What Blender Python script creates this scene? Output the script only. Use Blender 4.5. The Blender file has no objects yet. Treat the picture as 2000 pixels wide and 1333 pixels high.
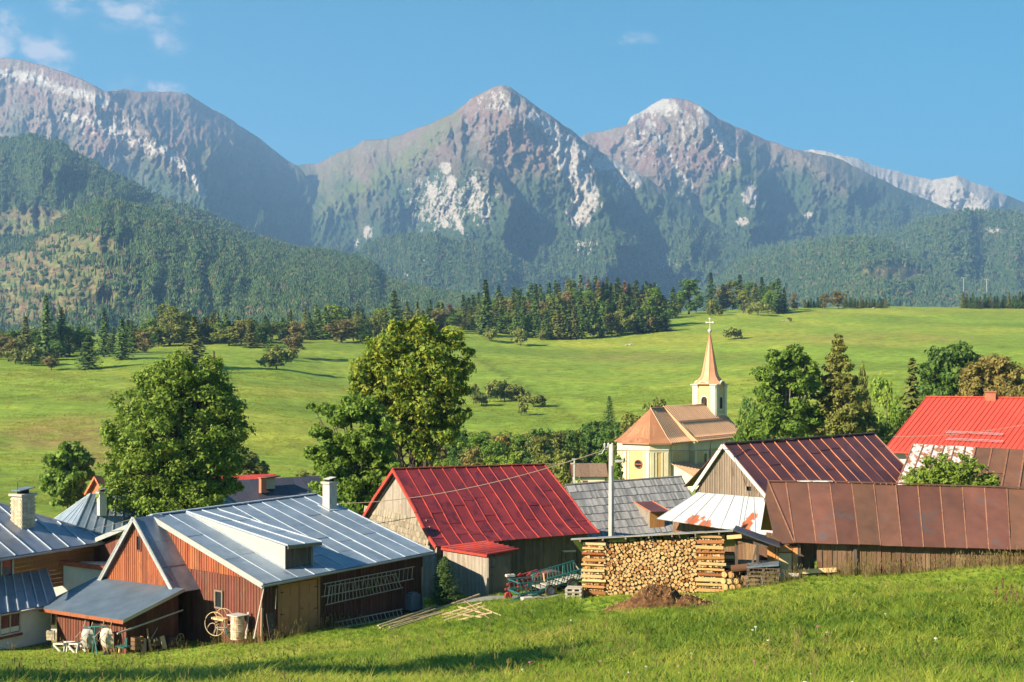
import bpy, math, random
import numpy as np
from mathutils import Vector
random.seed(7)
RNG = np.random.RandomState(11)
R = math.radians
# ------------------------------------------------------------------ camera, sky, sun, exposure
FPX, CX, HY, H = 2500.0, 1000.0, 720.0, 30.0
scene = bpy.context.scene
COL = scene.collection
cam_data = bpy.data.cameras.new('camera')
cam_data.sensor_width = 36.0
cam_data.lens = FPX / 2000 * 36
cam_data.shift_y = (HY - 666.5) / 2000
cam_data.clip_start = 0.5
cam_data.clip_end = 60000
cam = bpy.data.objects.new('camera', cam_data)
cam.location = (0, 0, H)
cam.rotation_euler = (R(90), 0, 0)
COL.objects.link(cam)
scene.camera = cam

SUN_EL = R(27.5)
SUN_DIR = Vector((-0.85, -0.527, 0)).normalized()      # horizontal direction towards the sun
sun_vec = Vector((SUN_DIR.x*math.cos(SUN_EL), SUN_DIR.y*math.cos(SUN_EL), math.sin(SUN_EL)))
world = bpy.data.worlds.new('World'); scene.world = world; world.use_nodes = True
wn = world.node_tree; wn.nodes.clear()
def N(nt, t, **kw):
    n = nt.nodes.new(t)
    for k, v in kw.items():
        if hasattr(n, k): setattr(n, k, v)
    return n
w_out = N(wn, 'ShaderNodeOutputWorld'); w_bg = N(wn, 'ShaderNodeBackground')
w_sky = N(wn, 'ShaderNodeTexSky'); w_sky.sky_type = 'NISHITA'; w_sky.sun_disc = False
w_sky.sun_elevation = SUN_EL
w_sky.sun_rotation = math.atan2(SUN_DIR.x, SUN_DIR.y)   # measured clockwise from +Y
w_sky.altitude = 900; w_sky.air_density = 1.0; w_sky.dust_density = 0.0; w_sky.ozone_density = 4.0
w_bg.inputs['Strength'].default_value = 0.033
w_hsv = N(wn, 'ShaderNodeHueSaturation'); w_hsv.inputs['Saturation'].default_value = 1.9; w_hsv.inputs['Hue'].default_value = 0.468
wn.links.new(w_sky.outputs[0], w_hsv.inputs['Color'])
# thin clouds: soft patches around a few directions of the sky
w_tc = N(wn, 'ShaderNodeTexCoord')
w_no = N(wn, 'ShaderNodeTexNoise'); w_no.inputs['Scale'].default_value = 27; w_no.inputs['Detail'].default_value = 9; w_no.inputs['Roughness'].default_value = 0.62
w_map = N(wn, 'ShaderNodeMapping'); w_map.inputs['Scale'].default_value = (1.6, 1.0, 2.4)
wn.links.new(w_tc.outputs['Generated'], w_map.inputs['Vector']); wn.links.new(w_map.outputs[0], w_no.inputs['Vector'])
def skydir(px, py):
    return Vector(((px-CX)/FPX, 1, (HY-py)/FPX)).normalized()
acc = None
for (px, py, rpx, rpy, wgt) in [(-5, 95, 50, 36, 1.3), (85, 108, 80, 60, 1.05), (318, 172, 50, 18, 1.5), (250, 15, 120, 60, 1.0), (325, 70, 55, 50, 1.0),
                           (160, 5, 80, 50, 1.0), (1235, 80, 66, 20, .9), (10, 45, 60, 40, 1.0), (200, 165, 60, 25, .5), (-200, 60, 200, 80, .7), (265,160,60,40,.35),
                           (-500, 250, 250, 60, .6), (2500, 60, 300, 40, .6), (3200, 100, 300, 60, .7)]:
    d = skydir(px, py)
    sub = N(wn, 'ShaderNodeVectorMath', operation='SUBTRACT'); sub.inputs[1].default_value = d
    wn.links.new(w_tc.outputs['Generated'], sub.inputs[0])
    sc_ = N(wn, 'ShaderNodeVectorMath', operation='MULTIPLY'); sc_.inputs[1].default_value = (FPX/rpx, FPX/rpx, FPX/rpy)
    wn.links.new(sub.outputs[0], sc_.inputs[0])
    ln = N(wn, 'ShaderNodeVectorMath', operation='LENGTH'); wn.links.new(sc_.outputs[0], ln.inputs[0])
    mr = N(wn, 'ShaderNodeMapRange', interpolation_type='SMOOTHSTEP'); mr.inputs['From Min'].default_value = 1.25; mr.inputs['From Max'].default_value = 0.0; mr.inputs['To Max'].default_value = wgt
    wn.links.new(ln.outputs['Value'], mr.inputs['Value'])
    if acc is None: acc = mr
    else:
        mx = N(wn, 'ShaderNodeMath', operation='MAXIMUM'); wn.links.new(acc.outputs[0], mx.inputs[0]); wn.links.new(mr.outputs[0], mx.inputs[1]); acc = mx
w_n2 = N(wn, 'ShaderNodeMath', operation='MULTIPLY_ADD'); wn.links.new(w_no.outputs['Fac'], w_n2.inputs[0]); w_n2.inputs[1].default_value = 3.2; w_n2.inputs[2].default_value = -1.1
w_add = N(wn, 'ShaderNodeMath', operation='MULTIPLY'); wn.links.new(acc.outputs[0], w_add.inputs[0]); wn.links.new(w_n2.outputs[0], w_add.inputs[1])
w_mr = N(wn, 'ShaderNodeMapRange', interpolation_type='SMOOTHSTEP'); w_mr.inputs['From Min'].default_value = 0.10; w_mr.inputs['From Max'].default_value = 0.9; w_mr.inputs['To Max'].default_value = 0.8
wn.links.new(w_add.outputs[0], w_mr.inputs['Value'])
w_mix = N(wn, 'ShaderNodeMix', data_type='RGBA'); w_mix.inputs[7].default_value = (7.5, 6.6, 6.4, 1)
wn.links.new(w_mr.outputs[0], w_mix.inputs[0]); wn.links.new(w_hsv.outputs[0], w_mix.inputs[6])
wn.links.new(w_mix.outputs[2], w_bg.inputs['Color']); wn.links.new(w_bg.outputs[0], w_out.inputs['Surface'])

sun_data = bpy.data.lights.new('sun', 'SUN'); sun_data.energy = 5.0; sun_data.angle = R(0.5); sun_data.color = (1.0, 0.85, 0.62)
sun = bpy.data.objects.new('sun', sun_data); COL.objects.link(sun)
sun.rotation_euler = (-sun_vec).to_track_quat('-Z', 'Y').to_euler()
sun.location = (-40, -20, 80)
vs = scene.view_settings
vs.view_transform = 'Standard'; vs.look = 'None'; vs.exposure = 2.0; vs.gamma = 1.0; vs.use_curve_mapping = False
scene.render.engine = 'CYCLES'
cy = scene.cycles
cy.use_denoising = True; cy.max_bounces = 5; cy.diffuse_bounces = 2; cy.glossy_bounces = 2; cy.transmission_bounces = 3; cy.transparent_max_bounces = 6; cy.volume_bounces = 0
cy.use_adaptive_sampling = True; cy.adaptive_threshold = 0.02

# ------------------------------------------------------------------ helpers
def P(px, py, Y):
    return Vector(((px-CX)/FPX*Y, Y, H-(py-HY)/FPX*Y))
def tag(o, label=None, cat=None, group=None, kind=None):
    if label: o['label'] = label
    if cat: o['category'] = cat
    if group: o['group'] = group
    if kind: o['kind'] = kind
    return o
def thing(name, loc, label, cat, group=None):
    o = bpy.data.objects.new(name, None); o.location = loc; o.empty_display_size = 0.3
    COL.objects.link(o)
    o['_o'] = [0.0, 0.0, 0.0]; del o['_o']
    return tag(o, label, cat, group)
ORG = {}
def org(parent):
    v = Vector((0, 0, 0)); p = parent
    while p is not None:
        v = v + Vector(p.location); p = p.parent
    return v
def mesh_obj(name, verts, faces, mat=None, parent=None, smooth=False):
    o0 = org(parent)
    me = bpy.data.meshes.new(name)
    me.from_pydata([(v[0]-o0.x, v[1]-o0.y, v[2]-o0.z) for v in verts], [], faces)
    if mat is not None: me.materials.append(mat)
    if smooth: me.polygons.foreach_set('use_smooth', [True]*len(me.polygons))
    me.update()
    o = bpy.data.objects.new(name, me); COL.objects.link(o)
    if parent is not None: o.parent = parent
    return o
class MB:
    def __init__(s): s.v = []; s.f = []
    def add(s, vs_, fs):
        n = len(s.v); s.v += [tuple(v) for v in vs_]; s.f += [tuple(i+n for i in f) for f in fs]; return s
    def hexa(s, b, t):                    # bottom 4 pts, top 4 pts
        return s.add(list(b)+list(t), [(3,2,1,0),(4,5,6,7),(0,1,5,4),(1,2,6,5),(2,3,7,6),(3,0,4,7)])
    def box(s, c, u, w, n, du, dw, dn):   # centre, three axes, half sizes
        c = Vector(c); u = Vector(u); w = Vector(w); n = Vector(n)
        b = [c-u*du-w*dw-n*dn, c+u*du-w*dw-n*dn, c+u*du+w*dw-n*dn, c-u*du+w*dw-n*dn]
        t = [p+n*(2*dn) for p in b]
        return s.hexa(b, t)
    def beam(s, a, b, wx, wz=None, up=Vector((0,0,1))):
        a = Vector(a); b = Vector(b); d = (b-a); L = d.length
        if L < 1e-6: return s
        d /= L; wz = wz or wx
        if abs(d.dot(up)) > .99: up = Vector((1,0,0))
        sd = d.cross(up).normalized(); u2 = sd.cross(d)
        return s.box((a+b)/2, d, sd, u2, L/2, wx/2, wz/2)
    def tube(s, pts, r, n=8, cap=True):
        pts = [Vector(p) for p in pts]; rr = r if isinstance(r, (list, tuple)) else [r]*len(pts)
        base = len(s.v); m = len(pts); up = Vector((0,0,1))
        for i, p in enumerate(pts):
            d = (pts[min(i+1, m-1)]-pts[max(i-1, 0)])
            d = d.normalized() if d.length > 1e-9 else Vector((0,0,1))
            uu = Vector((1,0,0)) if abs(d.dot(up)) > .95 else up
            a = d.cross(uu).normalized(); b = a.cross(d)
            for k in range(n):
                t = 2*math.pi*k/n
                s.v.append(tuple(p+(a*math.cos(t)+b*math.sin(t))*rr[i]))
        for i in range(m-1):
            for k in range(n):
                k2 = (k+1) % n
                s.f.append((base+i*n+k, base+i*n+k2, base+(i+1)*n+k2, base+(i+1)*n+k))
        if cap:
            s.f.append(tuple(base+k for k in reversed(range(n)))); s.f.append(tuple(base+(m-1)*n+k for k in range(n)))
        return s
    def build(s, name, mat, parent=None, smooth=False):
        return mesh_obj(name, s.v, s.f, mat, parent, smooth)

# ---- numpy value noise
def _lat(seed): return np.random.RandomState(seed).rand(256, 256)
_L = [_lat(s) for s in range(6)]
def vnoise(x, y, k=0):
    x = np.asarray(x, float); y = np.asarray(y, float)
    xi = np.floor(x).astype(int); yi = np.floor(y).astype(int); fx = x-xi; fy = y-yi
    fx = fx*fx*(3-2*fx); fy = fy*fy*(3-2*fy); T = _L[k % 6]
    a = T[xi % 256, yi % 256]; b = T[(xi+1) % 256, yi % 256]; c = T[xi % 256, (yi+1) % 256]; d = T[(xi+1) % 256, (yi+1) % 256]
    return (a*(1-fx)+b*fx)*(1-fy)+(c*(1-fx)+d*fx)*fy
def fbm(x, y, oct=5, k=0, g=.5):
    s = 0; a = 1; t = 0
    for i in range(oct):
        s = s+a*vnoise(x*2**i+17.3*i, y*2**i-9.1*i, k+i); t += a; a *= g
    return s/t
def ridged(x, y, oct=5, k=0, g=.55):
    s = 0; a = 1; t = 0
    for i in range(oct):
        n = 1-np.abs(2*vnoise(x*2**i+31.7*i, y*2**i+5.3*i, k+i)-1); s = s+a*n; t += a; a *= g
    return s/t
def sstep(a, b, x):
    t = np.clip((x-a)/(b-a), 0, 1); return t*t*(3-2*t)

# ---- materials
MATS = {}
def new_mat(name):
    m = bpy.data.materials.new(name); m.use_nodes = True; m.node_tree.nodes.clear()
    return m, m.node_tree
def ramp(nt, fac, stops):
    r = N(nt, 'ShaderNodeValToRGB'); e = r.color_ramp.elements
    e[0].position = stops[0][0]; e[0].color = (*stops[0][1], 1); e[1].position = stops[-1][0]; e[1].color = (*stops[-1][1], 1)
    for p, c in stops[1:-1]:
        q = e.new(p); q.color = (*c, 1)
    nt.links.new(fac, r.inputs[0]); return r.outputs[0]
def noise_out(nt, scale, detail=4, rough=.55, coord='Object', stretch=(1,1,1), rot=(0,0,0)):
    tc = N(nt, 'ShaderNodeTexCoord'); mp = N(nt, 'ShaderNodeMapping'); mp.inputs['Scale'].default_value = stretch; mp.inputs['Rotation'].default_value = rot
    no = N(nt, 'ShaderNodeTexNoise'); no.inputs['Scale'].default_value = scale; no.inputs['Detail'].default_value = detail; no.inputs['Roughness'].default_value = rough
    if coord == 'World':
        ge = N(nt, 'ShaderNodeNewGeometry'); nt.links.new(ge.outputs['Position'], mp.inputs['Vector'])
    else: nt.links.new(tc.outputs[coord], mp.inputs['Vector'])
    nt.links.new(mp.outputs[0], no.inputs['Vector']); return no.outputs['Fac']
def mixc(nt, fac, a, b, mode='MIX'):
    m = N(nt, 'ShaderNodeMix', data_type='RGBA', blend_type=mode)
    if hasattr(fac, 'links'): nt.links.new(fac, m.inputs[0])
    else: m.inputs[0].default_value = fac
    for s_, i in ((a, 6), (b, 7)):
        if hasattr(s_, 'links'): nt.links.new(s_, m.inputs[i])
        else: m.inputs[i].default_value = (*s_, 1)
    return m.outputs[2]
def mth(nt, op, a, b=None, clamp=False):
    m = N(nt, 'ShaderNodeMath', operation=op); m.use_clamp = clamp
    for s_, i in ((a, 0), (b, 1)):
        if s_ is None: continue
        if hasattr(s_, 'links'): nt.links.new(s_, m.inputs[i])
        else: m.inputs[i].default_value = s_
    return m.outputs[0]
def finish(nt, color, rough=.8, metal=0.0, bump=None, bstr=.3, bdist=.02, spec=.5, rough_in=None):
    b = N(nt, 'ShaderNodeBsdfPrincipled'); o = N(nt, 'ShaderNodeOutputMaterial')
    if hasattr(color, 'links'): nt.links.new(color, b.inputs['Base Color'])
    else: b.inputs['Base Color'].default_value = (*color, 1)
    b.inputs['Roughness'].default_value = rough; b.inputs['Metallic'].default_value = metal
    b.inputs['Specular IOR Level'].default_value = spec
    if rough_in is not None: nt.links.new(rough_in, b.inputs['Roughness'])
    if bump is not None:
        bp = N(nt, 'ShaderNodeBump'); bp.inputs['Strength'].default_value = bstr; bp.inputs['Distance'].default_value = bdist
        nt.links.new(bump, bp.inputs['Height']); nt.links.new(bp.outputs[0], b.inputs['Normal'])
    nt.links.new(b.outputs[0], o.inputs['Surface']); return b
def hsv_var(nt, color, amt_v=.25, amt_h=.0, amt_s=0.0):
    oi = N(nt, 'ShaderNodeObjectInfo'); h = N(nt, 'ShaderNodeHueSaturation'); nt.links.new(color, h.inputs['Color'])
    v = mth(nt, 'MULTIPLY_ADD', oi.outputs['Random'], amt_v*2); v.node.inputs[2].default_value = 1-amt_v
    nt.links.new(v, h.inputs['Value'])
    if amt_h:
        r2 = mth(nt, 'FRACT', mth(nt, 'MULTIPLY', oi.outputs['Random'], 17.37))
        hh = mth(nt, 'MULTIPLY_ADD', r2, amt_h*2); hh.node.inputs[2].default_value = .5-amt_h; nt.links.new(hh, h.inputs['Hue'])
    return h.outputs[0]

# ------------------------------------------------------------------ terrain: valley, village ground, meadow
G = [ # px, Y, py
 *[(x, 2, 2845) for x in (-900, 1000, 2900)], *[(x, 6, 1860) for x in (-900, 1000, 2900)], *[(x, 12, 1540) for x in (-900, 300, 1000, 1700, 2900)],
 *[(x, 20, 1408) for x in (-900, 0, 500, 1000, 1500, 2000, 2900)],
 (-900, 30, 1345), (0, 30, 1343), (500, 30, 1340), (1000, 30, 1335), (1500, 29, 1325), (2000, 28, 1322), (2900, 30, 1290),
 (-900, 55, 1262), (0, 42, 1318), (0, 56, 1264), (130, 51.5, 1288), (130, 46.5, 1305), (260, 51, 1286), (260, 46, 1303), (400, 53, 1270), (400, 47.5, 1290), (515, 53, 1256), (515, 48, 1275), (430, 42, 1312), (600, 54.5, 1240), (740, 56, 1222), (860, 56, 1208), (700, 43, 1280),
 (830, 62, 1188), (940, 60, 1170), (1000, 64, 1158), (1000, 54, 1187), (1000, 42, 1255), (1070, 56, 1170), (1140, 50, 1169), (1280, 47, 1172), (1280, 42, 1205), (1410, 49, 1156), (1350, 36, 1262),
 (1530, 48.5, 1138), (1700, 48, 1134), (1700, 42, 1168), (1850, 47, 1127), (2000, 46, 1120), (2000, 38, 1186), (1600, 36, 1228), (2300, 46, 1112), (2900, 46, 1080), (1150, 62, 1138),
 (1560, 56, 1104), (1800, 56, 1090), (2100, 55, 1085), (1350, 58, 1120), (1250, 66, 1118),
 (-900, 75, 1170), (0, 70, 1200), (300, 75, 1170), (600, 78, 1140), (900, 84, 1110), (1200, 86, 1085), (1500, 75, 1075), (1800, 75, 1060), (2200, 72, 1060), (2900, 72, 1050),
 (-900, 110, 1035), (0, 105, 1052), (300, 110, 1060), (600, 120, 1040), (1000, 120, 1040), (1300, 120, 1040), (1700, 110, 1010), (2200, 105, 1000), (2900, 105, 980),
 (-900, 140, 980), (0, 140, 978), (100, 150, 975), (300, 150, 985), (600, 165, 975), (900, 170, 985), (1300, 160, 1000), (1600, 160, 960), (2000, 150, 935), (2900, 150, 920),
 (-900, 200, 890), (0, 190, 915), (250, 190, 925), (500, 210, 912), (800, 225, 915), (1100, 225, 925), (1400, 220, 920), (1700, 220, 885), (2100, 220, 850), (2900, 220, 830),
 (-900, 300, 770), (0, 280, 800), (300, 290, 795), (500, 300, 790), (800, 300, 822), (1100, 290, 845), (1400, 300, 818), (1700, 320, 778), (2000, 330, 740), (2900, 330, 700),
 (-900, 400, 700), (0, 380, 718), (150, 380, 720), (300, 400, 703), (500, 400, 708), (700, 400, 738), (1000, 400, 745), (1300, 420, 728), (1600, 450, 692), (2000, 480, 670), (2900, 480, 640),
 (-900, 520, 660), (0, 450, 692), (300, 480, 676), (500, 500, 668), (700, 520, 667), (900, 560, 652), (1000, 540, 672), (1150, 540, 678), (1300, 580, 655), (1500, 600, 640), (1750, 620, 630), (2000, 620, 632), (2900, 600, 610),
 (-900, 640, 670), (0, 640, 665), (300, 640, 655), (600, 660, 648), (900, 700, 630), (1100, 700, 625), (1300, 720, 616), (1550, 780, 602), (1750, 800, 600), (2000, 820, 600), (2900, 820, 580),
 (-900, 1100, 660), (200, 1100, 655), (700, 1100, 640), (1200, 1100, 628), (1700, 1100, 618), (2100, 1100, 618), (2900, 1100, 600)]
def _uv(px, Y): return (np.asarray(px, float)-1000)/900.0, np.log(np.asarray(Y, float))*1.35
_gp = np.array(G, float); _gu, _gv = _uv(_gp[:, 0], _gp[:, 1]); _gw = np.log(_gp[:, 1])
# interpolate the log-ish drop angle so that the near slope stays smooth
_val = (_gp[:, 2]-HY)/FPX*_gp[:, 1]/np.maximum(_gp[:, 1]**.75, 1)
def _K(a, b): return np.sqrt((a[:, None]-b[None, :])**2)
_n = len(_gu)
_r = np.sqrt((_gu[:, None]-_gu[None])**2+(_gv[:, None]-_gv[None])**2+.06**2)
_A = np.zeros((_n+3, _n+3)); _A[:_n, :_n] = -_r-np.eye(_n)*1e-3*-1
_Pm = np.stack([np.ones(_n), _gu, _gv], 1); _A[:_n, _n:] = _Pm; _A[_n:, :_n] = _Pm.T
_wt = np.linalg.solve(_A, np.concatenate([_val, np.zeros(3)]))
def ground_np(x, y):
    x = np.asarray(x, float); y = np.maximum(np.asarray(y, float), 2.0)
    shp = x.shape; x = x.ravel(); y = y.ravel()
    px = np.clip(1000+FPX*x/y, -1000, 3000); u, v = _uv(px, y)
    out = np.empty(len(u))
    for i in range(0, len(u), 20000):
        s_ = slice(i, i+20000)
        r_ = np.sqrt((u[s_, None]-_gu[None])**2+(v[s_, None]-_gv[None])**2+.06**2)
        out[s_] = -r_@_wt[:_n]+_wt[_n]+_wt[_n+1]*u[s_]+_wt[_n+2]*v[s_]
    d = out*np.maximum(y**.75, 1)
    z = H-d
    amp = np.clip((y-60)/200, 0, 1)
    z = z+(fbm(x/38, y/38, 4, 1)-.5)*3.0*amp+(fbm(x/2.2, y/2.2, 3, 2)-.5)*.16*np.clip((y-6)/10, 0, 1)
    return z.reshape(shp)
def gz(x, y): return float(ground_np(np.array([x]), np.array([y]))[0])
def gpt(px, Y):
    x = (px-CX)/FPX*Y; return Vector((x, Y, gz(x, Y)))
def ray_ground(px, py, y0=10, y1=1000):            # first point of the ground seen at this pixel
    ys = np.exp(np.linspace(math.log(y0), math.log(y1), 900)); xs = (px-CX)/FPX*ys
    zr = H-(py-HY)/FPX*ys; zg = ground_np(xs, ys); m_ = (zg >= zr); k = int(np.argmax(m_)) if m_.any() else int(np.argmin(np.where(ys > min(y1*.6, 700), (zr-zg)/ys, 9)))
    return Vector((xs[k], ys[k], zg[k]))
def grid_mesh(name, X, Y_, Z, mat, colors=None):
    nr, nc = X.shape; n = nr*nc
    me = bpy.data.meshes.new(name)
    co = np.stack([X, Y_, Z], -1).reshape(-1, 3).astype(np.float32)
    i = np.arange((nr-1)*(nc-1)); r_ = i//(nc-1); c_ = i % (nc-1); a = r_*nc+c_
    quads = np.stack([a, a+1, a+nc+1, a+nc], 1).astype(np.int32)
    me.vertices.add(n); me.vertices.foreach_set('co', co.ravel())
    me.loops.add(len(quads)*4); me.loops.foreach_set('vertex_index', quads.ravel())
    me.polygons.add(len(quads)); me.polygons.foreach_set('loop_start', np.arange(len(quads), dtype=np.int32)*4)
    me.polygons.foreach_set('loop_total', np.full(len(quads), 4, np.int32))
    me.polygons.foreach_set('use_smooth', np.ones(len(quads), bool))
    me.update(calc_edges=True)
    if colors is not None:
        at = me.color_attributes.new('Col', 'FLOAT_COLOR', 'POINT')
        at.data.foreach_set('color', np.concatenate([colors.reshape(-1, 3), np.ones((n, 1))], 1).astype(np.float32).ravel())
    me.materials.append(mat)
    o = bpy.data.objects.new(name, me); COL.objects.link(o); return o
def seg_dist(px, py, pts):                       # distance to a polyline (numpy)
    best = None
    for (x0, y0), (x1, y1) in zip(pts[:-1], pts[1:]):
        dx, dy = x1-x0, y1-y0; t = np.clip(((px-x0)*dx+(py-y0)*dy)/(dx*dx+dy*dy), 0, 1)
        d = np.hypot(px-x0-t*dx, py-y0-t*dy); best = d if best is None else np.minimum(best, d)
    return best
def vcol_mat(name, sc1, sc2, amt=.35, bstr=.5, bdist=1.0, zs=1.0):
    m, nt = new_mat(name)
    at = N(nt, 'ShaderNodeAttribute'); at.attribute_name = 'Col'
    n1 = noise_out(nt, sc1, 6, .65, 'World', (1, 1, zs)); n2 = noise_out(nt, sc2, 5, .6, 'World', (1, 1, zs))
    f = mth(nt, 'MULTIPLY', mth(nt, 'SUBTRACT', mth(nt, 'ADD', n1, n2), 1.0), amt*1.6)
    g = mth(nt, 'ADD', f, 1.0)
    h = N(nt, 'ShaderNodeHueSaturation'); nt.links.new(at.outputs['Color'], h.inputs['Color']); nt.links.new(g, h.inputs['Value'])
    finish(nt, h.outputs[0], .95, 0, mth(nt, 'ADD', n1, n2), bstr, bdist, .1)
    return m
mat_ground = vcol_mat('ground', 1.6, .28, 1.0, .8, .15)
mat_mount = vcol_mat('mountain', .03, .09, .8, 1.0, 12.0, 2.2)

cols_px = np.linspace(-1300, 3300, 440); rows_y = np.exp(np.linspace(math.log(2.0), math.log(1100), 330))
PX, YY = np.meshgrid(cols_px, rows_y); XX = (PX-CX)/FPX*YY
ZZ = ground_np(XX, YY)
PYs = HY+(H-ZZ)/YY*FPX
green = np.array([.150, .222, .028]); yel = np.array([.225, .255, .036]); brn = np.array([.23, .17, .06]); near = np.array([.20, .27, .035])
nz = fbm(XX/70, YY/50, 6, 3); nz2 = fbm(XX/14, YY/14, 5, 1)
cm = green+(yel-green)*sstep(.42, .72, nz*.6+nz2*.45)[..., None]
bands = vnoise((PYs-.12*(PX-1000)*.3)/7.0+fbm(XX/120, YY/120, 3, 2)*6, XX*0, 2)
cm = cm*(1+.22*(bands-.5)[..., None]*1.5)
def blob(cx_, cy_, rx, ry): return np.exp(-(((PX-cx_)/rx)**2+((PYs-cy_)/ry)**2)*1.2)
b = np.clip(blob(160, 840, 130, 26)*1.0+blob(250, 900, 130, 34)*.75+blob(60, 860, 90, 20)*.5+blob(190, 775, 80, 6)*.4+blob(640, 762, 90, 5)*.3+blob(1250, 700, 160, 14)*.3+blob(1700, 660, 220, 12)*.35+blob(1480, 850, 40, 60)*.3, 0, 1)
b = np.clip(b*1.5, 0, 1)*sstep(.3, .55, nz2*.5+fbm(XX/6, YY/4, 4, 4)*.5)*(YY > 90)
cm = cm+(brn-cm)*b[..., None]*.9
tr = seg_dist(PX, PYs*2.2, [(900, 1490), (930, 1540), (1000, 1630), (1080, 1735), (1150, 1850)])
cm = cm*(1-.38*(sstep(9, 2, tr)*(YY > 180))[..., None])
tr2 = seg_dist(PX, PYs*2.2, [(60, 1590), (170, 1655), (260, 1760), (330, 1800)])
cm = cm*(1-.25*(sstep(9, 2, tr2)*(YY > 180))[..., None])
nearm = sstep(90, 60, YY)[..., None]
cm = cm*(1-nearm)+near*nearm
# lane between the barns
lane = seg_dist(XX, YY, [(-22, 78), (-9, 68), (-2.5, 60.5), (1.2, 60.5), (5, 60), (14, 66)])
lm = sstep(1.5, 1.1, lane)[..., None]*0
tag(grid_mesh('meadow', XX, YY, ZZ, mat_ground, cm), kind='structure')
# wide valley floor under everything
gx = np.linspace(-14000, 14000, 60); gy = np.linspace(-2500, 12000, 60); BX, BY = np.meshgrid(gx, gy)
BZ = np.full_like(BX, H-62.0)
tag(grid_mesh('valley_floor', BX, BY, BZ, mat_ground, np.tile(green*.8, (60, 60, 1))), kind='structure')

# ------------------------------------------------------------------ mountains
def interp(pts, x, j):
    xs = [p[0] for p in pts]; ys = [p[j] for p in pts]; return np.interp(x, xs, ys)
C_FOREST = np.array([.035, .062, .022]); C_PINE = np.array([.05, .08, .035]); C_ALP = np.array([.17, .128, .088]); C_HEATH = np.array([.205, .118, .10]); C_ROCK = np.array([.40, .37, .34]); C_GRASS = np.array([.10, .12, .035]); C_CLEAR = np.array([.23, .185, .08])
MASS = {}
def mass(name, crest, foot_py, foot_Y, spurs=(), px0=None, px1=None, step=1.8, rows=240, nscale=150., namp=150., gamp=110., fine=60., seed=0, cj=3.0, color=None, kind='structure'):
    px0 = crest[0][0] if px0 is None else px0; px1 = crest[-1][0] if px1 is None else px1
    pxs = np.concatenate([np.arange(px0, max(px0, -20), 14), np.arange(max(px0, -20), min(px1, 2020), step), np.arange(min(px1, 2020), px1+1, 14)])
    cpy = interp(crest, pxs, 1)+(fbm(pxs/23, pxs*0+seed, 5, seed, .6)-.5)*cj*2.2
    cY = interp(crest, pxs, 2)
    t = np.linspace(0, 1, rows)**1.0
    PXm, T = np.meshgrid(pxs, t)
    fp = foot_py if np.isscalar(foot_py) else interp(foot_py, pxs, 1)
    PY = cpy[None]+(fp-cpy[None])*T
    Yb = cY[None]+(foot_Y-cY[None])*(T**.85)
    bump = np.zeros_like(Yb)
    for (pts, wl, wr, amp) in spurs:
        warp = (fbm(PXm/40, PY/40, 4, seed+2)-.5)*34
        d = seg_dist(PXm+warp, PY, pts)
        # side: sign by horizontal offset from the line
        xs_ = np.interp(PY, [p[1] for p in pts], [p[0] for p in pts]); w = np.where(PXm+warp < xs_, wl, wr)
        bump = np.maximum(bump, amp*np.clip(1-d/w, 0, 1)**1.15)
    rid = ridged(PXm/nscale, PY/(nscale*1.5), 6, seed, .55)
    fade = np.clip(T/.10, 0, 1)*.85+.15
    n2 = fbm(PXm/22, PY/26, 5, seed+1, .62)
    gul = ridged((PXm+(fbm(PXm/70, PY/60, 3, seed+3)-.5)*60)/30, PY/150, 4, seed+2, .6)
    Yd = Yb-(gul-.6)*gamp*fade-bump-(rid-.5)*namp*2*fade-(n2-.5)*namp*.5*fade-(fbm((PXm+PY*.4)/6, PY/13, 4, seed+3, .7)-.5)*fine*fade
    if color is None:
        cc = np.tile(C_FOREST, PXm.shape+(1,))
    else: cc = color(PXm, PY, T, rid, n2, Yd)
    Xm = (PXm-CX)/FPX*Yd; Zm = H-(PY-HY)/FPX*Yd
    # back slope
    back = 10
    bx = np.repeat(Xm[:1], back, 0)*np.linspace(1.35, 1.01, back)[:, None]; by = Yd[:1]+np.linspace(2400, 60, back)[:, None]; bz = Zm[:1]-np.linspace(1, 0.03, back)[:, None]**1.1*(Zm[:1]-H+80)
    Xa = np.concatenate([bx, Xm]); Ya = np.concatenate([by, Yd]); Za = np.concatenate([bz, Zm]); ca = np.concatenate([np.repeat(cc[:1], back, 0), cc])
    o = grid_mesh(name, Xa, Ya, Za, mat_mount, np.clip(ca, .005, .8)); tag(o, kind='structure')
    MASS[name+str(seed)] = (PXm, PY, Yd)
    return o
def rocks(PXm, PY, blobs, th=.5, sx=3.8, sy=10., k=3, hard=.045, amt=1.0):
    w = np.zeros_like(PXm)
    for (x, y, rx, ry, s_) in blobs:
        w = np.maximum(w, s_*np.exp(-(((PXm-x)/rx)**2+((PY-y)/ry)**2)))
    n = fbm((PXm+PY*.25)/sx, PY/sy, 5, k, .75)
    return sstep(th, th+hard, n*.62+w*.55)*amt*(w > .05)
def rline(PXm, PY, pts, wid, s_=1.0):
    return s_*np.clip(1-seg_dist(PXm, PY, pts)/wid, 0, 1)
def mixn(a, b_, t): return a+(b_-a)*t[..., None]
def hgt(PY, Yd): return (HY-PY)/FPX*Yd
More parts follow.
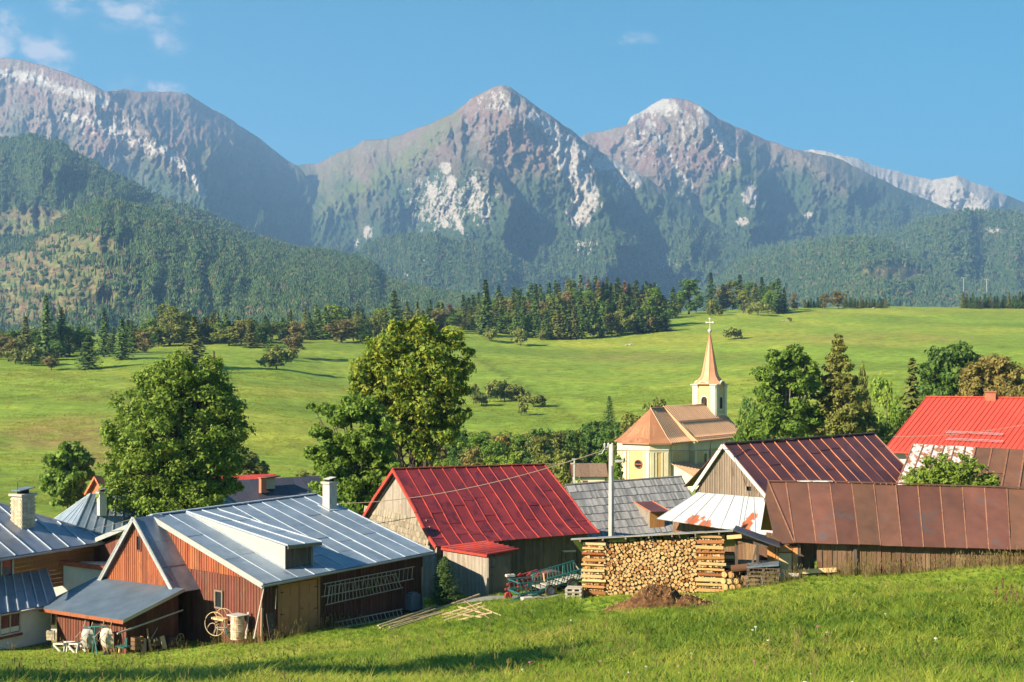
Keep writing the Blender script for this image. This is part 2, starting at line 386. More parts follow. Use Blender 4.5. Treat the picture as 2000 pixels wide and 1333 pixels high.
def col_alpine(rb, rl=(), tree_line=340, heath=None, grass=()):
    def f(PXm, PY, T, rid, n2, Yd):
        n = fbm(PXm/60, PY/45, 5, 2); nn = fbm(PXm/9, PY/9, 4, 5)
        c = mixn(np.tile(C_ALP, PXm.shape+(1,)), C_HEATH, sstep(.36, .66, n*.6+nn*.4)); c = mixn(c, C_ROCK*.62, sstep(.54, .66, fbm((PXm+PY*.3)/5, PY/22, 5, 1, .7))*.5)
        c = mixn(c, C_ROCK*.58, sstep(.58, .74, fbm(PXm/10, PY/14, 5, 4, .65))*sstep(420, 180, PY)*.8)
        tl = tree_line(PXm) if callable(tree_line) else tree_line
        m = sstep(-75, 45, PY-tl+(fbm(PXm/34, PY/52, 5, 1)-.5)*150+(nn-.5)*60)
        c = mixn(c, C_PINE, m); c = mixn(c, C_FOREST*1.15, sstep(60, 160, PY-tl+(n-.5)*60))
        for (pts, wd, s_) in grass:
            c = mixn(c, C_GRASS*1.25, sstep(0, .8, rline(PXm, PY, pts, wd))*s_*sstep(.3, .5, nn))
        w = rocks(PXm, PY, rb)
        n5 = fbm((PXm+PY*.2)/5, PY/10, 5, 3, .68)
        for (pts, wd, s_) in rl:
            w = np.maximum(w, sstep(.49, .55, n5*.62+rline(PXm, PY, pts, wd)*.5*s_)*(rline(PXm, PY, pts, wd) > 0.02))
        c = mixn(c, C_ROCK*(.8+.35*nn[..., None]), np.clip(w, 0, 1))
        return c
    return f
mass('mountain', [(1400, 350, 6900), (1585, 291, 6800), (1620, 296, 6800), (1680, 311, 6800), (1700, 321, 6800), (1760, 337, 6800), (1820, 353, 6800), (1850, 347, 6800), (1870, 344, 6800), (1900, 356, 6800), (1930, 366, 6800), (1960, 378, 6800), (2000, 396, 6800), (2300, 450, 6800), (2700, 480, 6800)], 620, 5200, seed=4, nscale=70, namp=110,
     spurs=[([(1620, 296), (1700, 350), (1760, 400)], 50, 60, 180), ([(1870, 345), (1910, 390), (1930, 430)], 60, 60, 180)],
     color=col_alpine([(1790, 372, 40, 14, .4)], [([(1580, 292), (1640, 306), (1700, 330), (1770, 356), (1850, 368), (1925, 392)], 48, 2.2), ([(1680, 335), (1740, 372), (1790, 385)], 20, 1.0)], 375))
mass('mountain', [(960, 380, 5900), (1080, 300, 5900), (1145, 262, 5900), (1190, 253, 5900), (1222, 245, 5900), (1232, 228, 5900), (1262, 212, 5900), (1290, 194, 5900), (1318, 192, 5900), (1345, 196, 5900), (1368, 207, 5900), (1400, 230, 5900), (1450, 254, 5900), (1500, 274, 5900), (1550, 292, 5900), (1600, 302, 5900), (1640, 311, 5900), (1680, 330, 5900), (1750, 366, 5900), (1850, 408, 5900), (1950, 425, 5900), (2300, 450, 5900)], 640, 4100, seed=1, nscale=110, namp=150,
     spurs=[([(1365, 205), (1400, 270), (1450, 350), (1460, 430), (1440, 500)], 150, 170, 620), ([(1235, 230), (1270, 300), (1300, 360), (1330, 420)], 90, 90, 330), ([(1560, 295), (1640, 370), (1700, 430), (1760, 500)], 160, 150, 480)],
     color=col_alpine([(1290, 212, 60, 22, .5), (1345, 250, 50, 60, .3), (1290, 300, 60, 60, .25), (1465, 385, 16, 26, .85), (1450, 433, 12, 9, .95), (1580, 421, 12, 6, .9), (1250, 280, 40, 50, .38), (1420, 290, 40, 50, .40)],
                      [([(1232, 232), (1262, 214), (1300, 197)], 16, .9), ([(1370, 212), (1400, 260), (1430, 310)], 14, .7), ([(1265, 235), (1300, 290), (1320, 330), (1355, 370)], 16, .6), ([(1330, 240), (1345, 320), (1330, 380)], 12, .5)], lambda x: np.interp(x, [1100, 1300, 1450, 1600, 1750], [340, 390, 330, 370, 340]),
                      grass=[([(1460, 300), (1410, 380), (1390, 420)], 26, .6)]))
mass('mountain', [(-700, 60, 5600), (-300, 92, 5600), (0, 113, 5600), (40, 118, 5600), (80, 126, 5600), (130, 142, 5600), (180, 165, 5600), (205, 178, 5600), (225, 177, 5650), (243, 172, 5700), (270, 180, 5700), (335, 180, 5700), (365, 183, 5700), (400, 203, 5700), (415, 215, 5700), (432, 221, 5700), (465, 243, 5700), (500, 265, 5700), (530, 290, 5700), (560, 312, 5650), (582, 324, 5600), (612, 366, 5500), (636, 415, 5400), (652, 470, 5200), (700, 560, 4900)], 640, 4000, seed=2, nscale=120, namp=120,
     spurs=[([(205, 178), (270, 240), (330, 300), (380, 350), (400, 400), (470, 470)], 420, 190, 900), ([(500, 330), (620, 420), (640, 470)], 60, 130, 260)],
     color=col_alpine([(60, 148, 70, 22, .28), (110, 250, 90, 60, .2), (230, 245, 80, 46, .32), (190, 215, 60, 30, .2)],
                      [([(0, 145), (60, 150), (110, 172), (170, 188), (205, 200)], 17, .75), ([(130, 225), (190, 240), (250, 270), (300, 292)], 26, .6), ([(318, 290), (350, 320), (378, 345), (396, 378)], 12, 1.15)], lambda x: np.interp(x, [0, 200, 400, 500, 600], [270, 330, 330, 330, 370]),
                      grass=[([(410, 290), (440, 310), (470, 330)], 30, .55)]))
mass('mountain', [(520, 330, 6300), (560, 327, 6300), (592, 323, 6250), (620, 319, 6200), (660, 299, 6100), (700, 282, 6000), (710, 276, 5950), (760, 270, 5800), (830, 248, 5500), (885, 221, 5300), (900, 209, 5100), (925, 190, 5100), (942, 180, 5100), (970, 168, 5100), (985, 167, 5100), (1005, 175, 5100), (1050, 209, 5100), (1080, 231, 5100), (1115, 254, 5100), (1140, 275, 5100), (1180, 300, 5050), (1230, 330, 5000), (1270, 352, 4900), (1320, 388, 4800), (1400, 440, 4700), (1480, 500, 4500), (1560, 560, 4300)], 640, 3500, seed=0, nscale=100, namp=130,
     spurs=[([(985, 168), (1060, 226), (1128, 285), (1165, 350), (1188, 430), (1195, 520)], 260, 120, 620), ([(885, 222), (820, 300), (720, 360), (640, 400), (600, 460)], 170, 130, 420),
            ([(890, 312), (960, 338), (998, 390), (990, 450)], 170, 50, 430), ([(1150, 290), (1230, 345), (1300, 420), (1400, 520)], 100, 160, 420), ([(780, 400), (720, 470), (700, 520)], 60, 60, 180)],
     color=col_alpine([(860, 395, 72, 62, .48), (930, 390, 45, 55, .46), (1110, 300, 26, 60, .55), (718, 455, 8, 12, 1.2), (697, 476, 5, 9, 1.1), (1130, 410, 26, 40, .6), (1145, 482, 22, 14, .85), (1305, 522, 16, 15, 1.1), (1200, 515, 12, 14, .8), (985, 200, 70, 28, .42), (1180, 320, 40, 16, .75), (1230, 345, 40, 30, .6), (823, 505, 6, 9, 1), (870, 328, 12, 12, .9)],
                      [([(1040, 230), (1085, 262), (1110, 300), (1140, 340), (1160, 400)], 22, 1.0), ([(1085, 275), (1110, 330), (1150, 372)], 24, 1.15), ([(1100, 275), (1150, 300)], 16, 1.0), ([(1150, 372), (1110, 420), (1150, 430)], 14, .75), ([(1180, 322), (1220, 325), (1250, 360)], 10, .8),
                       ([(840, 370), (850, 400), (870, 440)], 12, .8), ([(880, 350), (880, 400), (900, 450)], 13, .85), ([(925, 350), (950, 400), (950, 430)], 12, .8)], lambda x: np.interp(x, [590, 700, 800, 900, 1000, 1100, 1300], [350, 400, 340, 320, 370, 330, 360]),
                      grass=[([(880, 235), (800, 310), (700, 370), (640, 410)], 34, .8), ([(760, 275), (660, 330), (600, 370)], 40, .5)]))
def col_forest(clear=(), brown=.0, rk=()):
    def f(PXm, PY, T, rid, n2, Yd):
        nn = fbm(PXm/9, PY/6, 4, 5); c = np.tile(C_FOREST*1.0, PXm.shape+(1,))
        c = mixn(c, C_PINE*1.2, sstep(.5, .7, nn))
        w = np.zeros_like(PXm)
        for (x, y, rx, ry, s_) in clear:
            w = np.maximum(w, s_*sstep(1.25, .8, np.hypot((PXm-x)/rx, (PY-y)/ry)+(nn-.5)*.9))
        cl = mixn(np.tile(C_CLEAR, PXm.shape+(1,)), C_GRASS*1.5, sstep(.5, .66, fbm(PXm/22, PY/9, 5, 2)))
        cl = mixn(cl, C_PINE*1.6, sstep(.48, .6, fbm(PXm/12, PY/7, 5, 1))*.45); cl = mixn(cl, np.array([.17, .11, .07]), sstep(.55, .68, fbm(PXm/15, PY/5, 5, 3)))
        c = mixn(c, cl, w*.9)
        if rk: c = mixn(c, C_ROCK, rocks(PXm, PY, rk))
        return c
    return f
CL_A = [(60, 436, 190, 27, 1), (-60, 450, 60, 30, 1)]
CL_B = [(150, 484, 100, 26, 1), (40, 512, 110, 18, 1), (20, 575, 230, 66, 1), (190, 540, 90, 22, .9), (270, 592, 120, 22, .7), (-200, 560, 220, 70, .9)]
CL_R = [(1750, 535, 66, 17, 1), (1900, 585, 200, 22, .45)]
mass('hill', [(380, 450, 4300), (430, 418, 4300), (450, 403, 4300), (480, 398, 4300), (515, 410, 4300), (540, 440, 4300), (600, 480, 4300)], 640, 3200, seed=3, rows=60, nscale=80, namp=50, color=col_forest(), cj=5)
mass('hill', [(1180, 600, 4300), (1350, 570, 4300), (1420, 520, 4300), (1480, 484, 4300), (1560, 467, 4300), (1650, 462, 4300), (1720, 455, 4300), (1760, 446, 4300), (1800, 432, 4300), (1850, 420, 4300), (1900, 411, 4300), (1960, 412, 4300), (2000, 416, 4300), (2400, 400, 4300), (2800, 380, 4300)], 640, 3000, seed=5, rows=120, gamp=90, fine=20., step=4, nscale=120, namp=130, color=col_forest([(1930, 455, 60, 10, .5), (1850, 440, 80, 14, .3)], rk=[(1940, 450, 20, 5, .7)]), cj=5,
     spurs=[([(1480, 484), (1520, 520), (1560, 600)], 100, 100, 250), ([(1860, 403), (1800, 480), (1780, 560)], 110, 120, 300)])
mass('hill', [(1330, 600, 3500), (1400, 545, 3500), (1460, 505, 3500), (1560, 483, 3500), (1640, 466, 3500), (1690, 462, 3500), (1740, 478, 3500), (1800, 510, 3500), (1860, 540, 3500), (1940, 556, 3500), (2050, 560, 3500), (2400, 540, 3500), (2800, 520, 3500)], 660, 2200, seed=1, rows=120, gamp=90, fine=20., step=4, nscale=130, namp=90, color=col_forest(CL_R), cj=5,
     spurs=[([(1670, 462), (1700, 520), (1720, 600)], 130, 130, 260)])
mass('hill', [(620, 560, 3500), (690, 500, 3500), (720, 480, 3500), (760, 458, 3500), (850, 460, 3500), (950, 478, 3500), (1000, 500, 3500), (1050, 530, 3500), (1110, 566, 3500), (1200, 610, 3500), (1400, 640, 3500)], 680, 2600, seed=2, rows=90, gamp=70, fine=20., step=4, nscale=110, namp=70, color=col_forest(rk=[(823, 505, 6, 9, 1), (795, 535, 4, 5, .9)]), cj=5,
     spurs=[([(850, 460), (900, 520), (940, 600)], 110, 100, 180)])
mass('hill', [(-900, 230, 3200), (-200, 258, 3200), (0, 270, 3100), (60, 264, 3050), (110, 277, 3000), (160, 305, 2950), (230, 345, 2850), (290, 376, 2800), (360, 402, 2750), (430, 432, 2700), (500, 464, 2650), (560, 482, 2600), (640, 496, 2600), (760, 540, 2600)], 640, 1900, seed=3, rows=120, gamp=90, fine=20., step=4, nscale=150, namp=120, color=col_forest(CL_A), cj=5, spurs=[([(60, 264), (180, 360), (240, 460)], 160, 120, 220), ([(360, 402), (440, 480), (480, 560)], 110, 90, 160)])
mass('hill', [(-900, 620, 2200), (-200, 560, 2200), (0, 503, 2200), (50, 482, 2200), (100, 447, 2200), (150, 412, 2200), (195, 391, 2200), (240, 397, 2200), (300, 414, 2200), (400, 444, 2250), (480, 474, 2300), (560, 486, 2300), (640, 495, 2300), (700, 505, 2300), (735, 520, 2300), (752, 545, 2200), (800, 562, 2100), (870, 576, 2000), (930, 585, 1900), (1000, 595, 1900), (1150, 620, 1900)], 700, 1250, seed=4, rows=150, gamp=80, fine=20., step=4, nscale=150, namp=70, color=col_forest(CL_B), cj=4,
     spurs=[([(200, 391), (330, 470), (520, 560), (600, 640)], 250, 200, 260), ([(60, 482), (120, 540), (180, 640)], 120, 120, 120)])

# ---- far-off woods: tens of thousands of tiny conifers scattered over the hills
mat_ftree, nt = new_mat('forest_needles')
oi = N(nt, 'ShaderNodeObjectInfo')
fc = ramp(nt, oi.outputs['Random'], [(0, (.028, .060, .020)), (.5, (.045, .085, .026)), (.82, (.075, .11, .03)), (.94, (.11, .125, .04)), (.98, (.12, .075, .045)), (1, (.15, .08, .05))])
finish(nt, fc, .9, spec=.1)
HID = bpy.data.collections.new('forest_tree_kinds')
def fir_template(i, tiers=3, n=6, w=.24):
    mb = MB()
    for t in range(tiers):
        z0 = .06+t*.86/tiers*.92; z1 = min(1, z0+.55-.06*t) if t < tiers-1 else 1.0; r_ = w*(1-.78*t/tiers)
        ring = [(r_*math.cos(2*math.pi*k/n+t)*random.uniform(.75, 1.2), r_*math.sin(2*math.pi*k/n+t)*random.uniform(.75, 1.2), z0+random.uniform(-.04, .04)) for k in range(n)]
        mb.add(ring+[(0, 0, z1)], [(k, (k+1) % n, n) for k in range(n)])
    me = bpy.data.meshes.new('forest_tree'); me.from_pydata(mb.v, [], mb.f); me.materials.append(mat_ftree)
    o = bpy.data.objects.new('forest_tree', me); HID.objects.link(o)
for i in range(4): fir_template(i, 3+(i % 2), 6, .17+.025*i)
def leafy_template():
    mb = MB()
    for k in range(5):
        a = k*1.3; c = Vector((.18*math.cos(a), .18*math.sin(a), .45+.1*(k % 3))); r_ = .24
        vs_ = [c+Vector(d)*r_*random.uniform(.8, 1.2) for d in ((1,0,0),(0,1,0),(-1,0,0),(0,-1,0),(0,0,1.2),(0,0,-1))]
        mb.add(vs_, [(0,1,4),(1,2,4),(2,3,4),(3,0,4),(1,0,5),(2,1,5),(3,2,5),(0,3,5)])
    me = bpy.data.meshes.new('forest_leafy_tree'); me.from_pydata(mb.v, [], mb.f); me.materials.append(mat_ftree)
    HID.objects.link(bpy.data.objects.new('forest_leafy_tree', me))
leafy_template()
def scatter(name, pts, scale, coll, kind='stuff', rotz=None, label=None, cat=None, tilt=0.0, index=None, zs=None):
    pts = np.asarray(pts, np.float32); n = len(pts)
    me = bpy.data.meshes.new(name); me.vertices.add(n); me.vertices.foreach_set('co', pts.ravel())
    at = me.attributes.new('sc', 'FLOAT_VECTOR', 'POINT'); s = np.asarray(scale, np.float32)
    z = s if zs is None else np.asarray(zs, np.float32)
    at.data.foreach_set('vector', np.stack([s, s, z], 1).ravel())
    rt = me.attributes.new('rt', 'FLOAT_VECTOR', 'POINT'); rv = np.zeros((n, 3), np.float32)
    rv[:, 2] = RNG.rand(n)*6.283 if rotz is None else rotz
    rv[:, 0] = (RNG.rand(n)-.5)*tilt; rv[:, 1] = (RNG.rand(n)-.5)*tilt
    rt.data.foreach_set('vector', rv.ravel())
    o = bpy.data.objects.new(name, me); COL.objects.link(o)
    ng = bpy.data.node_groups.new(name, 'GeometryNodeTree')
    ng.interface.new_socket('Geometry', in_out='INPUT', socket_type='NodeSocketGeometry'); ng.interface.new_socket('Geometry', in_out='OUTPUT', socket_type='NodeSocketGeometry')
    gi = ng.nodes.new('NodeGroupInput'); go = ng.nodes.new('NodeGroupOutput'); ci = ng.nodes.new('GeometryNodeCollectionInfo')
    ci.inputs['Collection'].default_value = coll; ci.inputs['Separate Children'].default_value = True; ci.inputs['Reset Children'].default_value = True
    ip = ng.nodes.new('GeometryNodeInstanceOnPoints'); ip.inputs['Pick Instance'].default_value = True
    a1 = ng.nodes.new('GeometryNodeInputNamedAttribute'); a1.data_type = 'FLOAT_VECTOR'; a1.inputs['Name'].default_value = 'sc'
    a2 = ng.nodes.new('GeometryNodeInputNamedAttribute'); a2.data_type = 'FLOAT_VECTOR'; a2.inputs['Name'].default_value = 'rt'
    ri = ng.nodes.new('FunctionNodeRandomValue'); ri.data_type = 'INT'
    for s_ in ri.inputs:
        if s_.name == 'Max' and s_.type == 'INT': s_.default_value = len(coll.objects)-1
        if s_.name == 'Min' and s_.type == 'INT': s_.default_value = 0
    ri_out = [q for q in ri.outputs if q.type == 'INT'][0]
    L = ng.links.new
    L(gi.outputs[0], ip.inputs['Points']); L(ci.outputs[0], ip.inputs['Instance'])
    L([q for q in a1.outputs if q.enabled][0], ip.inputs['Scale']); L([q for q in a2.outputs if q.enabled][0], ip.inputs['Rotation'])
    if index is None: L(ri_out, ip.inputs['Instance Index'])
    else:
        ix = me.attributes.new('ix', 'INT', 'POINT'); ix.data.foreach_set('value', np.asarray(index, np.int32))
        a3 = ng.nodes.new('GeometryNodeInputNamedAttribute'); a3.data_type = 'INT'; a3.inputs['Name'].default_value = 'ix'
        L([q for q in a3.outputs if q.enabled][0], ip.inputs['Instance Index'])
    L(ip.outputs[0], go.inputs[0])
    md = o.modifiers.new('scatter', 'NODES'); md.node_group = ng
    tag(o, label, cat, None, kind); return o
def forest_on(key, n, mask, hmin, hmax):
    PXm, PY, Yd = MASS[key]; nr, nc = PXm.shape
    r_ = RNG.rand(n*4)*(nr-2); c_ = RNG.rand(n*4)*(nc-2); ri = r_.astype(int); ci = c_.astype(int); fr = r_-ri; fc_ = c_-ci
    def bl(A): return (A[ri, ci]*(1-fc_)+A[ri, ci+1]*fc_)*(1-fr)+(A[ri+1, ci]*(1-fc_)+A[ri+1, ci+1]*fc_)*fr
    px, py, Y = bl(PXm), bl(PY), bl(Yd); k = mask(px, py) > RNG.rand(len(px)); px, py, Y = px[k][:n], py[k][:n], Y[k][:n]
    pts = np.stack([(px-CX)/FPX*Y, Y, H-(py-HY)/FPX*Y-.5], 1)
    return pts, hmin+(hmax-hmin)*RNG.rand(len(px))
def mk(clear, tl=None, lo=0.03):
    def f(px, py):
        nn = fbm(px/9, py/6, 4, 5); m = np.ones_like(px)
        for (x, y, rx, ry, s_) in clear:
            m = np.minimum(m, 1-(1-lo)*s_*sstep(1.3, .9, np.hypot((px-x)/rx, (py-y)/ry)+(nn-.5)*.8))
        if tl is not None: m = m*sstep(-10, 50, py-tl(px)+(fbm(px/20, py/20, 4, 2)-.5)*70)
        return m*((px > -250) & (px < 2250))*(py < 680)
    return f
fa, fs = [], []
for args in [('hill4', 60000, mk(CL_B, lo=.04), 9, 17), ('hill3', 28000, mk(CL_A), 10, 19), ('hill2', 18000, mk([]), 12, 20), ('hill1', 26000, mk(CL_R), 12, 22), ('hill5', 24000, mk([(1930, 455, 60, 10, .5)]), 12, 22),
             ('mountain0', 28000, mk([], lambda x: np.interp(x, [590, 700, 800, 900, 1000, 1100, 1300], [480, 470, 440, 460, 440, 450, 430])), 12, 20),
             ('mountain1', 28000, mk([], lambda x: np.interp(x, [1100, 1300, 1450, 1600, 1750], [450, 460, 450, 420, 400])), 13, 22), ('mountain2', 5000, mk([], lambda x: 400+0*x), 13, 20)]:
    p_, s_ = forest_on(*args); fa.append(p_); fs.append(s_)
fa = np.concatenate(fa); fs = np.concatenate(fs)
scatter('forest', fa, fs*.7, HID, label='dense conifer forest covering the lower mountain slopes', tilt=.06)
# ------------------------------------------------------------------ building helpers
UP = Vector((0, 0, 1))
def dirs(th):
    a = R(th); return Vector((math.cos(a), math.sin(a), 0)), Vector((-math.sin(a), math.cos(a), 0))
def on(A, d, px, py):                       # go from A along the plan direction d until the pixel column, take the height of the pixel
    k = (px-CX)/FPX; t = (k*A.y-A.x)/(d.x-k*d.y); return P(px, py, A.y+t*d.y)
def hit(px, py, p0, n):                     # pixel ray meets a plane
    o = Vector((0, 0, H)); d = Vector(((px-CX)/FPX, 1, (HY-py)/FPX)); t = (p0-o).dot(n)/d.dot(n); return o+d*t
def nrm(a, b, c):
    n = (b-a).cross(c-a).normalized(); return n if n.z > 0 or abs(n.z) < 1e-6 else -n
def lerp(a, b, t): return a+(b-a)*t
def pl(pts, s):
    return float(np.interp(s, [p[0] for p in pts], [p[1] for p in pts]))
def roof(parent, rows, n, mat, seam_mat=None, splits=1, name='roof_panel', seam_w=.05, seam_h=.055, th=.04, wob=.012, jl=None, jr=None, clip=None, seam_name='roof_seam'):
    """rows = [(left, right), ...] from the ridge to the eave; each panel is split along the slope into sheets"""
    up = nrm(rows[0][0], rows[0][1], rows[-1][0]); rnd = random.Random(n*31+len(rows))
    def pt(u, v):
        f = v*(len(rows)-1); i = min(int(f), len(rows)-2); f -= i
        return lerp(lerp(rows[i][0], rows[i+1][0], f), lerp(rows[i][1], rows[i+1][1], f), u)
    nv = len(rows)-1
    for i in range(n):
        k = splits if isinstance(splits, int) else rnd.choice(splits)
        off = rnd.uniform(-.12, .12) if k > 1 else 0
        vs_ = [0]+[min(max((j+off)/k, .05), .95) for j in range(1, k)]+[1]
        for j in range(k):
            v0, v1 = vs_[j], vs_[j+1]; cuts = sorted({v0, v1}|{q/nv for q in range(1, nv) if v0 < q/nv < v1})
            if k == 1 and nv == 1: cuts = [0, .35, .7, 1]
            e = rnd.uniform(0, wob)*up
            u0, u1 = i/n, (i+1)/n; g = .0015
            mb = MB(); vv = []; 
            for q, v in enumerate(cuts):
                w = e+up*(.012*(1 if q == len(cuts)-1 else 0)+rnd.uniform(-wob, wob)*.5)
                vv += [pt(u0+g, v)+w, pt(u1-g, v)+w, pt(u1-g, v)+w-up*th, pt(u0+g, v)+w-up*th]
            fs_ = [(0, 1, 2, 3)]
            for q in range(len(cuts)-1):
                b = q*4; fs_ += [(b, b+4, b+5, b+1), (b+1, b+5, b+6, b+2), (b+2, b+6, b+7, b+3), (b+3, b+7, b+4, b)]
            b = (len(cuts)-1)*4; fs_ += [(b+3, b+2, b+1, b)]
            mb.add(vv, fs_).build(name, mat, parent)
    if seam_mat:
        for i in range(0, n+1):
            if (i == 0 and jl is False) or (i == n and jr is False): continue
            mb = MB(); m = max(nv, 1); cuts = [q/nv for q in range(nv+1)]
            for q in range(len(cuts)-1):
                a, b = pt(i/n, cuts[q])+up*seam_h*.5, pt(i/n, cuts[q+1])+up*seam_h*.5
                mb.beam(a, b+(b-a).normalized()*.01, seam_w, seam_h, up)
            mb.build(seam_name, seam_mat, parent)
def wall(parent, O, U, Nn, width, top, bot, bw, mat, holes=(), name='board', gap=.008, th=.03, batten=None, jit=.006, rnd=None, merged=False):
    """boards of a plank wall. top/bot: list of (s, z); Nn = outward normal"""
    rnd = rnd or random.Random(int(width*100)); n = max(1, int(round(width/bw))); w = width/n; M = MB()
    for i in range(n):
        s0, s1 = i*w+gap/2, (i+1)*w-gap/2; e = rnd.uniform(0, jit)
        segs = [[(pl(bot, s0), pl(bot, s1)), (pl(top, s0), pl(top, s1))]]
        for (h0, h1, z0, z1) in holes:
            if s1 > h0 and s0 < h1:
                ns = []
                for (b_, t_) in segs:
                    if min(b_) < z0: ns.append([b_, (min(z0, t_[0]), min(z0, t_[1]))])
                    if max(t_) > z1: ns.append([(max(z1, b_[0]), max(z1, b_[1])), t_])
                segs = ns
        for (b_, t_) in segs:
            if t_[0]-b_[0] < .02 and t_[1]-b_[1] < .02: continue
            def q(s, z, d): v = O+U*s+Nn*d; return Vector((v.x, v.y, z))
            mb = M if merged else MB()
            mb.hexa([q(s0, b_[0], e), q(s1, b_[1], e), q(s1, b_[1], e-th), q(s0, b_[0], e-th)], [q(s0, t_[0], e), q(s1, t_[1], e), q(s1, t_[1], e-th), q(s0, t_[0], e-th)])
            if batten:
                bt = batten/2; tb = lambda s: t_[0]+(t_[1]-t_[0])*.5
                mb.hexa([q(s1-bt, b_[1], e+.022), q(s1+bt, b_[1], e+.022), q(s1+bt, b_[1], e), q(s1-bt, b_[1], e)], [q(s1-bt, t_[1]-.01, e+.022), q(s1+bt, t_[1]-.01, e+.022), q(s1+bt, t_[1]-.01, e), q(s1-bt, t_[1]-.01, e)])
            if not merged: mb.build(name, mat, parent)
    if merged: return M.build(name, mat, parent)
def flatz(v, z): return Vector((v.x, v.y, z))
def slab(parent, name, mat, pts, Nn, th):
    """extruded polygon (pts in order), thickness against Nn"""
    n = len(pts); v = list(pts)+[p-Nn*th for p in pts]; f = [tuple(range(n)), tuple(reversed(range(n, 2*n)))]+[(i, i+n, (i+1) % n+n, (i+1) % n) for i in range(n)]
    return mesh_obj(name, v, f, mat, parent)
def beamp(parent, name, mat, a, b, w, h=None, up=UP): return MB().beam(a, b, w, h, up).build(name, mat, parent)
def window(parent, c, U, Nn, w, h, mf, mg, fw=.06, d=.05, mull=0, bars=0, name='window'):
    W = Vector(UP); fr = MB()
    for s in (-1, 1):
        fr.box(c+U*s*(w/2-fw/2), U, W, Nn, fw/2, h/2, d/2); fr.box(c+W*s*(h/2-fw/2), U, W, Nn, w/2-fw, fw/2, d/2)
    for k in range(mull): fr.box(c+U*(-w/2+w*(k+1)/(mull+1)), U, W, Nn, fw/3, h/2-fw, d/2.5)
    for k in range(bars): fr.box(c+W*(-h/2+h*(k+1)/(bars+1)), U, W, Nn, w/2-fw, fw/4, d/3)
    o = fr.build(name, mf, parent)
    MB().box(c-Nn*.01, U, W, Nn, w/2-fw, h/2-fw, .006).build('pane', mg, o); return o
def gutter(parent, a, b, r, mat):
    mb = MB(); d = (b-a).normalized(); s = d.cross(UP).normalized(); n = 8
    v = []; f = []
    for e, p in enumerate((a, b)):
        for k in range(n+1):
            t = math.pi*k/n; v.append(p+s*math.cos(t)*r-UP*math.sin(t)*r)
        for k in range(n+1):
            t = math.pi*k/n; v.append(p+s*math.cos(t)*(r-.012)-UP*math.sin(t)*(r-.012))
    m = 2*(n+1)
    for k in range(n): f += [(k, k+1, m+k+1, m+k), (n+1+k+1, n+1+k, m+n+1+k, m+n+2+k)]
    f += [(k, n+1+k, n+2+k, k+1) for k in range(n)]+[(m+k+1, m+n+2+k, m+n+1+k, m+k) for k in range(n)]
    f += [(0, m, m+n+1, n+1), (n, n+n+1, m+n+n+1, m+n)]
    return mesh_obj('gutter', v, f, mat, parent)
# ---- materials of the village
def plank_mat(name, a, b, c=None, rough=.85, varv=.22, sc=3.0, hue=.01):
    m, nt = new_mat(name)
    n1 = noise_out(nt, sc, 6, .7, 'Object', (6, 6, .55)); n2 = noise_out(nt, 1.3, 4, .6, 'Object', (1, 1, .5))
    n3 = noise_out(nt, 14, 3, .6, 'Object', (5, 5, .35))
    col = ramp(nt, n1, [(.30, a), (.70, b)])
    if c: col = mixc(nt, mth(nt, 'MULTIPLY', mth(nt, 'GREATER_THAN', n2, .58), .55), col, c)
    col = mixc(nt, mth(nt, 'MULTIPLY', mth(nt, 'SUBTRACT', .45, n3, True), 2.2, True), col, (a[0]*.3, a[1]*.3, a[2]*.3))
    col = hsv_var(nt, col, varv, hue)
    finish(nt, col, rough, 0, mth(nt, 'ADD', n1, n3), .45, .012, .25); return m
def metal_mat(name, a, b, rough=.45, metal=.3, sc=1.2, spots=None, varv=.08, stretch=(1, 1, .5), bstr=.12, th=.56, hue=0, spot_w=.08):
    m, nt = new_mat(name)
    n1 = noise_out(nt, sc, 6, .65, 'World', stretch); n2 = noise_out(nt, sc*5, 5, .6, 'World', stretch)
    f = mth(nt, 'ADD', mth(nt, 'MULTIPLY', n1, .7), mth(nt, 'MULTIPLY', n2, .3))
    col = ramp(nt, f, [(.36, a), (.64, b)]); rg = None
    if spots:
        n3 = noise_out(nt, sc*2.3, 7, .72, 'World', (1, 1, .6), (0, 0, .7))
        mr = N(nt, 'ShaderNodeMapRange'); mr.inputs['From Min'].default_value = th; mr.inputs['From Max'].default_value = th+spot_w; nt.links.new(n3, mr.inputs['Value'])
        col = mixc(nt, mr.outputs[0], col, spots)
    col = hsv_var(nt, col, varv, hue)
    rr = N(nt, 'ShaderNodeMapRange'); rr.inputs['To Min'].default_value = rough-.1; rr.inputs['To Max'].default_value = rough+.15; nt.links.new(n2, rr.inputs['Value'])
    finish(nt, col, rough, metal, n1, bstr, .05, .5, rr.outputs[0]); return m
def plain(name, c, rough=.7, metal=0., var=.15, sc=4, amt=.3, bump=.15):
    m, nt = new_mat(name); n1 = noise_out(nt, sc, 5, .65, 'World')
    col = ramp(nt, n1, [(.3, tuple(q*(1-amt) for q in c)), (.7, tuple(min(1, q*(1+amt*.6)) for q in c))]); col = hsv_var(nt, col, var)
    finish(nt, col, rough, metal, n1, bump, .02, .4); return m
M = {}
M['blue'] = metal_mat('galvanised_sheet', (.16, .215, .29), (.27, .33, .41), .48, .4, .8, (.42, .47, .54), .07, th=.60, spot_w=.14)
M['blueseam'] = metal_mat('galvanised_seam', (.27, .32, .39), (.40, .45, .51), .55, .3, 3)
M['slate'] = metal_mat('dark_ribbed_sheet', (.13, .17, .22), (.22, .26, .32), .42, .4, 1.0, (.4, .44, .5), .06, th=.68)
M['greymetal'] = metal_mat('weathered_tin_sheet', (.14, .17, .23), (.26, .29, .36), .4, .45, .7, (.28, .22, .22), .1, th=.6)
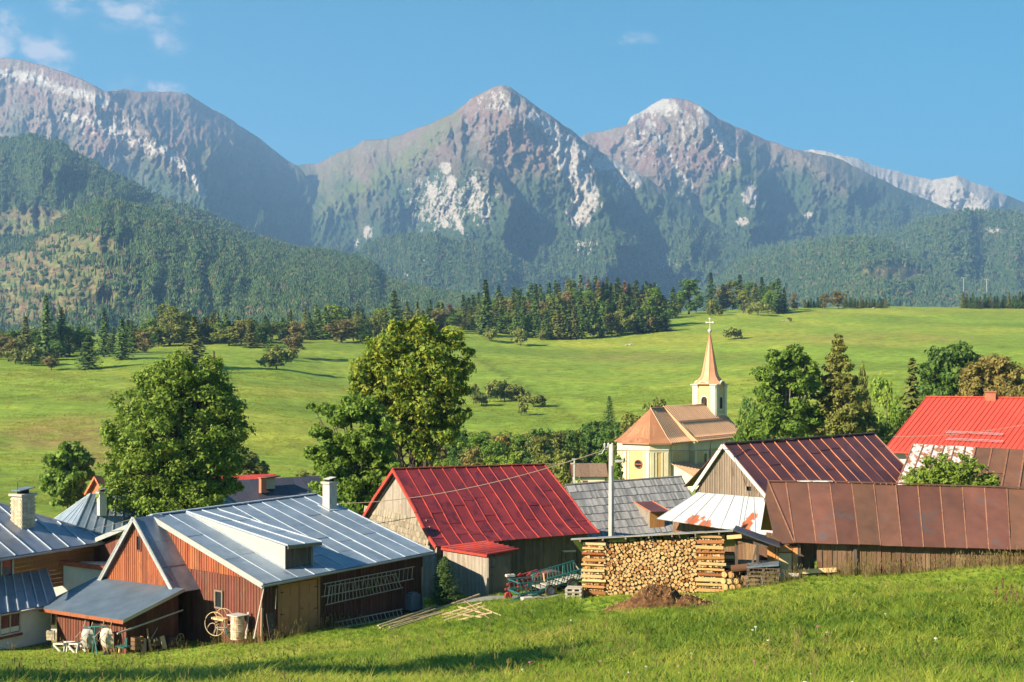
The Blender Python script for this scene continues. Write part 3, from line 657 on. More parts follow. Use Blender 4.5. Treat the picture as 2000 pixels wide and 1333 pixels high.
M['red'] = metal_mat('crimson_painted_sheet', (.125, .013, .017), (.20, .022, .024), .5, .05, .6, (.085, .010, .02), .13, th=.52, bstr=.2)
M['redseam'] = metal_mat('crimson_sunlit_seam', (.30, .03, .022), (.42, .055, .035), .5, 0, 3)  # crimson sheet made lighter: sunlight on the seams put into the colour
M['bright'] = metal_mat('tomato_red_sheet', (.42, .048, .03), (.50, .062, .04), .5, 0, .4, None, .03)
M['brightseam'] = metal_mat('tomato_red_seam', (.36, .04, .03), (.48, .05, .04), .5, 0, 3)
M['purple'] = metal_mat('dark_maroon_sheet', (.075, .025, .028), (.14, .045, .042), .42, .15, .6, (.045, .025, .04), .18, th=.55, bstr=.2)
M['purpleseam'] = metal_mat('rusty_orange_seam', (.33, .10, .045), (.46, .17, .08), .6, 0, 3)
M['rust'] = metal_mat('brown_rusted_sheet', (.085, .038, .025), (.145, .062, .038), .6, .05, .5, (.085, .062, .058), .2, th=.57, hue=.012, bstr=.25)
M['rustseam'] = metal_mat('bright_rust_seam', (.17, .07, .04), (.28, .14, .085), .8, 0, 5, (.07, .035, .025), .2)
M['whiterust'] = metal_mat('peeling_white_sheet', (.62, .64, .66), (.74, .75, .76), .55, .1, .9, None, .03)
M['white2'] = metal_mat('flaking_white_rust_sheet', (.50, .47, .44), (.66, .64, .62), .6, .1, 1.6, (.26, .10, .05), .05, th=.47)
M['copper'] = metal_mat('copper_brown_sheet', (.52, .24, .125), (.62, .30, .16), .6, .0, .5, None, .05)
M['copperdark'] = metal_mat('ribbed_copper_sheet', (.48, .235, .115), (.60, .31, .16), .7, 0.0, .5, None, .06)
M['brown'] = plank_mat('red_brown_boards', (.10, .034, .024), (.17, .06, .04), (.13, .075, .055))
M['orangebrown'] = plank_mat('orange_brown_boards', (.21, .062, .028), (.33, .11, .05), (.16, .06, .04))
M['dark'] = plank_mat('shade_dark_boards', (.06, .024, .017), (.11, .045, .03), None)  # brown boards darkened in colour for the shade of walls facing off the sun
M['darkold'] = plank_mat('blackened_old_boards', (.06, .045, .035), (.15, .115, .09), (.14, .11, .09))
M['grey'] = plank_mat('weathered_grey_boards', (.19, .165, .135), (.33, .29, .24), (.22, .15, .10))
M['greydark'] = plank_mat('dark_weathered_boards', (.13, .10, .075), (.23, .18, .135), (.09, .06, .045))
M['umber'] = plank_mat('umber_old_boards', (.10, .055, .032), (.19, .115, .07), (.24, .16, .10), .9)
M['freshwood'] = plank_mat('amber_new_boards', (.50, .21, .07), (.62, .30, .11), (.38, .13, .04))
M['palewood'] = plank_mat('pale_plywood', (.58, .36, .18), (.66, .44, .24), None, varv=.1)
M['ladder'] = plank_mat('silvery_ladder_wood', (.27, .24, .20), (.40, .36, .30), None)
M['pole'] = plank_mat('peeled_pole_wood', (.32, .23, .14), (.46, .35, .22), (.30, .2, .12))
M['cladding'] = plank_mat('amber_cladding', (.24, .10, .035), (.36, .16, .06), None, varv=.12)
M['door'] = plain('ochre_door_paint', (.36, .165, .07), .6, var=.04, amt=.12)
M['trim'] = plain('pale_trim_paint', (.28, .30, .30), .55, var=.05, amt=.12)
M['whitetrim'] = plain('white_trim_paint', (.42, .41, .385), .6, var=.05, amt=.15)
M['zinc'] = plain('zinc_gutter', (.30, .34, .38), .4, .6, .05, 4, .15)
M['render'] = plain('white_render', (.58, .56, .53), .9, var=.03, amt=.08)
M['cream'] = plain('cream_render', (.60, .54, .39), .9, var=.03, amt=.12, sc=.7)
M['yellow'] = plain('yellow_render', (.54, .40, .18), .9, var=.03, amt=.14, sc=.7)
M['stone'] = plain('rubble_stone', (.30, .25, .19), .95, var=.2, amt=.4, bump=.5)
M['brick'] = plain('sandy_brick', (.46, .38, .27), .9, var=.22, amt=.25)
M['concrete'] = plain('grey_concrete', (.42, .38, .33), .9, var=.1, amt=.2)
M['redbrick'] = plain('old_red_brick', (.36, .12, .07), .9, var=.25, amt=.2)
M['black'] = plain('black_iron', (.02, .02, .022), .6, var=.1)
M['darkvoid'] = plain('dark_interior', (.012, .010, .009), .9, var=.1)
M['teal'] = plain('teal_paint', (.02, .115, .11), .5, .1, .12, 6, .25)
M['redpaint'] = plain('faded_red_machine_paint', (.28, .035, .028), .6, .1, .2, 6, .4)
M['tyre'] = plain('old_rubber', (.03, .028, .026), .9, var=.1)
M['tiles'] = plain('dark_blue_roof_tiles', (.05, .052, .075), .55, .1, .15, 3, .2)
M['orange'] = plain('terracotta_render', (.50, .16, .08), .9, var=.05)
def island_mat(name, a, b_):
    m, nt = new_mat(name); ge = N(nt, 'ShaderNodeNewGeometry'); c = ramp(nt, ge.outputs['Random Per Island'], [(0, a), (1, b_)]); n = noise_out(nt, 5, 5, .7, 'World')
    h = N(nt, 'ShaderNodeHueSaturation'); nt.links.new(c, h.inputs['Color']); nt.links.new(mth(nt, 'ADD', n, .5), h.inputs['Value'])
    finish(nt, h.outputs[0], .85, 0, n, .4, .02, .25); return m
M['shingle'] = island_mat('grey_wooden_shingles', (.10, .105, .115), (.25, .25, .26)); M['shinglewarm'] = island_mat('warm_grey_shingles', (.15, .125, .09), (.30, .26, .20))
UNUSED = lambda *a, **k: None
UNUSED('grey_wooden_shingles', (.12, .125, .135), (.23, .235, .25), (.16, .15, .14), varv=.0, sc=6)
UNUSED('warm_grey_shingles', (.22, .18, .13), (.36, .31, .24), (.27, .2, .13), varv=.0, sc=6)
m_, nt = new_mat('window_glass'); g_ = finish(nt, (.02, .025, .03), .06, .0, spec=.8); M['glass'] = m_
m_, nt = new_mat('curtain'); finish(nt, (.55, .54, .5), .9); M['curtain'] = m_

# ================================================================== blue roofed barn
D, Q = dirs(50); S = -Q
A = P(515, 1142, 53); B = on(A, D, 845, 1078); C = on(A, Q, 295, 1008); E = on(C, D, 617, 966)
bb = thing('barn', flatz(A+Q*.4+D*.25, gz(A.x, A.y)), 'long brown board barn with silvery blue metal roof and a shed dormer', 'barn')
roof(bb, [(C, E), (A, B)], 11, M['blue'], M['blueseam'], [3, 4, 5], wob=.02, jl=False, seam_w=.032, seam_h=.04)
nb = nrm(C, E, A)
Cb, Eb = C+Q*8.2-UP*2.6, E+Q*8.2-UP*2.6
roof(bb, [(Eb, Cb), (E+Q*.02, C+Q*.02)][::-1] and [(E+Q*.02, C+Q*.02), (Eb, Cb)], 11, M['blue'], M['blueseam'])
beamp(bb, 'ridge_cap', M['blueseam'], C+UP*.05, E+UP*.05, .2, .05)
beamp(bb, 'verge_board', M['trim'], C-D*.03-UP*.06, A-D*.03-UP*.06, .06, .24)
beamp(bb, 'verge_board', M['trim'], E+D*.03-UP*.06, B+D*.03-UP*.06, .05, .2)
beamp(bb, 'verge_board', M['trim'], C-D*.03-UP*.06, Cb-D*.03-UP*.06, .05, .2)
# walls
gA = A+Q*.45+D*.28; wl = (B-A).dot(D)-.55; gw = 7.6*2-.6
GB = flatz(gA, 0)
topz = lambda s: (A.z-.12)+(C.z-A.z)*((s+.45)/((C-A).dot(Q)))
sC = (C-A).dot(Q)-.45
z0 = 22.8-3.6
z0 = min(gz(gA.x, gA.y), gz((gA+Q*8).x, (gA+Q*8).y))-.6
mid = lambda s: hit(400, 1112, gA, D).z+(hit(500, 1128, gA, D).z-hit(400, 1112, gA, D).z)*((3.2-s)/3.2)
zmid = hit(420, 1119, gA, D).z
wc = hit(429, 1171, gA, D); ws = (wc-gA).dot(Q)
wall(bb, gA, Q, -D, sC, [(0, min(topz(0), zmid)), (1.2, min(topz(1.2), zmid)), (sC, zmid)], [(0, z0), (sC, z0)], .19, M['brown'], [(ws-.22, ws+.26, wc.z-.36, wc.z+.36)], batten=.04)
wall(bb, gA+(-D)*.03, Q, -D, sC-.0, [(0, topz(0)), (sC, topz(sC)-.05)], [(0, topz(0)-.02), (.9, zmid), (sC, zmid)], .17, M['orangebrown'], batten=.035)
wall(bb, gA+Q*sC, Q, -D, sC, [(0, topz(sC)-.05), (sC, A.z-.5)], [(0, z0), (sC, z0)], .3, M['brown'])
window(bb, wc-D*.03, Q, -D, .56, .8, M['greydark'], M['glass'], .07, .1)
MB().box(gA+Q*sC*.98+D*(wl/2)-UP*0+Vector((0, 0, 0)), D, Q, UP, .001, .001, .001)
# front wall with the double door
fO = gA-Q*.0; ftop = lambda s: A.z-.06+(B.z-A.z)*s/wl
dl, dr = (hit(547, 1190, fO, Q)-fO).dot(D), (hit(620, 1190, fO, Q)-fO).dot(D)
dz1 = hit(583, 1136, fO, Q).z; dz0 = hit(583, 1242, fO, Q).z
wc2 = hit(722, 1150, fO, Q); w2 = (wc2-fO).dot(D)
wall(bb, fO, D, S, wl, [(0, ftop(0)), (wl, ftop(wl))], [(0, z0), (wl, z0+.4)], .2, M['dark'], [(dl, dr, z0, dz1), (w2-.35, w2+.35, wc2.z-.22, wc2.z+.22)], batten=.035)
window(bb, wc2+S*.0, D, S, .7, .44, M['dark'], M['glass'], .05, .08, mull=1)
for k in range(2):
    u0 = dl+(dr-dl)*k/2+.02; u1 = dl+(dr-dl)*(k+1)/2-.02; c = fO+D*((u0+u1)/2); c = flatz(c, (dz0+dz1)/2)-S*.02
    dd = MB().box(c, D, UP, S, (u1-u0)/2, (dz1-dz0)/2-.03, .025).build('door', M['door'], bb)
    hh = dz1-dz0; wv = (u1-u0)
    for (cz, h_) in ((.33, .22), (-.05, .28), (-.35, .22)):
        for sx in (-.24, .24):
            MB().box(c+UP*hh*cz+D*wv*sx+S*.03, D, UP, S, wv*.19, hh*h_*.42, .012).build('door_panel', M['door'], dd)
    for cz in (.35, -.05, -.38):
        MB().box(c+UP*hh*cz+D*wv*(.42 if k else -.42)+S*.035, D, UP, S, .1, .02, .012).build('hinge', M['black'], dd)
    if k: MB().tube([c-D*wv*.42+S*.05, c-D*wv*.42+S*.1, c-D*wv*.34+S*.1], .012, 5).build('handle', M['black'], dd)
for (a_, b_) in (((dl-.07, dz0), (dl-.07, dz1+.1)), ((dr+.07, dz0), (dr+.07, dz1+.1)), ((dl-.1, dz1+.06), (dr+.1, dz1+.06))):
    beamp(bb, 'door_frame', M['door'], flatz(fO+D*a_[0], a_[1])+S*.02, flatz(fO+D*b_[0], b_[1])+S*.02, .09, .09)
wall(bb, gA+D*wl, Q, D, 2*sC, [(0, B.z-.1), (sC, E.z-.1), (2*sC, B.z-.4)], [(0, z0), (2*sC, z0)], .4, M['dark'])
gutter(bb, A+S*.07-D*.12-UP*.03, B+S*.07+D*.15-UP*.03, .085, M['zinc'])
ds = B+S*.07+D*.05
MB().tube([ds-UP*.1, ds-UP*.25, lerp(ds, fO+D*(wl-.1), 1)*1+UP*(ds.z-.75-fO.z)+S*.12, flatz(fO+D*(wl-.1)+S*.12, z0+.5)], .05, 8).build('downpipe', M['zinc'], bb)
# dormer
F0 = hit(557, 1113, A, nb); F1 = hit(613, 1106, A, nb); T0 = hit(557, 1066, F0, Q); T1 = F0+(F1-F0); T1 = flatz(F1, hit(613, 1059, F0, Q).z)
R0 = hit(359, 998, A, nb); R1 = R0+D*((F1-F0).dot(D)+.25); R1 = flatz(R1, C.z+(E.z-C.z)*.12)
fr0 = T0+S*.3-D*.1+UP*.0; fr1 = T1+S*.3+D*.2
dm = MB().build  # noqa
wall(bb, F0, D, S, (F1-F0).dot(D), [(0, T0.z), ((F1-F0).dot(D), T1.z)], [(0, F0.z-.02), ((F1-F0).dot(D), F1.z-.02)], .16, M['darkold'], name='dormer_board')
for (f_, t_, r_, nn_) in ((F0, T0, R0, -D), (F1, T1, R1, D)):
    slab(bb, 'dormer_cheek', M['trim'], [f_, t_, r_+UP*.02], nn_, .04)
roof(bb, [(R0-UP*.0, R1), (fr0+UP*.03, fr1+UP*.03)], 2, M['blue'], M['blueseam'], 3, th=.05, name='dormer_roof_panel', seam_name='dormer_roof_seam')
beamp(bb, 'dormer_fascia', M['greydark'], fr0-UP*.06, fr1-UP*.06, .04, .12)
# chimney
def chimney(parent, base, sx, sy, h, mat, U=D, V=Q, cap=True, hat=None, deep=.6, flare=0):
    c = base+UP*((h-deep)/2); o = MB().box(c, U, V, UP, sx/2, sy/2, (h+deep)/2).build('chimney', mat, parent)
    MB().box(base+UP*(h+.04), U, V, UP, sx/2+.07, sy/2+.07, .05).build('chimney_cap', mat, o)
    if hat:
        MB().box(base+UP*(h+.14), U, V, UP, sx*.3, sy*.3, .07).build('flue', M['darkvoid'], o)
        MB().box(base+UP*(h+.26), (U+UP*.18).normalized(), V, (UP-U*.18).normalized(), sx*.48, sy*.45, .012).build('chimney_hat', hat, o)
    return o
cb = hit(644, 992, A, nb); chimney(bb, cb, .5, .5, 1.22, M['concrete'], hat=M['whitetrim'])
MB().box(cb+UP*.02, D, (A-C).normalized(), nb, .42, .45, .03).build('chimney_flashing', M['blueseam'], bb)
# A-frame porch gable on the end of the barn
G0 = gA-D*1.15
ap = hit(268, 1012, G0, D); lf = hit(203, 1131, G0, D); rf = hit(341, 1147, G0, D)
sa, sl, sr = [(p-G0).dot(Q) for p in (ap, lf, rf)]
wn_c = hit(272.5, 1061, G0, D); sw = (wn_c-G0).dot(Q)-sr
bz = min(lf.z, rf.z)-.1
wall(bb, G0+Q*(sr+.18), Q, -D, sl-sr-.36, [(0, rf.z+.25), (sa-sr-.18, ap.z-.18), (sl-sr-.36, lf.z+.25)], [(0, rf.z-.1), (sl-sr, lf.z-.1)], .15, M['orangebrown'], [(sw-.18-.17, sw-.18+.17, wn_c.z-.34, wn_c.z+.34)], batten=.03)
window(bb, wn_c-D*.02, Q, -D, .36, .7, M['brown'], M['glass'], .05, .08)
for e_ in (lf, rf):
    beamp(bb, 'barge_board', M['trim'], ap-D*.22, e_-D*.22+(e_-ap).normalized()*.15, .05, .2)
ext = (rf-ap).normalized()
r2 = rf+ext*.35
roof(bb, [(ap-D*.22+UP*.03, ap+D*1.3+UP*.03), (r2-D*.22+UP*.03, r2+D*1.25+UP*.03)], 1, M['greymetal'], M['blueseam'], 3, jr=False)
roof(bb, [(ap+D*1.3+UP*.03, ap-D*.22+UP*.03), (lf+D*1.25, lf-D*.22)], 2, M['greymetal'], M['blueseam'], 2)
# lean-to with ribbed roof in front of it
bL = hit(187, 1128, G0, D); bR = hit(362, 1150, G0, D)-D*.05
fR = on(bR, -D, 240, 1212); fL = on(bL, -D, 68, 1186)
m_, nt = new_mat('ribbed_grey_sheet')
tc = N(nt, 'ShaderNodeTexCoord'); finish(nt, ramp(nt, noise_out(nt, 1.1, 5, .6, 'World'), [(.3, (.12, .165, .215)), (.7, (.19, .24, .30))]), .38, .45); M['ribbed'] = m_
def ribbed(parent, rows, nsheet, rib, mat, h=.02, name='roof_panel'):
    (a, b), (c, d) = rows; up = nrm(a, b, c); n = int((b-a).length/rib)*2; per = max(2, n//nsheet)
    k = 0
    for s_ in range(nsheet):
        i0 = s_*per; i1 = n if s_ == nsheet-1 else (s_+1)*per; v = []; f = []
        for i in range(i0, i1+1):
            u = i/n; e = up*(h if i % 2 else 0)
            v += [lerp(a, b, u)+e, lerp(c, d, u)+e, lerp(a, b, u)-up*.02, lerp(c, d, u)-up*.02]
        for i in range(i1-i0):
            q = i*4; f += [(q, q+1, q+5, q+4), (q+3, q+2, q+6, q+7), (q+1, q+3, q+7, q+5), (q+2, q, q+4, q+6)]
        f += [(0, 2, 3, 1), (len(v)-4, len(v)-3, len(v)-1, len(v)-2)]
        mesh_obj(name, v, f, mat, parent)
lt = thing('lean_to', flatz((fL+fR)/2+D*.6, gz(((fL+fR)/2+D*.6).x, ((fL+fR)/2+D*.6).y)), 'brown board lean-to with a ribbed blue grey tin roof', 'lean-to')
ribbed(lt, [(bL, bR), (fL, fR)], 3, .11, M['ribbed'])
beamp(lt, 'fascia', M['orangebrown'], fL-UP*.09+D*.02, fR-UP*.09+D*.02, .04, .15)
beamp(lt, 'verge_trim', M['zinc'], bR+S*.02-UP*.04, fR+S*.02-UP*.04, .03, .14)
def under(p, q, r_, s): pass
wO = fR+D*.45+Q*.45; wLn = (fL-fR).dot(Q)-.9-.6
wO_l = wLn-.1
gt = lambda s: fR.z+.02+(fL.z-fR.z)*s/((fL-fR).dot(Q))
wall(lt, wO, Q, -D, wO_l, [(0, gt(.45)), (wO_l, gt(wO_l))], [(0, gz(wO.x, wO.y)-.3), (wO_l, gz((wO+Q*wO_l).x, (wO+Q*wO_l).y)-.3)], .21, M['brown'], [(2.05, 2.75, 0, gt(0)-.1)], batten=.035)
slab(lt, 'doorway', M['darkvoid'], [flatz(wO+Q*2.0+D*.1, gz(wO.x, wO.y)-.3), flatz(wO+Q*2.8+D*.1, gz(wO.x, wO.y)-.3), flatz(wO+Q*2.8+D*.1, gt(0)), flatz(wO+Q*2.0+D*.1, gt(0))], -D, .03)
sdl = (bR-fR).dot(D)-.45
wall(lt, wO, D, S, sdl, [(0, fR.z+.0), (sdl, bR.z-.06)], [(0, gz(wO.x, wO.y)-.3), (sdl, gz(wO.x, wO.y)-.2)], .2, M['dark'])
wall(lt, wO+Q*wO_l, D, Q, sdl, [(0, fL.z), (sdl, bL.z-.06)], [(0, gz(wO.x, wO.y)-.3), (sdl, gz(wO.x, wO.y)-.2)], .2, M['brown'])
pp = fL-Q*.25+D*.08
MB().tube([flatz(pp, gz(pp.x, pp.y)-.2), flatz(pp+Q*.03, gz(pp.x, pp.y)+.7), pp-UP*.1], .03, 6).build('post', M['greydark'], lt)

# ================================================================== red roofed barn
D3, Q3 = dirs(30); S3 = -Q3
A3 = P(852, 1068, 66); B3 = on(A3, D3, 1170, 1041); C3 = on(A3, Q3, 768, 917); E3 = on(C3, D3, 1062, 908)
g3 = A3+Q3*.55+D3*.3
rb = thing('barn', flatz(g3, gz(g3.x, g3.y)), 'steep crimson roofed barn with weathered grey board and shingle gable', 'barn')
kk = lambda a, b, t, dz: lerp(a, b, t)-UP*dz
rows3 = [(C3, E3), (kk(C3, A3, .5, .0)-UP*.02, kk(E3, B3, .5, .02)), (kk(C3, A3, .72, .16), kk(E3, B3, .72, .14)), (kk(C3, A3, .86, .12), kk(E3, B3, .86, .12)), (A3, B3)]
roof(rb, rows3, 13, M['red'], M['redseam'], [3, 4, 5], seam_w=.035, seam_h=.05, wob=.02)
hw3 = (C3-A3).dot(Q3)
back3 = [(E3, C3)]+[(r_[1]+Q3*2*((C3-r_[0]).dot(Q3)), r_[0]+Q3*2*((C3-r_[0]).dot(Q3))) for r_ in rows3[1:]]
roof(rb, back3, 13, M['red'], M['redseam'], 1)
beamp(rb, 'ridge_cap', M['redseam'], C3+UP*.05-D3*.05, E3+UP*.05, .2, .05)
for rs in (rows3, back3):
    mb = MB(); idx = 0 if rs is rows3 else 1
    for a_, b_ in zip(rs[:-1], rs[1:]): mb.beam(a_[idx]-D3*.04-UP*.06, b_[idx]-D3*.04-UP*.06, .05, .17)
    mb.build('barge_board', M['redseam'], rb)
mb = MB()
for a_, b_ in zip(rows3[:-1], rows3[1:]): mb.beam(a_[1]+D3*.04-UP*.02, b_[1]+D3*.04-UP*.02, .05, .14)
mb.build('barge_board', M['redseam'], rb)
z3 = gz(g3.x, g3.y)-.5; off = .55
prof = [((r_[0]-A3).dot(Q3)-off, r_[0].z-.1) for r_ in rows3][::-1]; prof += [(2*(hw3-off)-s, z) for s, z in prof[::-1][1:]]
wg = 2*(hw3-off)
zb = hit(770, 1004, g3, D3).z; zeave = A3.z-.1
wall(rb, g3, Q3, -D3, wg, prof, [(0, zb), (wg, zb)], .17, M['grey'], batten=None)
for sgn in (0, 1):
    apx = flatz(g3+Q3*(wg/2), pl(prof, wg/2)); e_ = flatz(g3+Q3*(wg if sgn else 0), 0); s_b = (.75 if not sgn else wg-.75)
    beamp(rb, 'gable_trim', M['whitetrim'], apx-D3*.05-UP*.05, flatz(g3+Q3*s_b, pl(prof, s_b))-D3*.05, .03, .08)
def shingles(parent, O, U, V, Nn, width_at, nrow, h, w, mat, th=.03, name='shingles', rnd=None):
    """overlapping courses; O at lower edge, V up the slope"""
    rnd = rnd or random.Random(5); mb = MB()
    for r_ in range(nrow):
        s0, s1 = width_at(r_); s = s0+rnd.uniform(-w, 0)
        while s < s1:
            ww = w*rnd.uniform(.7, 1.25); a = max(s, s0); b_ = min(s+ww-.008, s1)
            if b_-a > .02:
                e = rnd.uniform(0, .012); lo = rnd.uniform(-.03, .03)
                p = [O+U*a+V*(r_*h+lo), O+U*b_+V*(r_*h+lo+rnd.uniform(-.015, .015)), O+U*b_+V*((r_+1)*h+.08), O+U*a+V*((r_+1)*h+.08)]
                hi = th+e
                mb.add([p[0]+Nn*hi, p[1]+Nn*hi, p[2]+Nn*.004, p[3]+Nn*.004, p[0]-Nn*.0, p[1]-Nn*.0], [(0, 1, 2, 3), (4, 5, 1, 0), (4, 0, 3), (1, 5, 2)])
            s += ww
    o = mb.build(name, mat, parent); tag(o, kind='stuff'); return o
zs0 = hit(840, 1066, g3, D3).z
nr3 = 4; hh3 = (zb-zs0)/nr3
shingles(rb, flatz(g3, zs0)-D3*.0, Q3, UP, -D3, lambda r_: (max(0.0, np.interp(zs0+(r_+.5)*hh3, [p[1] for p in prof[:len(rows3)]], [p[0] for p in prof[:len(rows3)]])), wg-.1), nr3, hh3, .14, M['shinglewarm'], .05, 'gable_shingles')
wall(rb, g3+D3*.03, Q3, -D3, wg, [(0, zs0+.02), (wg, zs0+.02)], [(0, z3), (wg, z3)], .2, M['grey'])
wl3 = (B3-A3).dot(D3)-.7
dl3 = (hit(1130, 1100, g3, Q3)-g3).dot(D3); 
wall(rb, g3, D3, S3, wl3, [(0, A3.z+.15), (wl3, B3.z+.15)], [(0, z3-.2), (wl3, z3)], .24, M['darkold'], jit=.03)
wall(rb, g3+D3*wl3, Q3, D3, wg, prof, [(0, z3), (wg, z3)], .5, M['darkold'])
for (x0, x1, y) in ((1097, 1123, 1077),):
    beamp(rb, 'door_rail', M['ladder'], hit(x0, y, g3, Q3)+S3*.06, hit(x1, y-1, g3, Q3)+S3*.06, .05, .1)
for x in (1098, 1128):
    beamp(rb, 'door_post', M['darkold'], hit(x, 1077, g3, Q3)+S3*.06, hit(x, 1140, g3, Q3)+S3*.06, .12, .08)
beamp(rb, 'prop_board', M['ladder'], hit(1113, 1094, g3, Q3)+S3*.25, hit(1127, 1122, g3, Q3)+S3*.7, .18, .04)
# ---- little shed against it
sA = P(951, 1084, 61.5); sB = on(sA, D3, 1013, 1073); sC_ = on(sA, Q3, 862, 1070); sD = on(sB, Q3, 955, 1058)
sh = thing('shed', flatz(sA+Q3*.2+D3*.1, gz(sA.x, sA.y)), 'small pale plank shed with red sheet roof against the crimson barn', 'shed')
roof(sh, [(sD, sB+S3*.02), (sC_, sA)], 6, M['red'], M['redseam'], 1, seam_w=.06, seam_h=.06)
roof(sh, [(sD, sB+S3*.02), (sC_, sA)], 1, M['red'], None, 1, th=.08, name='roof_base') if False else None
beamp(sh, 'fascia', M['redseam'], sC_-UP*.06, sA-UP*.06, .04, .11); beamp(sh, 'fascia', M['red'], sA-UP*.06, sB-UP*.06, .04, .1)
s0_ = sA+D3*.12+Q3*.12; wq = (sC_-sA).dot(Q3)-.1; wd = (sB-sA).dot(D3)-.5; zz = gz(sA.x, sA.y)-.3
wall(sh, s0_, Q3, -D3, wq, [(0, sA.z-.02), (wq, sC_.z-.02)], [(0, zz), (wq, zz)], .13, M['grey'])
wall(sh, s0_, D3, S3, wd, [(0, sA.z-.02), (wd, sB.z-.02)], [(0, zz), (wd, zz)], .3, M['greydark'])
beamp(sh, 'corner_post', M['grey'], flatz(s0_, zz)+S3*.02-D3*.02, flatz(s0_, sA.z-.05)+S3*.02-D3*.02, .09)
dcen = hit(975, 1118, s0_, Q3)
MB().box(flatz(dcen, (zz+sA.z)/2)+S3*.035, D3, UP, S3, .42, (sA.z-zz)/2-.15, .02).build('door', M['greydark'], sh)
beamp(sh, 'strap', M['black'], hit(957, 1108, s0_, Q3)+S3*.07, hit(965, 1107, s0_, Q3)+S3*.07, .02, .04)

# ================================================================== grey shingled house with dormer
D4, Q4 = dirs(14); S4 = -Q4
C4 = P(1104, 949, 84); E4 = on(C4, D4, 1332, 932); A4 = on(C4, -Q4, 1195, 1052); B4 = on(A4, D4, 1420, 1030)
A4 = C4-Q4*6.0; A4 = flatz(A4, hit(1210, 1100, A4, Q4).z); B4 = A4+D4*((E4-C4).dot(D4)+.3)+UP*(E4.z-C4.z)
gh = thing('house', flatz((A4+B4)/2, gz(A4.x, A4.y)), 'house with grey wooden shingle roof between the crimson barn and the church', 'house')
up4 = nrm(C4, E4, A4); V4 = (C4-A4).normalized(); U4 = (E4-C4).normalized(); L4 = (C4-A4).length; W4 = (E4-C4).length
slab(gh, 'roof_deck', M['darkold'], [A4, B4, E4, C4], up4, .1)
shingles(gh, A4+up4*.005, U4, V4, up4, lambda r_: (0, W4), 10, L4/10, .12, M['shingle'], .055, 'roof_shingles')
Ab = C4+Q4*6; Ab = flatz(Ab, A4.z); Bb = E4+Q4*6; Bb = flatz(Bb, B4.z)
slab(gh, 'roof_back', M['shingle'], [C4, E4, Bb, Ab], Vector((0, 0, 1)), .08)
beamp(gh, 'ridge_board', M['shingle'], C4+UP*.08, E4+UP*.08, .16, .06)
for o_, nn_ in ((A4, -D4), (B4, D4)):
    slab(gh, 'gable_wall', M['grey'], [flatz(o_+Q4*.4-nn_*.2, A4.z-2.2), flatz(o_+Q4*11.5-nn_*.2, A4.z-2.2), flatz(o_+Q4*11.5-nn_*.2, A4.z+.1), flatz(o_+Q4*6-nn_*.2, C4.z-.15), flatz(o_+Q4*.4-nn_*.2, A4.z+.1)], nn_, .1)
slab(gh, 'wall', M['render'], [flatz(A4+Q4*.5, A4.z-2.5), flatz(B4+Q4*.5, A4.z-2.5), flatz(B4+Q4*.5, A4.z+.2), flatz(A4+Q4*.5, A4.z+.2)], S4, .1)
f0 = hit(1269, 1033, A4, up4); f1 = f0+D4*1.0; t0 = f0+UP*(hit(1269, 1000, f0, Q4).z-f0.z); t1 = t0+D4*1.0
r0 = hit(1236, 980, A4, up4); r1 = r0+D4*1.25+UP*.03
wall(gh, f0, D4, S4, 1.0, [(0, t0.z), (1, t1.z)], [(0, f0.z-.05), (1, f0.z-.05)], .5, M['cladding'], name='dormer_board')
slab(gh, 'dormer_cheek', M['grey'], [f0, t0, r0], -D4, .04); slab(gh, 'dormer_cheek', M['grey'], [f1, t1, r1], D4, .04)
roof(gh, [(r0, r1), (t0+S4*.4-D4*.08+UP*.02, t1+S4*.4+D4*.25+UP*.02)], 1, M['purple'], M['purpleseam'], 1, name='dormer_roof_panel', seam_name='dormer_roof_seam', seam_w=.03)

# ================================================================== maroon roofed barn with white skirt
D5, Q5 = dirs(36); S5 = -Q5
C5 = P(1413, 868, 60); E5 = on(C5, D5, 1706, 848)
K5 = on(C5, -Q5, 1497, 968); L5 = on(C5, -Q5, 1522, 1048)
w5 = (C5-K5).dot(Q5)
L5 = C5-Q5*3.9; L5 = flatz(L5, hit(1530, 1050, L5, D5).z)
dE = (E5-C5)
mb_ = thing('barn', flatz(L5, gz(L5.x, L5.y)), 'dark maroon roofed barn with white edged plank gable and peeling white skirt roof', 'barn')
K5b = K5+dE; L5b = L5+dE
roof(mb_, [(C5, E5), (K5, K5b)], 13, M['purple'], M['purpleseam'], [2, 3, 4], seam_w=.032, seam_h=.045, wob=.025)
m5 = lerp(K5, L5, 1.0)
roof(mb_, [(K5+S5*.01, K5b+S5*.01), (m5, L5b)], 26, M['purple'], M['purpleseam'], 1, seam_w=.03, wob=.02)
mir = lambda p: p+Q5*2*((C5-p).dot(Q5))
roof(mb_, [(E5, C5), (mir(K5b), mir(K5))], 13, M['purple'], None, 1)
beamp(mb_, 'ridge_cap', M['purple'], C5+UP*.05, E5+UP*.05, .18, .05)
beamp(mb_, 'verge_trim', M['whitetrim'], E5+D5*.04, K5b+D5*.04, .05, .08)
Kl = on(C5, Q5, 1352, 958)
for e_, nm in ((K5, 0), (Kl, 1)): beamp(mb_, 'barge_board', M['whitetrim'], C5-D5*.05-UP*.05, e_-D5*.05-UP*.05, .05, .17)
g5 = K5+D5*.15; s5 = (Kl-K5).dot(Q5); sa5 = (C5-K5).dot(Q5); zb5 = K5.z-.02
wall(mb_, g5+Q5*.1, Q5, -D5, s5-.2, [(0, K5.z-.02), (sa5-.1, C5.z-.2), (s5-.2, Kl.z)], [(0, zb5-.1), (s5, Kl.z-.12)], .16, M['greydark'], [(.95, 1.12, zb5+.12, zb5+.32)], batten=.03)
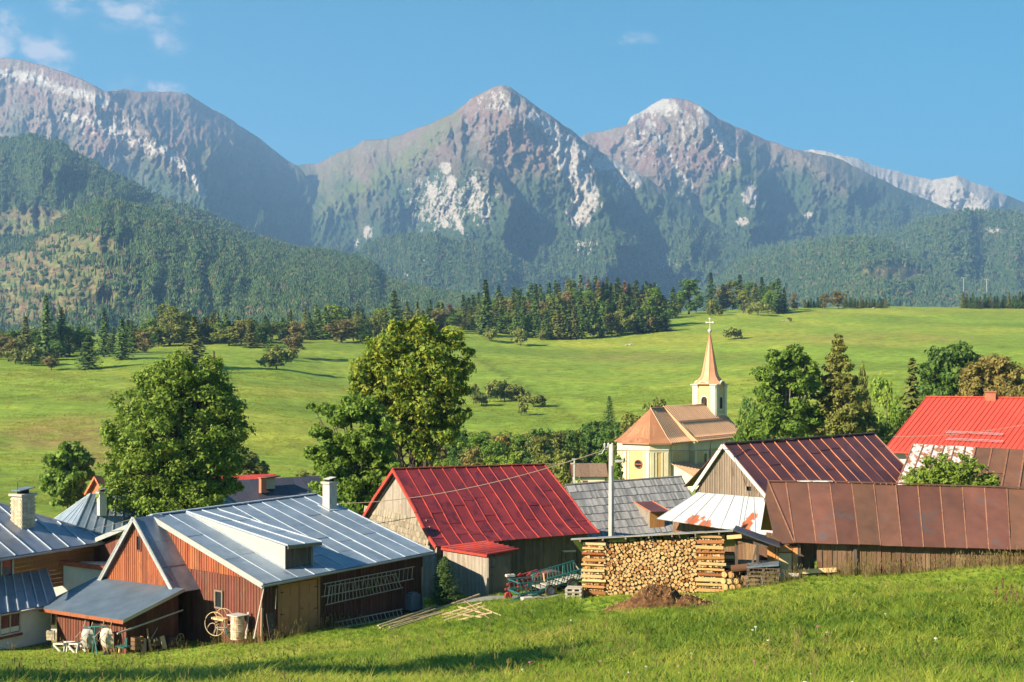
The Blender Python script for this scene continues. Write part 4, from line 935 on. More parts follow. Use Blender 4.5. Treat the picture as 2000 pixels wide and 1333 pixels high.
slab(mb_, 'gable_backing', M['darkvoid'], [flatz(g5, K5.z)+D5*.1, C5-UP*.2+D5*.25, flatz(g5+Q5*s5, Kl.z)+D5*.1], -D5, .02)
# skirt roof
ta = hit(1363, 962, g5-D5*.1, D5); tb = hit(1492, 973, g5-D5*.1, D5)
ba = P(1283, 1014, 60); bb2 = P(1512, 1048, 60)
dd5 = 1.25
ba = hit(1283, 1014, g5-D5*(dd5+.2), D5); bb2 = hit(1512, 1048, g5-D5*(dd5+.2), D5)
m_, nt = new_mat('white_sheet_with_rust_patches'); at = N(nt, 'ShaderNodeTexCoord')
nA = noise_out(nt, 3.5, 7, .8, 'World', (1.5, 1.5, .6)); sp = N(nt, 'ShaderNodeSeparateXYZ'); ge = N(nt, 'ShaderNodeNewGeometry'); nt.links.new(ge.outputs['Position'], sp.inputs[0])
def blobm(nt, c, r_):
    v = N(nt, 'ShaderNodeVectorMath', operation='DISTANCE'); nt.links.new(ge.outputs['Position'], v.inputs[0]); v.inputs[1].default_value = c
    return mth(nt, 'MULTIPLY', mth(nt, 'SUBTRACT', r_, v.outputs['Value'], True), 1.4)
up5 = nrm(ta, tb, ba); tot = None
for (x, y, r_) in ((1343, 1030, .5), (1352, 1016, .5), (1374, 1026, .5), (1372, 1012, .3), (1392, 1030, .25), (1452, 1036, .45), (1458, 1022, .45), (1468, 1008, .4), (1475, 998, .2), (1497, 1042, .3), (1504, 1034, .2)):
    q = blobm(nt, hit(x, y, ba, up5), r_); tot = q if tot is None else mth(nt, 'MAXIMUM', tot, q)
nfine = noise_out(nt, 9, 5, .7, 'World')
sel = mth(nt, 'ADD', mth(nt, 'MULTIPLY', tot, .75), mth(nt, 'ADD', mth(nt, 'MULTIPLY', nA, .7), mth(nt, 'MULTIPLY', nfine, .3)))
mr = N(nt, 'ShaderNodeMapRange'); mr.inputs['From Min'].default_value = .62; mr.inputs['From Max'].default_value = .66; nt.links.new(sel, mr.inputs['Value'])
wcol = ramp(nt, nfine, [(.3, (.31, .32, .34)), (.7, (.39, .40, .42))]); rcol = ramp(nt, nA, [(.35, (.22, .05, .018)), (.65, (.32, .09, .03))])
finish(nt, hsv_var(nt, mixc(nt, mr.outputs[0], wcol, rcol), .03), .6, .1, nfine, .15, .02); M['skirt'] = m_
roof(mb_, [(ta, tb), (ba, bb2)], 7, M['skirt'], M['zinc'], 1, seam_w=.028, seam_h=.03, name='skirt_roof_panel', seam_name='skirt_roof_seam')
zw5 = gz(L5.x, L5.y)-.5
wO5 = g5-D5*.25-Q5*.35
wall(mb_, wO5, Q5, -D5, s5+1.6, [(0, bb2.z+.15), (s5+1.6, ba.z+.1)], [(0, zw5), (s5+1.6, zw5)], .22, M['umber'])

wall(mb_, wO5-Q5*0+D5*.05, D5, S5, 9, [(0, bb2.z+.1), (9, bb2.z+.1)], [(0, zw5), (9, zw5)], .3, M['umber'])
# ================================================================== long rusty roofed barn
D6, Q6 = dirs(-4); S6 = -Q6
A6 = P(1545, 1061, 50); B6 = on(A6, D6, 2230, 1083); 
hw6 = 2.6
C6 = A6+Q6*hw6; C6 = hit(1500, 941, C6, Q6); C6 = flatz(C6, C6.z); E6 = on(C6, D6, 2230, 962)
rm = thing('barn', flatz(A6+D6*4+Q6*.4, gz((A6+D6*4).x, (A6+D6*4).y)), 'long low barn with rusted brown sheet roof and old umber plank wall', 'barn')
# eave drops irregularly
Aw = A6-D6*.0
cR = C6+D6*.0
x6 = (A6-C6).dot(D6)
roof(rm, [(C6+D6*.72, E6), (A6+D6*.15, B6)], 16, M['rust'], M['rustseam'], 1, seam_w=.036, seam_h=.045, wob=.05, th=.03)
slab(rm, 'valley_panel', M['rust'], [C6, C6+D6*.72, A6+D6*.15], nrm(C6, C6+D6*.72, A6+D6*.15), .03)
n6 = nrm(C6, E6, A6); slab(rm, 'valley_panel', M['rust'], [C6, A6+D6*.1, hit(1529, 1062, A6, n6), hit(1511, 1046, A6, n6), hit(1494, 972, A6, n6)], n6, .03)
beamp(rm, 'roof_seam', M['rustseam'], C6+n6*.03, A6+D6*.12+n6*.03, .04, .05)
beamp(rm, 'ridge_cap', M['white2'], C6+D6*1.2+UP*.03, C6+D6*2.6+UP*.03, .25, .05)
beamp(rm, 'ridge_cap', M['rust'], C6+D6*2.7+UP*.03, E6+UP*.03, .2, .04)
beamp(rm, 'ridge_cap', M['rust'], C6+UP*.03, C6+D6*1.15+UP*.03, .2, .04)
roof(rm, [(E6, C6), (E6+Q6*hw6-UP*2.3, C6+Q6*hw6-UP*2.3)], 16, M['rust'], None, 1)
g6 = A6+Q6*.35+D6*.05; wl6 = (B6-A6).dot(D6)
zw6 = gz(A6.x+3, A6.y)-.7
wall(rm, g6+Q6*.5-D6*.9, D6, S6, 1.9, [(0, A6.z+.3), (1.9, A6.z+.1)], [(0, zw6), (1.9, zw6)], .2, M['umber'])
wall(rm, g6+D6*1.0, D6, S6, wl6-1, [(0, A6.z+.1), (wl6-1, B6.z+.1)], [(0, zw6), (wl6-1, zw6+.2)], .19, M['umber'], jit=.02, batten=.03)
# fresh wood front by the corner
xx = hit(1520, 1068, g6, Q6)
for (x0, x1, y0, y1, mt) in ((1499, 1514, 1062, 1118, 'freshwood'), (1516, 1519, 1064, 1118, 'freshwood'), (1521, 1546, 1081, 1119, 'palewood'), (1521, 1546, 1066, 1079, 'freshwood'), (1548, 1558, 1068, 1122, 'freshwood')):
    a = hit(x0, y1, g6+S6*.1, Q6); b_ = hit(x1, y1, g6+S6*.1, Q6); t_ = hit(x0, y0, g6+S6*.1, Q6)
    MB().box((a+b_)/2+UP*(t_.z-a.z)/2, D6, UP, S6, (b_-a).length/2, (t_.z-a.z)/2, .03).build('board', M[mt], rm)
a = hit(1495, 1160, g6+S6*.04, Q6); b_ = hit(1562, 1119, g6+S6*.04, Q6)
MB().box((a+b_)/2, D6, UP, S6, (b_-a).dot(D6)/2, abs(b_.z-a.z)/2, .12).build('plinth', M['concrete'], rm)
a = hit(1560, 1117, g6+S6*.2, Q6); b_ = hit(1633, 1113, g6+S6*.2, Q6)
beamp(rm, 'sill_beam', M['palewood'], a, b_, .14, .16)
for x in (1670, 1560): beamp(rm, 'post', M['darkold'], hit(x, 1125, g6+S6*.05, Q6), hit(x, 1064, g6+S6*.05, Q6), .12)
MB().box((hit(1500, 1110, g6+Q6*.6, Q6)+hit(1560, 1070, g6+Q6*.6, Q6))/2, D6, UP, S6, .9, .7, .05).build('backing', M['umber'], rm)

# ================================================================== second rusty roof, bright red house
D7, Q7 = dirs(-6)
A7 = P(1740, 975, 60); C7 = P(1783, 868, 63.5); 
rr = thing('outbuilding', flatz(A7+Vector((5, 2, 0)), gz(A7.x+5, A7.y+2)), 'old outbuilding with flaking white and rusty sheet roof behind the leafy bush', 'outbuilding')
C7b = on(C7, D7, 1905, 874); E7 = on(C7, D7, 2230, 890); A7m = on(A7, D7, 1880, 985); B7 = on(A7, D7, 2230, 1000)
roof(rr, [(C7, C7b), (A7, A7m)], 6, M['white2'], M['rustseam'], 1, wob=.03)
roof(rr, [(C7b, E7), (A7m, B7)], 10, M['rust'], M['rustseam'], [1, 2], wob=.03, seam_w=.07)
roof(rr, [(E7, C7), (E7+Q7*4-UP*2.5, C7+Q7*4-UP*2.5)], 8, M['rust'], None, 1)
slab(rr, 'wall', M['umber'], [flatz(A7+Q7*.4, A7.z-2.2), flatz(B7+Q7*.4, A7.z-2.2), flatz(B7+Q7*.4, A7.z), flatz(A7+Q7*.4, A7.z)], -Q7, .1)
slab(rr, 'gable_wall', M['umber'], [flatz(A7+Q7*.4+D7*.3, A7.z-2.2), flatz(flatz(C7, 0)+D7*.4, A7.z-2.2), flatz(flatz(C7, 0)+D7*.4, C7.z-.15), flatz(A7+Q7*.4+D7*.3, A7.z)], -D7, .1)
D8, Q8 = dirs(-24)
C8 = P(1810, 776, 92); E8 = on(C8, D8, 2160, 780); A8 = C8-Q8*5.6; A8 = hit(1725, 881, A8, Q8); B8 = A8+(E8-C8)
rh = thing('house', flatz(A8+D8*4+Q8, gz(A8.x, A8.y)), 'large white house under a bright tomato red sheet roof', 'house')
roof(rh, [(C8, E8), (A8, B8)], 34, M['bright'], M['brightseam'], 1, seam_w=.05, seam_h=.05, wob=.008)
roof(rh, [(E8, C8), (E8+Q8*5.6-UP*(C8.z-A8.z), C8+Q8*5.6-UP*(C8.z-A8.z))], 34, M['bright'], None, 1)
beamp(rh, 'ridge_cap', M['bright'], C8+UP*.06, E8+UP*.06, .25, .06)
beamp(rh, 'gutter', M['brightseam'], A8-UP*.06-Q8*.06, B8-UP*.06-Q8*.06, .12, .12)
h8 = C8.z-A8.z; wx = .5; O8 = A8+Q8*.6+D8*.5
slab(rh, 'wall', M['render'], [flatz(O8, A8.z-4), flatz(O8+D8*20, A8.z-4), flatz(O8+D8*20, A8.z+.3), flatz(O8, A8.z+.3)], -Q8, .15)
h8v = flatz(C8-A8, 0); g8 = A8+h8v*.08+D8*.5
slab(rh, 'gable_wall', M['render'], [flatz(g8, A8.z-4), flatz(g8+h8v*.9, A8.z-4), flatz(g8+h8v*.9, C8.z-.5), flatz(g8, A8.z+.2)], -D8, .15)
MB().tube([A8-UP*.15-Q8*.05+D8*1.5, A8-UP*.5-Q8*.0+D8*1.7, A8-UP*1.3+Q8*.45+D8*1.7, A8-UP*4+Q8*.45+D8*1.7], .06, 6).build('downpipe', M['brightseam'], rh)
up8 = nrm(C8, E8, A8)
cb8 = hit(1935, 779, C8, Q8); chimney(rh, cb8-UP*.1, .7, .7, .55, M['redbrick'], D8, Q8)
for yy in (842, 856):
    a = hit(1850, yy, A8+up8*.22, up8); b_ = hit(1960, yy+5, A8+up8*.22, up8); g = MB(); v8 = (C8-A8).normalized()
    g.beam(a, b_, .03); g.beam(a-v8*.16, b_-v8*.16, .03)
    for k in range(6):
        c = lerp(a, b_, k/5); g.beam(c-v8*.16, c-up8*.2, .03)
    g.build('snow_guard', M['zinc'], rh)

# ================================================================== white house at the left edge
D9, Q9 = dirs(60); S9 = -Q9
B9 = P(230, 1054, 62); A9 = on(B9, -D9, -45, 1098); H9 = on(B9, (Q9-D9).normalized(), -60, 966); 
lh = thing('house', flatz(A9+D9*3+Q9, gz((A9+D9*3).x, (A9+D9*3).y)), 'white house with hipped tin roof, amber cladding and sandy brick chimney', 'house')
up9 = nrm(B9, A9, H9)
# front slope cut by the hip line
n9 = 8; L9 = (B9-A9); 
hipd = H9-B9
def hip_pt(u):                                # point on hip above eave parameter u (1 at B9)
    e = lerp(A9, B9, u); t = (B9-e).dot(D9)/(-(hipd.dot(D9))) if abs(hipd.dot(D9)) > 1e-6 else 0
    return B9+hipd*min(t, 1.0) if t <= 1 else flatz(H9+ -D9*((B9-e).dot(D9)+hipd.dot(D9)), H9.z)
for i in range(n9):
    e0, e1 = lerp(A9, B9, i/n9), lerp(A9, B9, (i+1)/n9); h0, h1 = hip_pt(i/n9), hip_pt((i+1)/n9)
    k = 4 if i < 5 else (2 if i < 7 else 1)
    for j in range(k):
        p = [lerp(e0, h0, j/k), lerp(e1, h1, j/k), lerp(e1, h1, (j+1)/k), lerp(e0, h0, (j+1)/k)]
        if (p[2]-p[1]).length < .02: p = [p[0], p[1], p[3]]
        e_ = up9*random.uniform(0, .02); slab(lh, 'roof_panel', M['greymetal'], [q+e_ for q in p], up9, .04)
    if i: beamp(lh, 'roof_seam', M['blueseam'], e0+up9*.03, h0+up9*.03, .045, .05, up9)
slab(lh, 'roof_side', M['greymetal'], [B9, B9+Q9*10, H9+Q9*.2], nrm(B9, B9+Q9*10, H9), .05)
beamp(lh, 'hip_cap', M['greymetal'], B9+UP*.04, H9+UP*.04, .14, .04)
gutter(lh, A9+S9*.08-UP*.04, B9+S9*.08-UP*.04+D9*.1, .09, M['zinc'])
c9 = hit(45, 1024, A9, up9)
co9 = MB().box(c9+UP*.35, D9, Q9, UP, .36, .36, 1.0).build('chimney', M['concrete'], lh)
for r_ in range(14):                        # courses of brick on the two faces in view
    for k in range(3):
        o_ = (.12 if r_ % 2 else 0)
        for (U_, N_) in ((D9, S9), (Q9, -D9)):
            s_ = -.36+.24*k+.12*(r_ % 2)*.5+.06
            if abs(s_+.06) < .33: MB().box(c9+UP*(-.05+r_*.094)+U_*(s_+.06)+N_*.365, U_, UP, N_, .108, .039, .018).build('brick', M['brick'], co9)
MB().box(c9+UP*1.38, D9, Q9, UP, .45, .45, .05).build('chimney_cap', M['concrete'], co9)
for k in (-.16, .16): MB().box(c9+UP*1.5+D9*k, D9, Q9, UP, .1, .1, .1).build('flue', M['darkvoid'], co9)
MB().box(c9+UP*1.64, (D9+UP*.12).normalized(), Q9, (UP-D9*.12).normalized(), .42, .3, .02).build('chimney_hat', M['slate'], co9)
MB().tube([c9+UP*1.4-D9*.3, c9+UP*2.0-D9*.3], .012, 4).build('aerial', M['black'], co9)
w9 = B9+Q9*.7-D9*.8
zt9 = B9.z-.1; L_ = (B9-A9).dot(D9)
def wbox(parent, name, mat, px0, px1, py0, py1, org_, nn, U_, th=.06, out=0.):
    o2 = org_+nn*out; a = hit(px0, py1, o2, nn); b_ = hit(px1, py1, o2, nn); t_ = hit(px0, py0, o2, nn)
    c = (a+b_)/2; c.z = (a.z+t_.z)/2; return MB().box(c, U_, UP, nn, abs((b_-a).dot(U_))/2, abs(t_.z-a.z)/2, th/2).build(name, mat, parent)
zl = gz(w9.x-2, w9.y)-.8
# upper storey wall: horizontal cladding boards
for r_ in range(9):
    z_ = zt9-.1-r_*.2
    MB().box(flatz(w9-D9*(L_/2), z_), D9, UP, S9, L_/2, .093, .03).build('cladding_board', M['cladding'], lh)
    MB().box(flatz(w9-D9*.0+Q9*2.2, z_), Q9, UP, D9, 2.2, .093, .03).build('cladding_board', M['dark'], lh)
wk = hit(2, 1112, w9+S9*.05, S9); window(lh, wk, D9, S9, 1.3, .95, M['whitetrim'], M['glass'], .08, .1, 1)
w9b = w9-D9*1.5
# lower projecting part with its own roof
l0 = on(P(130, 1112, 60.5), -D9, -160, 1160); 
pE = P(112, 1180, 57.5); pE0 = on(pE, -D9, -45, 1207); pR = hit(90, 1112, w9+S9*.1, S9); pR0 = on(pR, -D9, -45, 1135)
roof(lh, [(pR0, pR), (pE0, pE)], 8, M['greymetal'], M['blueseam'], [1, 2], wob=.01, name='lower_roof_panel', seam_name='lower_roof_seam')
gutter(lh, pE0+S9*.06-UP*.04, pE+S9*.06-UP*.04, .07, M['zinc'])
w9l = pE+Q9*.35-D9*.15; zg = gz(w9l.x, w9l.y)-.7
W_ = (pE-pE0).dot(D9)
MB().box(flatz(w9l-D9*(W_/2-.0), (pE.z-.1+zg)/2), D9, UP, S9, W_/2, (pE.z-.1-zg)/2, .1).build('ground_floor_wall', M['render'], lh)
MB().box(flatz(w9l-D9*(W_/2-.0)+S9*.08, zg+.45), D9, UP, S9, W_/2, .42, .08).build('stone_base', M['stone'], lh)
for (a_, b_, c_, d_, mu) in ((-2, 40, 1187, 1236, 1),):
    a = hit(a_, d_, w9l+S9*.14, S9); t_ = hit(b_, c_, w9l+S9*.14, S9); b_ = hit(b_, d_, w9l+S9*.14, S9); c = (a+b_)/2; c.z = (b_.z+t_.z)/2
    o_ = window(lh, c, D9, S9, (b_-a).dot(D9), t_.z-b_.z, M['whitetrim'], M['glass'], .07, .08, mu)
    MB().box(c-UP*(t_.z-b_.z)*.30+S9*.012, D9, UP, S9, (b_-a).dot(D9)/2-.1, (t_.z-b_.z)*.1, .004).build('curtain', M['curtain'], o_)
    MB().box(c-UP*((t_.z-b_.z)/2+.05), D9, UP, S9, (b_-a).dot(D9)/2+.06, .05, .08).build('sill', M['brown'], o_)
# white block with brown coping to the right
q0 = P(98, 1130, 60); qa = P(92, 1096, 61); 
qA = hit(90, 1094, P(150, 1100, 60), Vector((0, 1, 0))); qB = hit(208, 1110, P(150, 1100, 60), Vector((0, 1, 0)))
MB().box(flatz((qA+qB)/2+Vector((0, .5, 0)), (qA.z+zg)/2-.1), Vector((1, 0, 0)), UP, Vector((0, 1, 0)), (qB.x-qA.x)/2-.15, (qA.z-zg)/2-.12, .5).build('side_wall', M['render'], lh)
beamp(lh, 'coping', M['orangebrown'], qA+Vector((-.1, -.1, 0)), qB+Vector((0, -.1, 0)), .2, .2)
wbox(lh, 'lower_window', M['brown'], 70, 106, 1190, 1222, P(88, 1200, 58.6), Vector((0, -1, 0)), Vector((1, 0, 0)), .08)
wbox(lh, 'side_wall_low', M['render'], 38, 135, 1178, 1262, P(88, 1200, 58.8), Vector((0, -1, 0)), Vector((1, 0, 0)), .1)
wbox(lh, 'stone_base', M['stone'], 38, 135, 1236, 1275, P(88, 1200, 58.7), Vector((0, -1, 0)), Vector((1, 0, 0)), .2)
wbox(lh, 'lower_window_pane', M['glass'], 80, 101, 1194, 1218, P(88, 1200, 58.5), Vector((0, -1, 0)), Vector((1, 0, 0)), .04)

# ================================================================== houses farther back
def small_house(px, py, Y, th, L, W, eh, rh_, label, rmat, wmat, name='house', nseam=8, chim=None, gm=None, seam=None, overhang=.35, hip=False):
    """px, py = near eave corner"""
    d_, q_ = dirs(th); A_ = P(px, py, Y); o = thing(name, flatz(A_+q_*W/2, gz(A_.x, A_.y)), label, 'house')
    B_ = A_+d_*L; hl = W/2 if hip else 0
    C_ = A_+q_*W/2+UP*rh_+d_*hl*.8; E_ = B_+q_*W/2+UP*rh_-d_*hl*.8
    roof(o, [(C_, E_), (A_, B_)], nseam, rmat, seam, 1); roof(o, [(E_, C_), (B_+q_*W, A_+q_*W)], nseam, rmat, seam, 1)
    zg_ = gz(A_.x, A_.y)-1; i_ = overhang
    a, b_, c, d2 = A_+d_*i_+q_*i_, B_-d_*i_+q_*i_, B_-d_*i_+q_*(W-i_), A_+d_*i_+q_*(W-i_)
    MB().hexa([flatz(p, zg_) for p in (a, b_, c, d2)], [flatz(p, A_.z+.05) for p in (a, b_, c, d2)]).build('wall', wmat, o)
    if not hip:
        for (p, r_, s_) in ((a, d2, -1), (b_, c, 1)):
            slab(o, 'gable_wall', gm or wmat, [flatz(p, A_.z+.05), flatz(r_, A_.z+.05), (flatz(p, 0)+flatz(r_, 0))/2+UP*(A_.z+rh_*(1-2*i_/W*0)-.12)], d_*s_, .08)
            ap_ = (C_ if s_ < 0 else E_); e0, e1 = (A_, A_+q_*W) if s_ < 0 else (B_, B_+q_*W)
            for e_ in (e0, e1): beamp(o, 'barge_board', gm or M['brown'], ap_-UP*.06+d_*s_*.03, e_-UP*.06+d_*s_*.03, .05, .16)
    else:
        for (p, r_, t_) in ((A_, A_+q_*W, C_), (B_, B_+q_*W, E_)):
            n_ = 5
            for k in range(n_):
                e0, e1 = lerp(p, r_, k/n_), lerp(p, r_, (k+1)/n_)
                slab(o, 'hip_panel', rmat, [e0, e1, t_], nrm(e0, e1, t_), .04)
                if seam: beamp(o, 'hip_seam', seam, e1+UP*.03, t_+UP*.03, .05, .05)
    return o, d_, q_, A_, C_
o, d_, q_, A_, C_ = small_house(132, 1062, 86, 38, 15, 7.0, 3, 2.9, 'blue grey tin roofed house with a pale chimney behind the linden tree', M['blue'], M['render'], nseam=20, seam=M['blueseam'], hip=True)
ch_ = chimney(o, P(199, 990, 89), .5, .5, .95, M['concrete'], d_, q_, hat=M['slate'])
o, d_, q_, A_, C_ = small_house(204, 968, 118, 60, 5, 2.6, 3, 1.7, 'small house with terracotta gable peeping out behind the linden tree', M['orange'], M['orange'], gm=M['orange'])
o, d_, q_, A_, C_ = small_house(452, 988, 112, 35, 10.2, 6.5, 3, 1.9, 'dark tiled house with terracotta gable behind the blue roofed barn', M['tiles'], M['orange'], nseam=10, seam=None, gm=M['orange'])
dm_ = hit(535, 970, A_, Vector((0, 1, 0)))
MB().box(P(524, 944, 116), d_, q_, UP, .5, .4, .5).build('roof_turret', M['concrete'], o)
MB().box(P(527, 932, 116), (d_+UP*.1).normalized(), q_, (UP-d_*.1).normalized(), .8, .55, .05).build('turret_roof', M['brown'], o)
chimney(o, P(513, 950, 115), .5, .5, .7, M['redbrick'], d_, q_)
o, d_, q_, A_, C_ = small_house(655, 1010, 104, 40, 7.5, 5.5, 3, 2.3, 'small house with maroon sheet roof and white chimney left of the crimson barn', M['purple'], M['render'], nseam=14, seam=M['purpleseam'])
chimney(o, P(684, 1000, 105), .5, .5, 1.5, M['whitetrim'], d_, q_)
o, d_, q_, A_, C_ = small_house(425, 968, 150, 30, 8, 6, 3, 2, 'white house with red roof half hidden among the village trees', M['bright'], M['render'], nseam=8)
o, d_, q_, A_, C_ = small_house(1118, 932, 150, 3, 4.2, 4.0, 3, 1.45, 'tiny cream yellow house with plain brown roof near the church', plain('brown_felt_roof', (.17, .11, .075)), M['cream'], nseam=4, hip=False)
MB().box(P(1143, 945, 149.9), Vector((1, 0, 0)), UP, Vector((0, 1, 0)), .3, .35, .1).build('window', M['brown'], o)

# ================================================================== church
DC, QC = dirs(55); SC = -QC
K1 = P(1269, 866, 190); K0 = K1-SC*2.3; ze = K1.z; zr = hit(1268, 798, K0, SC).z; gzc = gz(K0.x, K0.y)-1
def cp(a, b_, z): v = K0+DC*a+SC*b_; return Vector((v.x, v.y, z))
ch = thing('church', cp(12, 0, gzc), 'cream and yellow village church with copper brown roof and pointed spire', 'church')
zN = ze+.35
plan = [(0, -2.3), (0, 2.3), (2.05, 4.35), (8.6, 4.35), (8.6, 5.3), (26, 5.3), (26, -5.3), (8.6, -5.3), (8.6, -4.35), (2.05, -4.35)]
wv = [cp(a, b_, gzc) for a, b_ in plan]+[cp(a, b_, ze-.1) for a, b_ in plan]; n_ = len(plan)
mesh_obj('wall', wv, [(i, (i+1) % n_, (i+1) % n_+n_, i+n_) for i in range(n_)]+[tuple(range(n_, 2*n_))], M['yellow'], ch)
# cream frieze band and pilasters
for i in range(n_):
    (a0, b0), (a1, b1) = plan[i], plan[(i+1) % n_]; p0, p1 = cp(a0, b0, 0), cp(a1, b1, 0); d_ = (p1-p0); L_ = d_.length; d_ = d_/L_; nn_ = d_.cross(UP)
    MB().box(flatz((p0+p1)/2, ze-.75)+nn_*.03, d_, UP, nn_, L_/2+.02, .65, .06).build('frieze', M['cream'], ch)
    if L_ > 2:
        for s_ in ([.35, L_-.35] if L_ < 8 else [.35, L_*.25, L_*.5, L_*.75, L_-.35]):
            MB().box(flatz(p0+d_*s_, (ze-1.4+gzc)/2)+nn_*.04, d_, UP, nn_, .28, (ze-1.4-gzc)/2, .08).build('pilaster', M['cream'], ch)
            if L_ < 8: MB().box(flatz(p0+d_*(s_+(.62 if s_ < L_/2 else -.62)), (ze-1.4+gzc)/2)+nn_*.025, d_, UP, nn_, .13, (ze-1.4-gzc)/2, .05).build('pilaster', M['cream'], ch)
oc = hit(1247, 907, cp(0, 0, 0), DC)-DC*.06
mb = MB(); 
ring = [oc+SC*math.cos(t)*.62+UP*math.sin(t)*.62-DC*.03 for t in [k*math.pi/9 for k in range(19)]]
mb.tube(ring, .07, 6, False); wo = mb.build('round_window', M['redbrick'], ch)
mesh_obj('pane', [oc-DC*.02+SC*math.cos(t)*.6+UP*math.sin(t)*.6 for t in [k*math.pi/9 for k in range(18)]], [tuple(range(18))], M['glass'], wo)
MB().box(oc-DC*.05, SC, UP, DC, .6, .06, .03).build('glazing_bar', M['redbrick'], wo)
# roofs
ea = [(-.45, -2.5), (-.45, 2.5), (1.9, 4.95), (8.4, 4.95)]
apx = cp(4.4, 0, zr)
def kick(p, q, t, dz): return lerp(p, q, t)-UP*dz
def roof_tri(e0, e1, top, n, mat, seam):
    rows = [(top, top), (kick(top, e0, .45, .12), kick(top, e1, .45, .12)), (kick(top, e0, .8, .28), kick(top, e1, .8, .28)), (e0, e1)]
    roof(ch, rows, n, mat, seam, 1, seam_w=.07, seam_h=.06, wob=.0)
eL = cp(1.9, -4.95, ze); e0, e1, e2, e3 = cp(-.45, -2.5, ze), cp(-.45, 2.5, ze), cp(1.9, 4.95, ze), cp(8.4, 4.95, ze)
M['copseam'] = metal_mat('copper_seam', (.34, .15, .09), (.42, .19, .11), .5, .2, 3)
M['copline'] = metal_mat('pale_rib', (.46, .28, .17), (.56, .37, .24), .45, .3, 3)
roof_tri(e0, e1, apx, 7, M['copper'], M['copseam']); roof_tri(e1, e2, apx, 5, M['copper'], M['copseam']); roof_tri(eL, e0, apx, 5, M['copper'], M['copseam'])
rT = cp(8.6, 0, zr)
def rowsc(t0, t1, b0, b1): return [(t0, t1), (kick(t0, b0, .45, .12), kick(t1, b1, .45, .12)), (kick(t0, b0, .8, .26), kick(t1, b1, .8, .26)), (b0, b1)]
roof(ch, rowsc(apx, rT, e2, e3), 10, M['copperdark'], M['copline'], 1, seam_w=.06, seam_h=.09, wob=0)
zn = zr+.25
n0, n1 = cp(8.5, 0, zn), cp(26.3, 0, zn); m0, m1 = cp(8.4, 5.9, ze+.05), cp(26.3, 5.9, ze+.05)
roof(ch, rowsc(n0, n1, m0, m1), 26, M['copperdark'], M['copline'], 1, seam_w=.06, seam_h=.09, wob=0)
mn0, mn1 = cp(8.4, -5.9, ze+.05), cp(26.3, -5.9, ze+.05)
roof(ch, rowsc(n1, n0, mn1, mn0), 20, M['copper'], None, 1, wob=0)
roof(ch, rowsc(rT, apx, cp(8.4, -4.95, ze), eL), 8, M['copper'], None, 1, wob=0)
beamp(ch, 'ridge_cap', M['copper'], apx+UP*.05, n1+UP*.05, .3, .08)
slab(ch, 'nave_step', M['copper'], [n0-DC*.05, m0-DC*.05, cp(8.35, 4.9, ze), rT-DC*.1], -DC, .05)
slab(ch, 'west_gable', M['cream'], [cp(26, -5.3, ze), cp(26, 5.3, ze), cp(26, 0, zn-.3)], DC, .2)
for b_ in (0,):
    for (p0, p1) in ((e0, e1), (e1, e2), (e2, e3), (m0, m1)):
        beamp(ch, 'cornice', M['copseam'], p0-UP*.1, p1-UP*.1, .25, .16)
MB().tube([apx, apx+UP*.5], .04, 5).build('finial', M['copper'], ch)
rp_ = rowsc(n0, n1, m0, m1)
for t in (.42, .9):
    a = lerp(rp_[0][0], rp_[1][0], 1) if t < .5 else lerp(rp_[2][0], rp_[3][0], .6); b_ = lerp(rp_[0][1], rp_[1][1], 1) if t < .5 else lerp(rp_[2][1], rp_[3][1], .6)
    beamp(ch, 'snow_guard', M['copseam'], a+UP*.16, b_+UP*.16, .06, .12)
for (a_, b__) in ((2.6, 4.45), (13.8, 5.42)):
    p = cp(a_, b__, ze-.2); MB().tube([p+SC*.3, p-UP*.5, flatz(p, gzc)], .09, 6).build('downpipe', M['copseam'], ch)
def arch_win(parent, c, U_, Nn_, w, h, mg, mf, fw=.12):
    pts = []; r_ = w/2
    pts = [c-U_*r_-UP*h/2, c+U_*r_-UP*h/2]+[c+U_*r_*math.cos(t)+UP*(h/2-r_+r_*math.sin(t)) for t in [k*math.pi/8 for k in range(9)]]
    outer = [c+(p-c)*(1+fw*2/w*.5+.12) for p in pts]
    n = len(pts); v = [p+Nn_*.05 for p in pts]+[p+Nn_*.05 for p in outer]; f = [(i, (i+1) % n, (i+1) % n+n, i+n) for i in range(n)]
    fr = mesh_obj('window', v+[p-Nn_*.05 for p in outer], f+[(i+n, (i+1) % n+n, (i+1) % n+2*n, i+2*n) for i in range(n)], mf, parent)
    mesh_obj('pane', [p+Nn_*.02 for p in pts], [tuple(range(n))], mg, fr)
    MB().box(c+Nn_*.04, U_, UP, Nn_, .03, h*.46, .02).build('glazing_bar', M['brown'], fr)
for a_ in (12.2, 17, 21.5): arch_win(ch, hit(0, 0, Vector((0, 0, 0)), Vector((0, 1, 0))) if False else cp(a_, 5.3, ze-3.2), DC, SC, 1.0, 2.4, M['glass'], M['cream'])
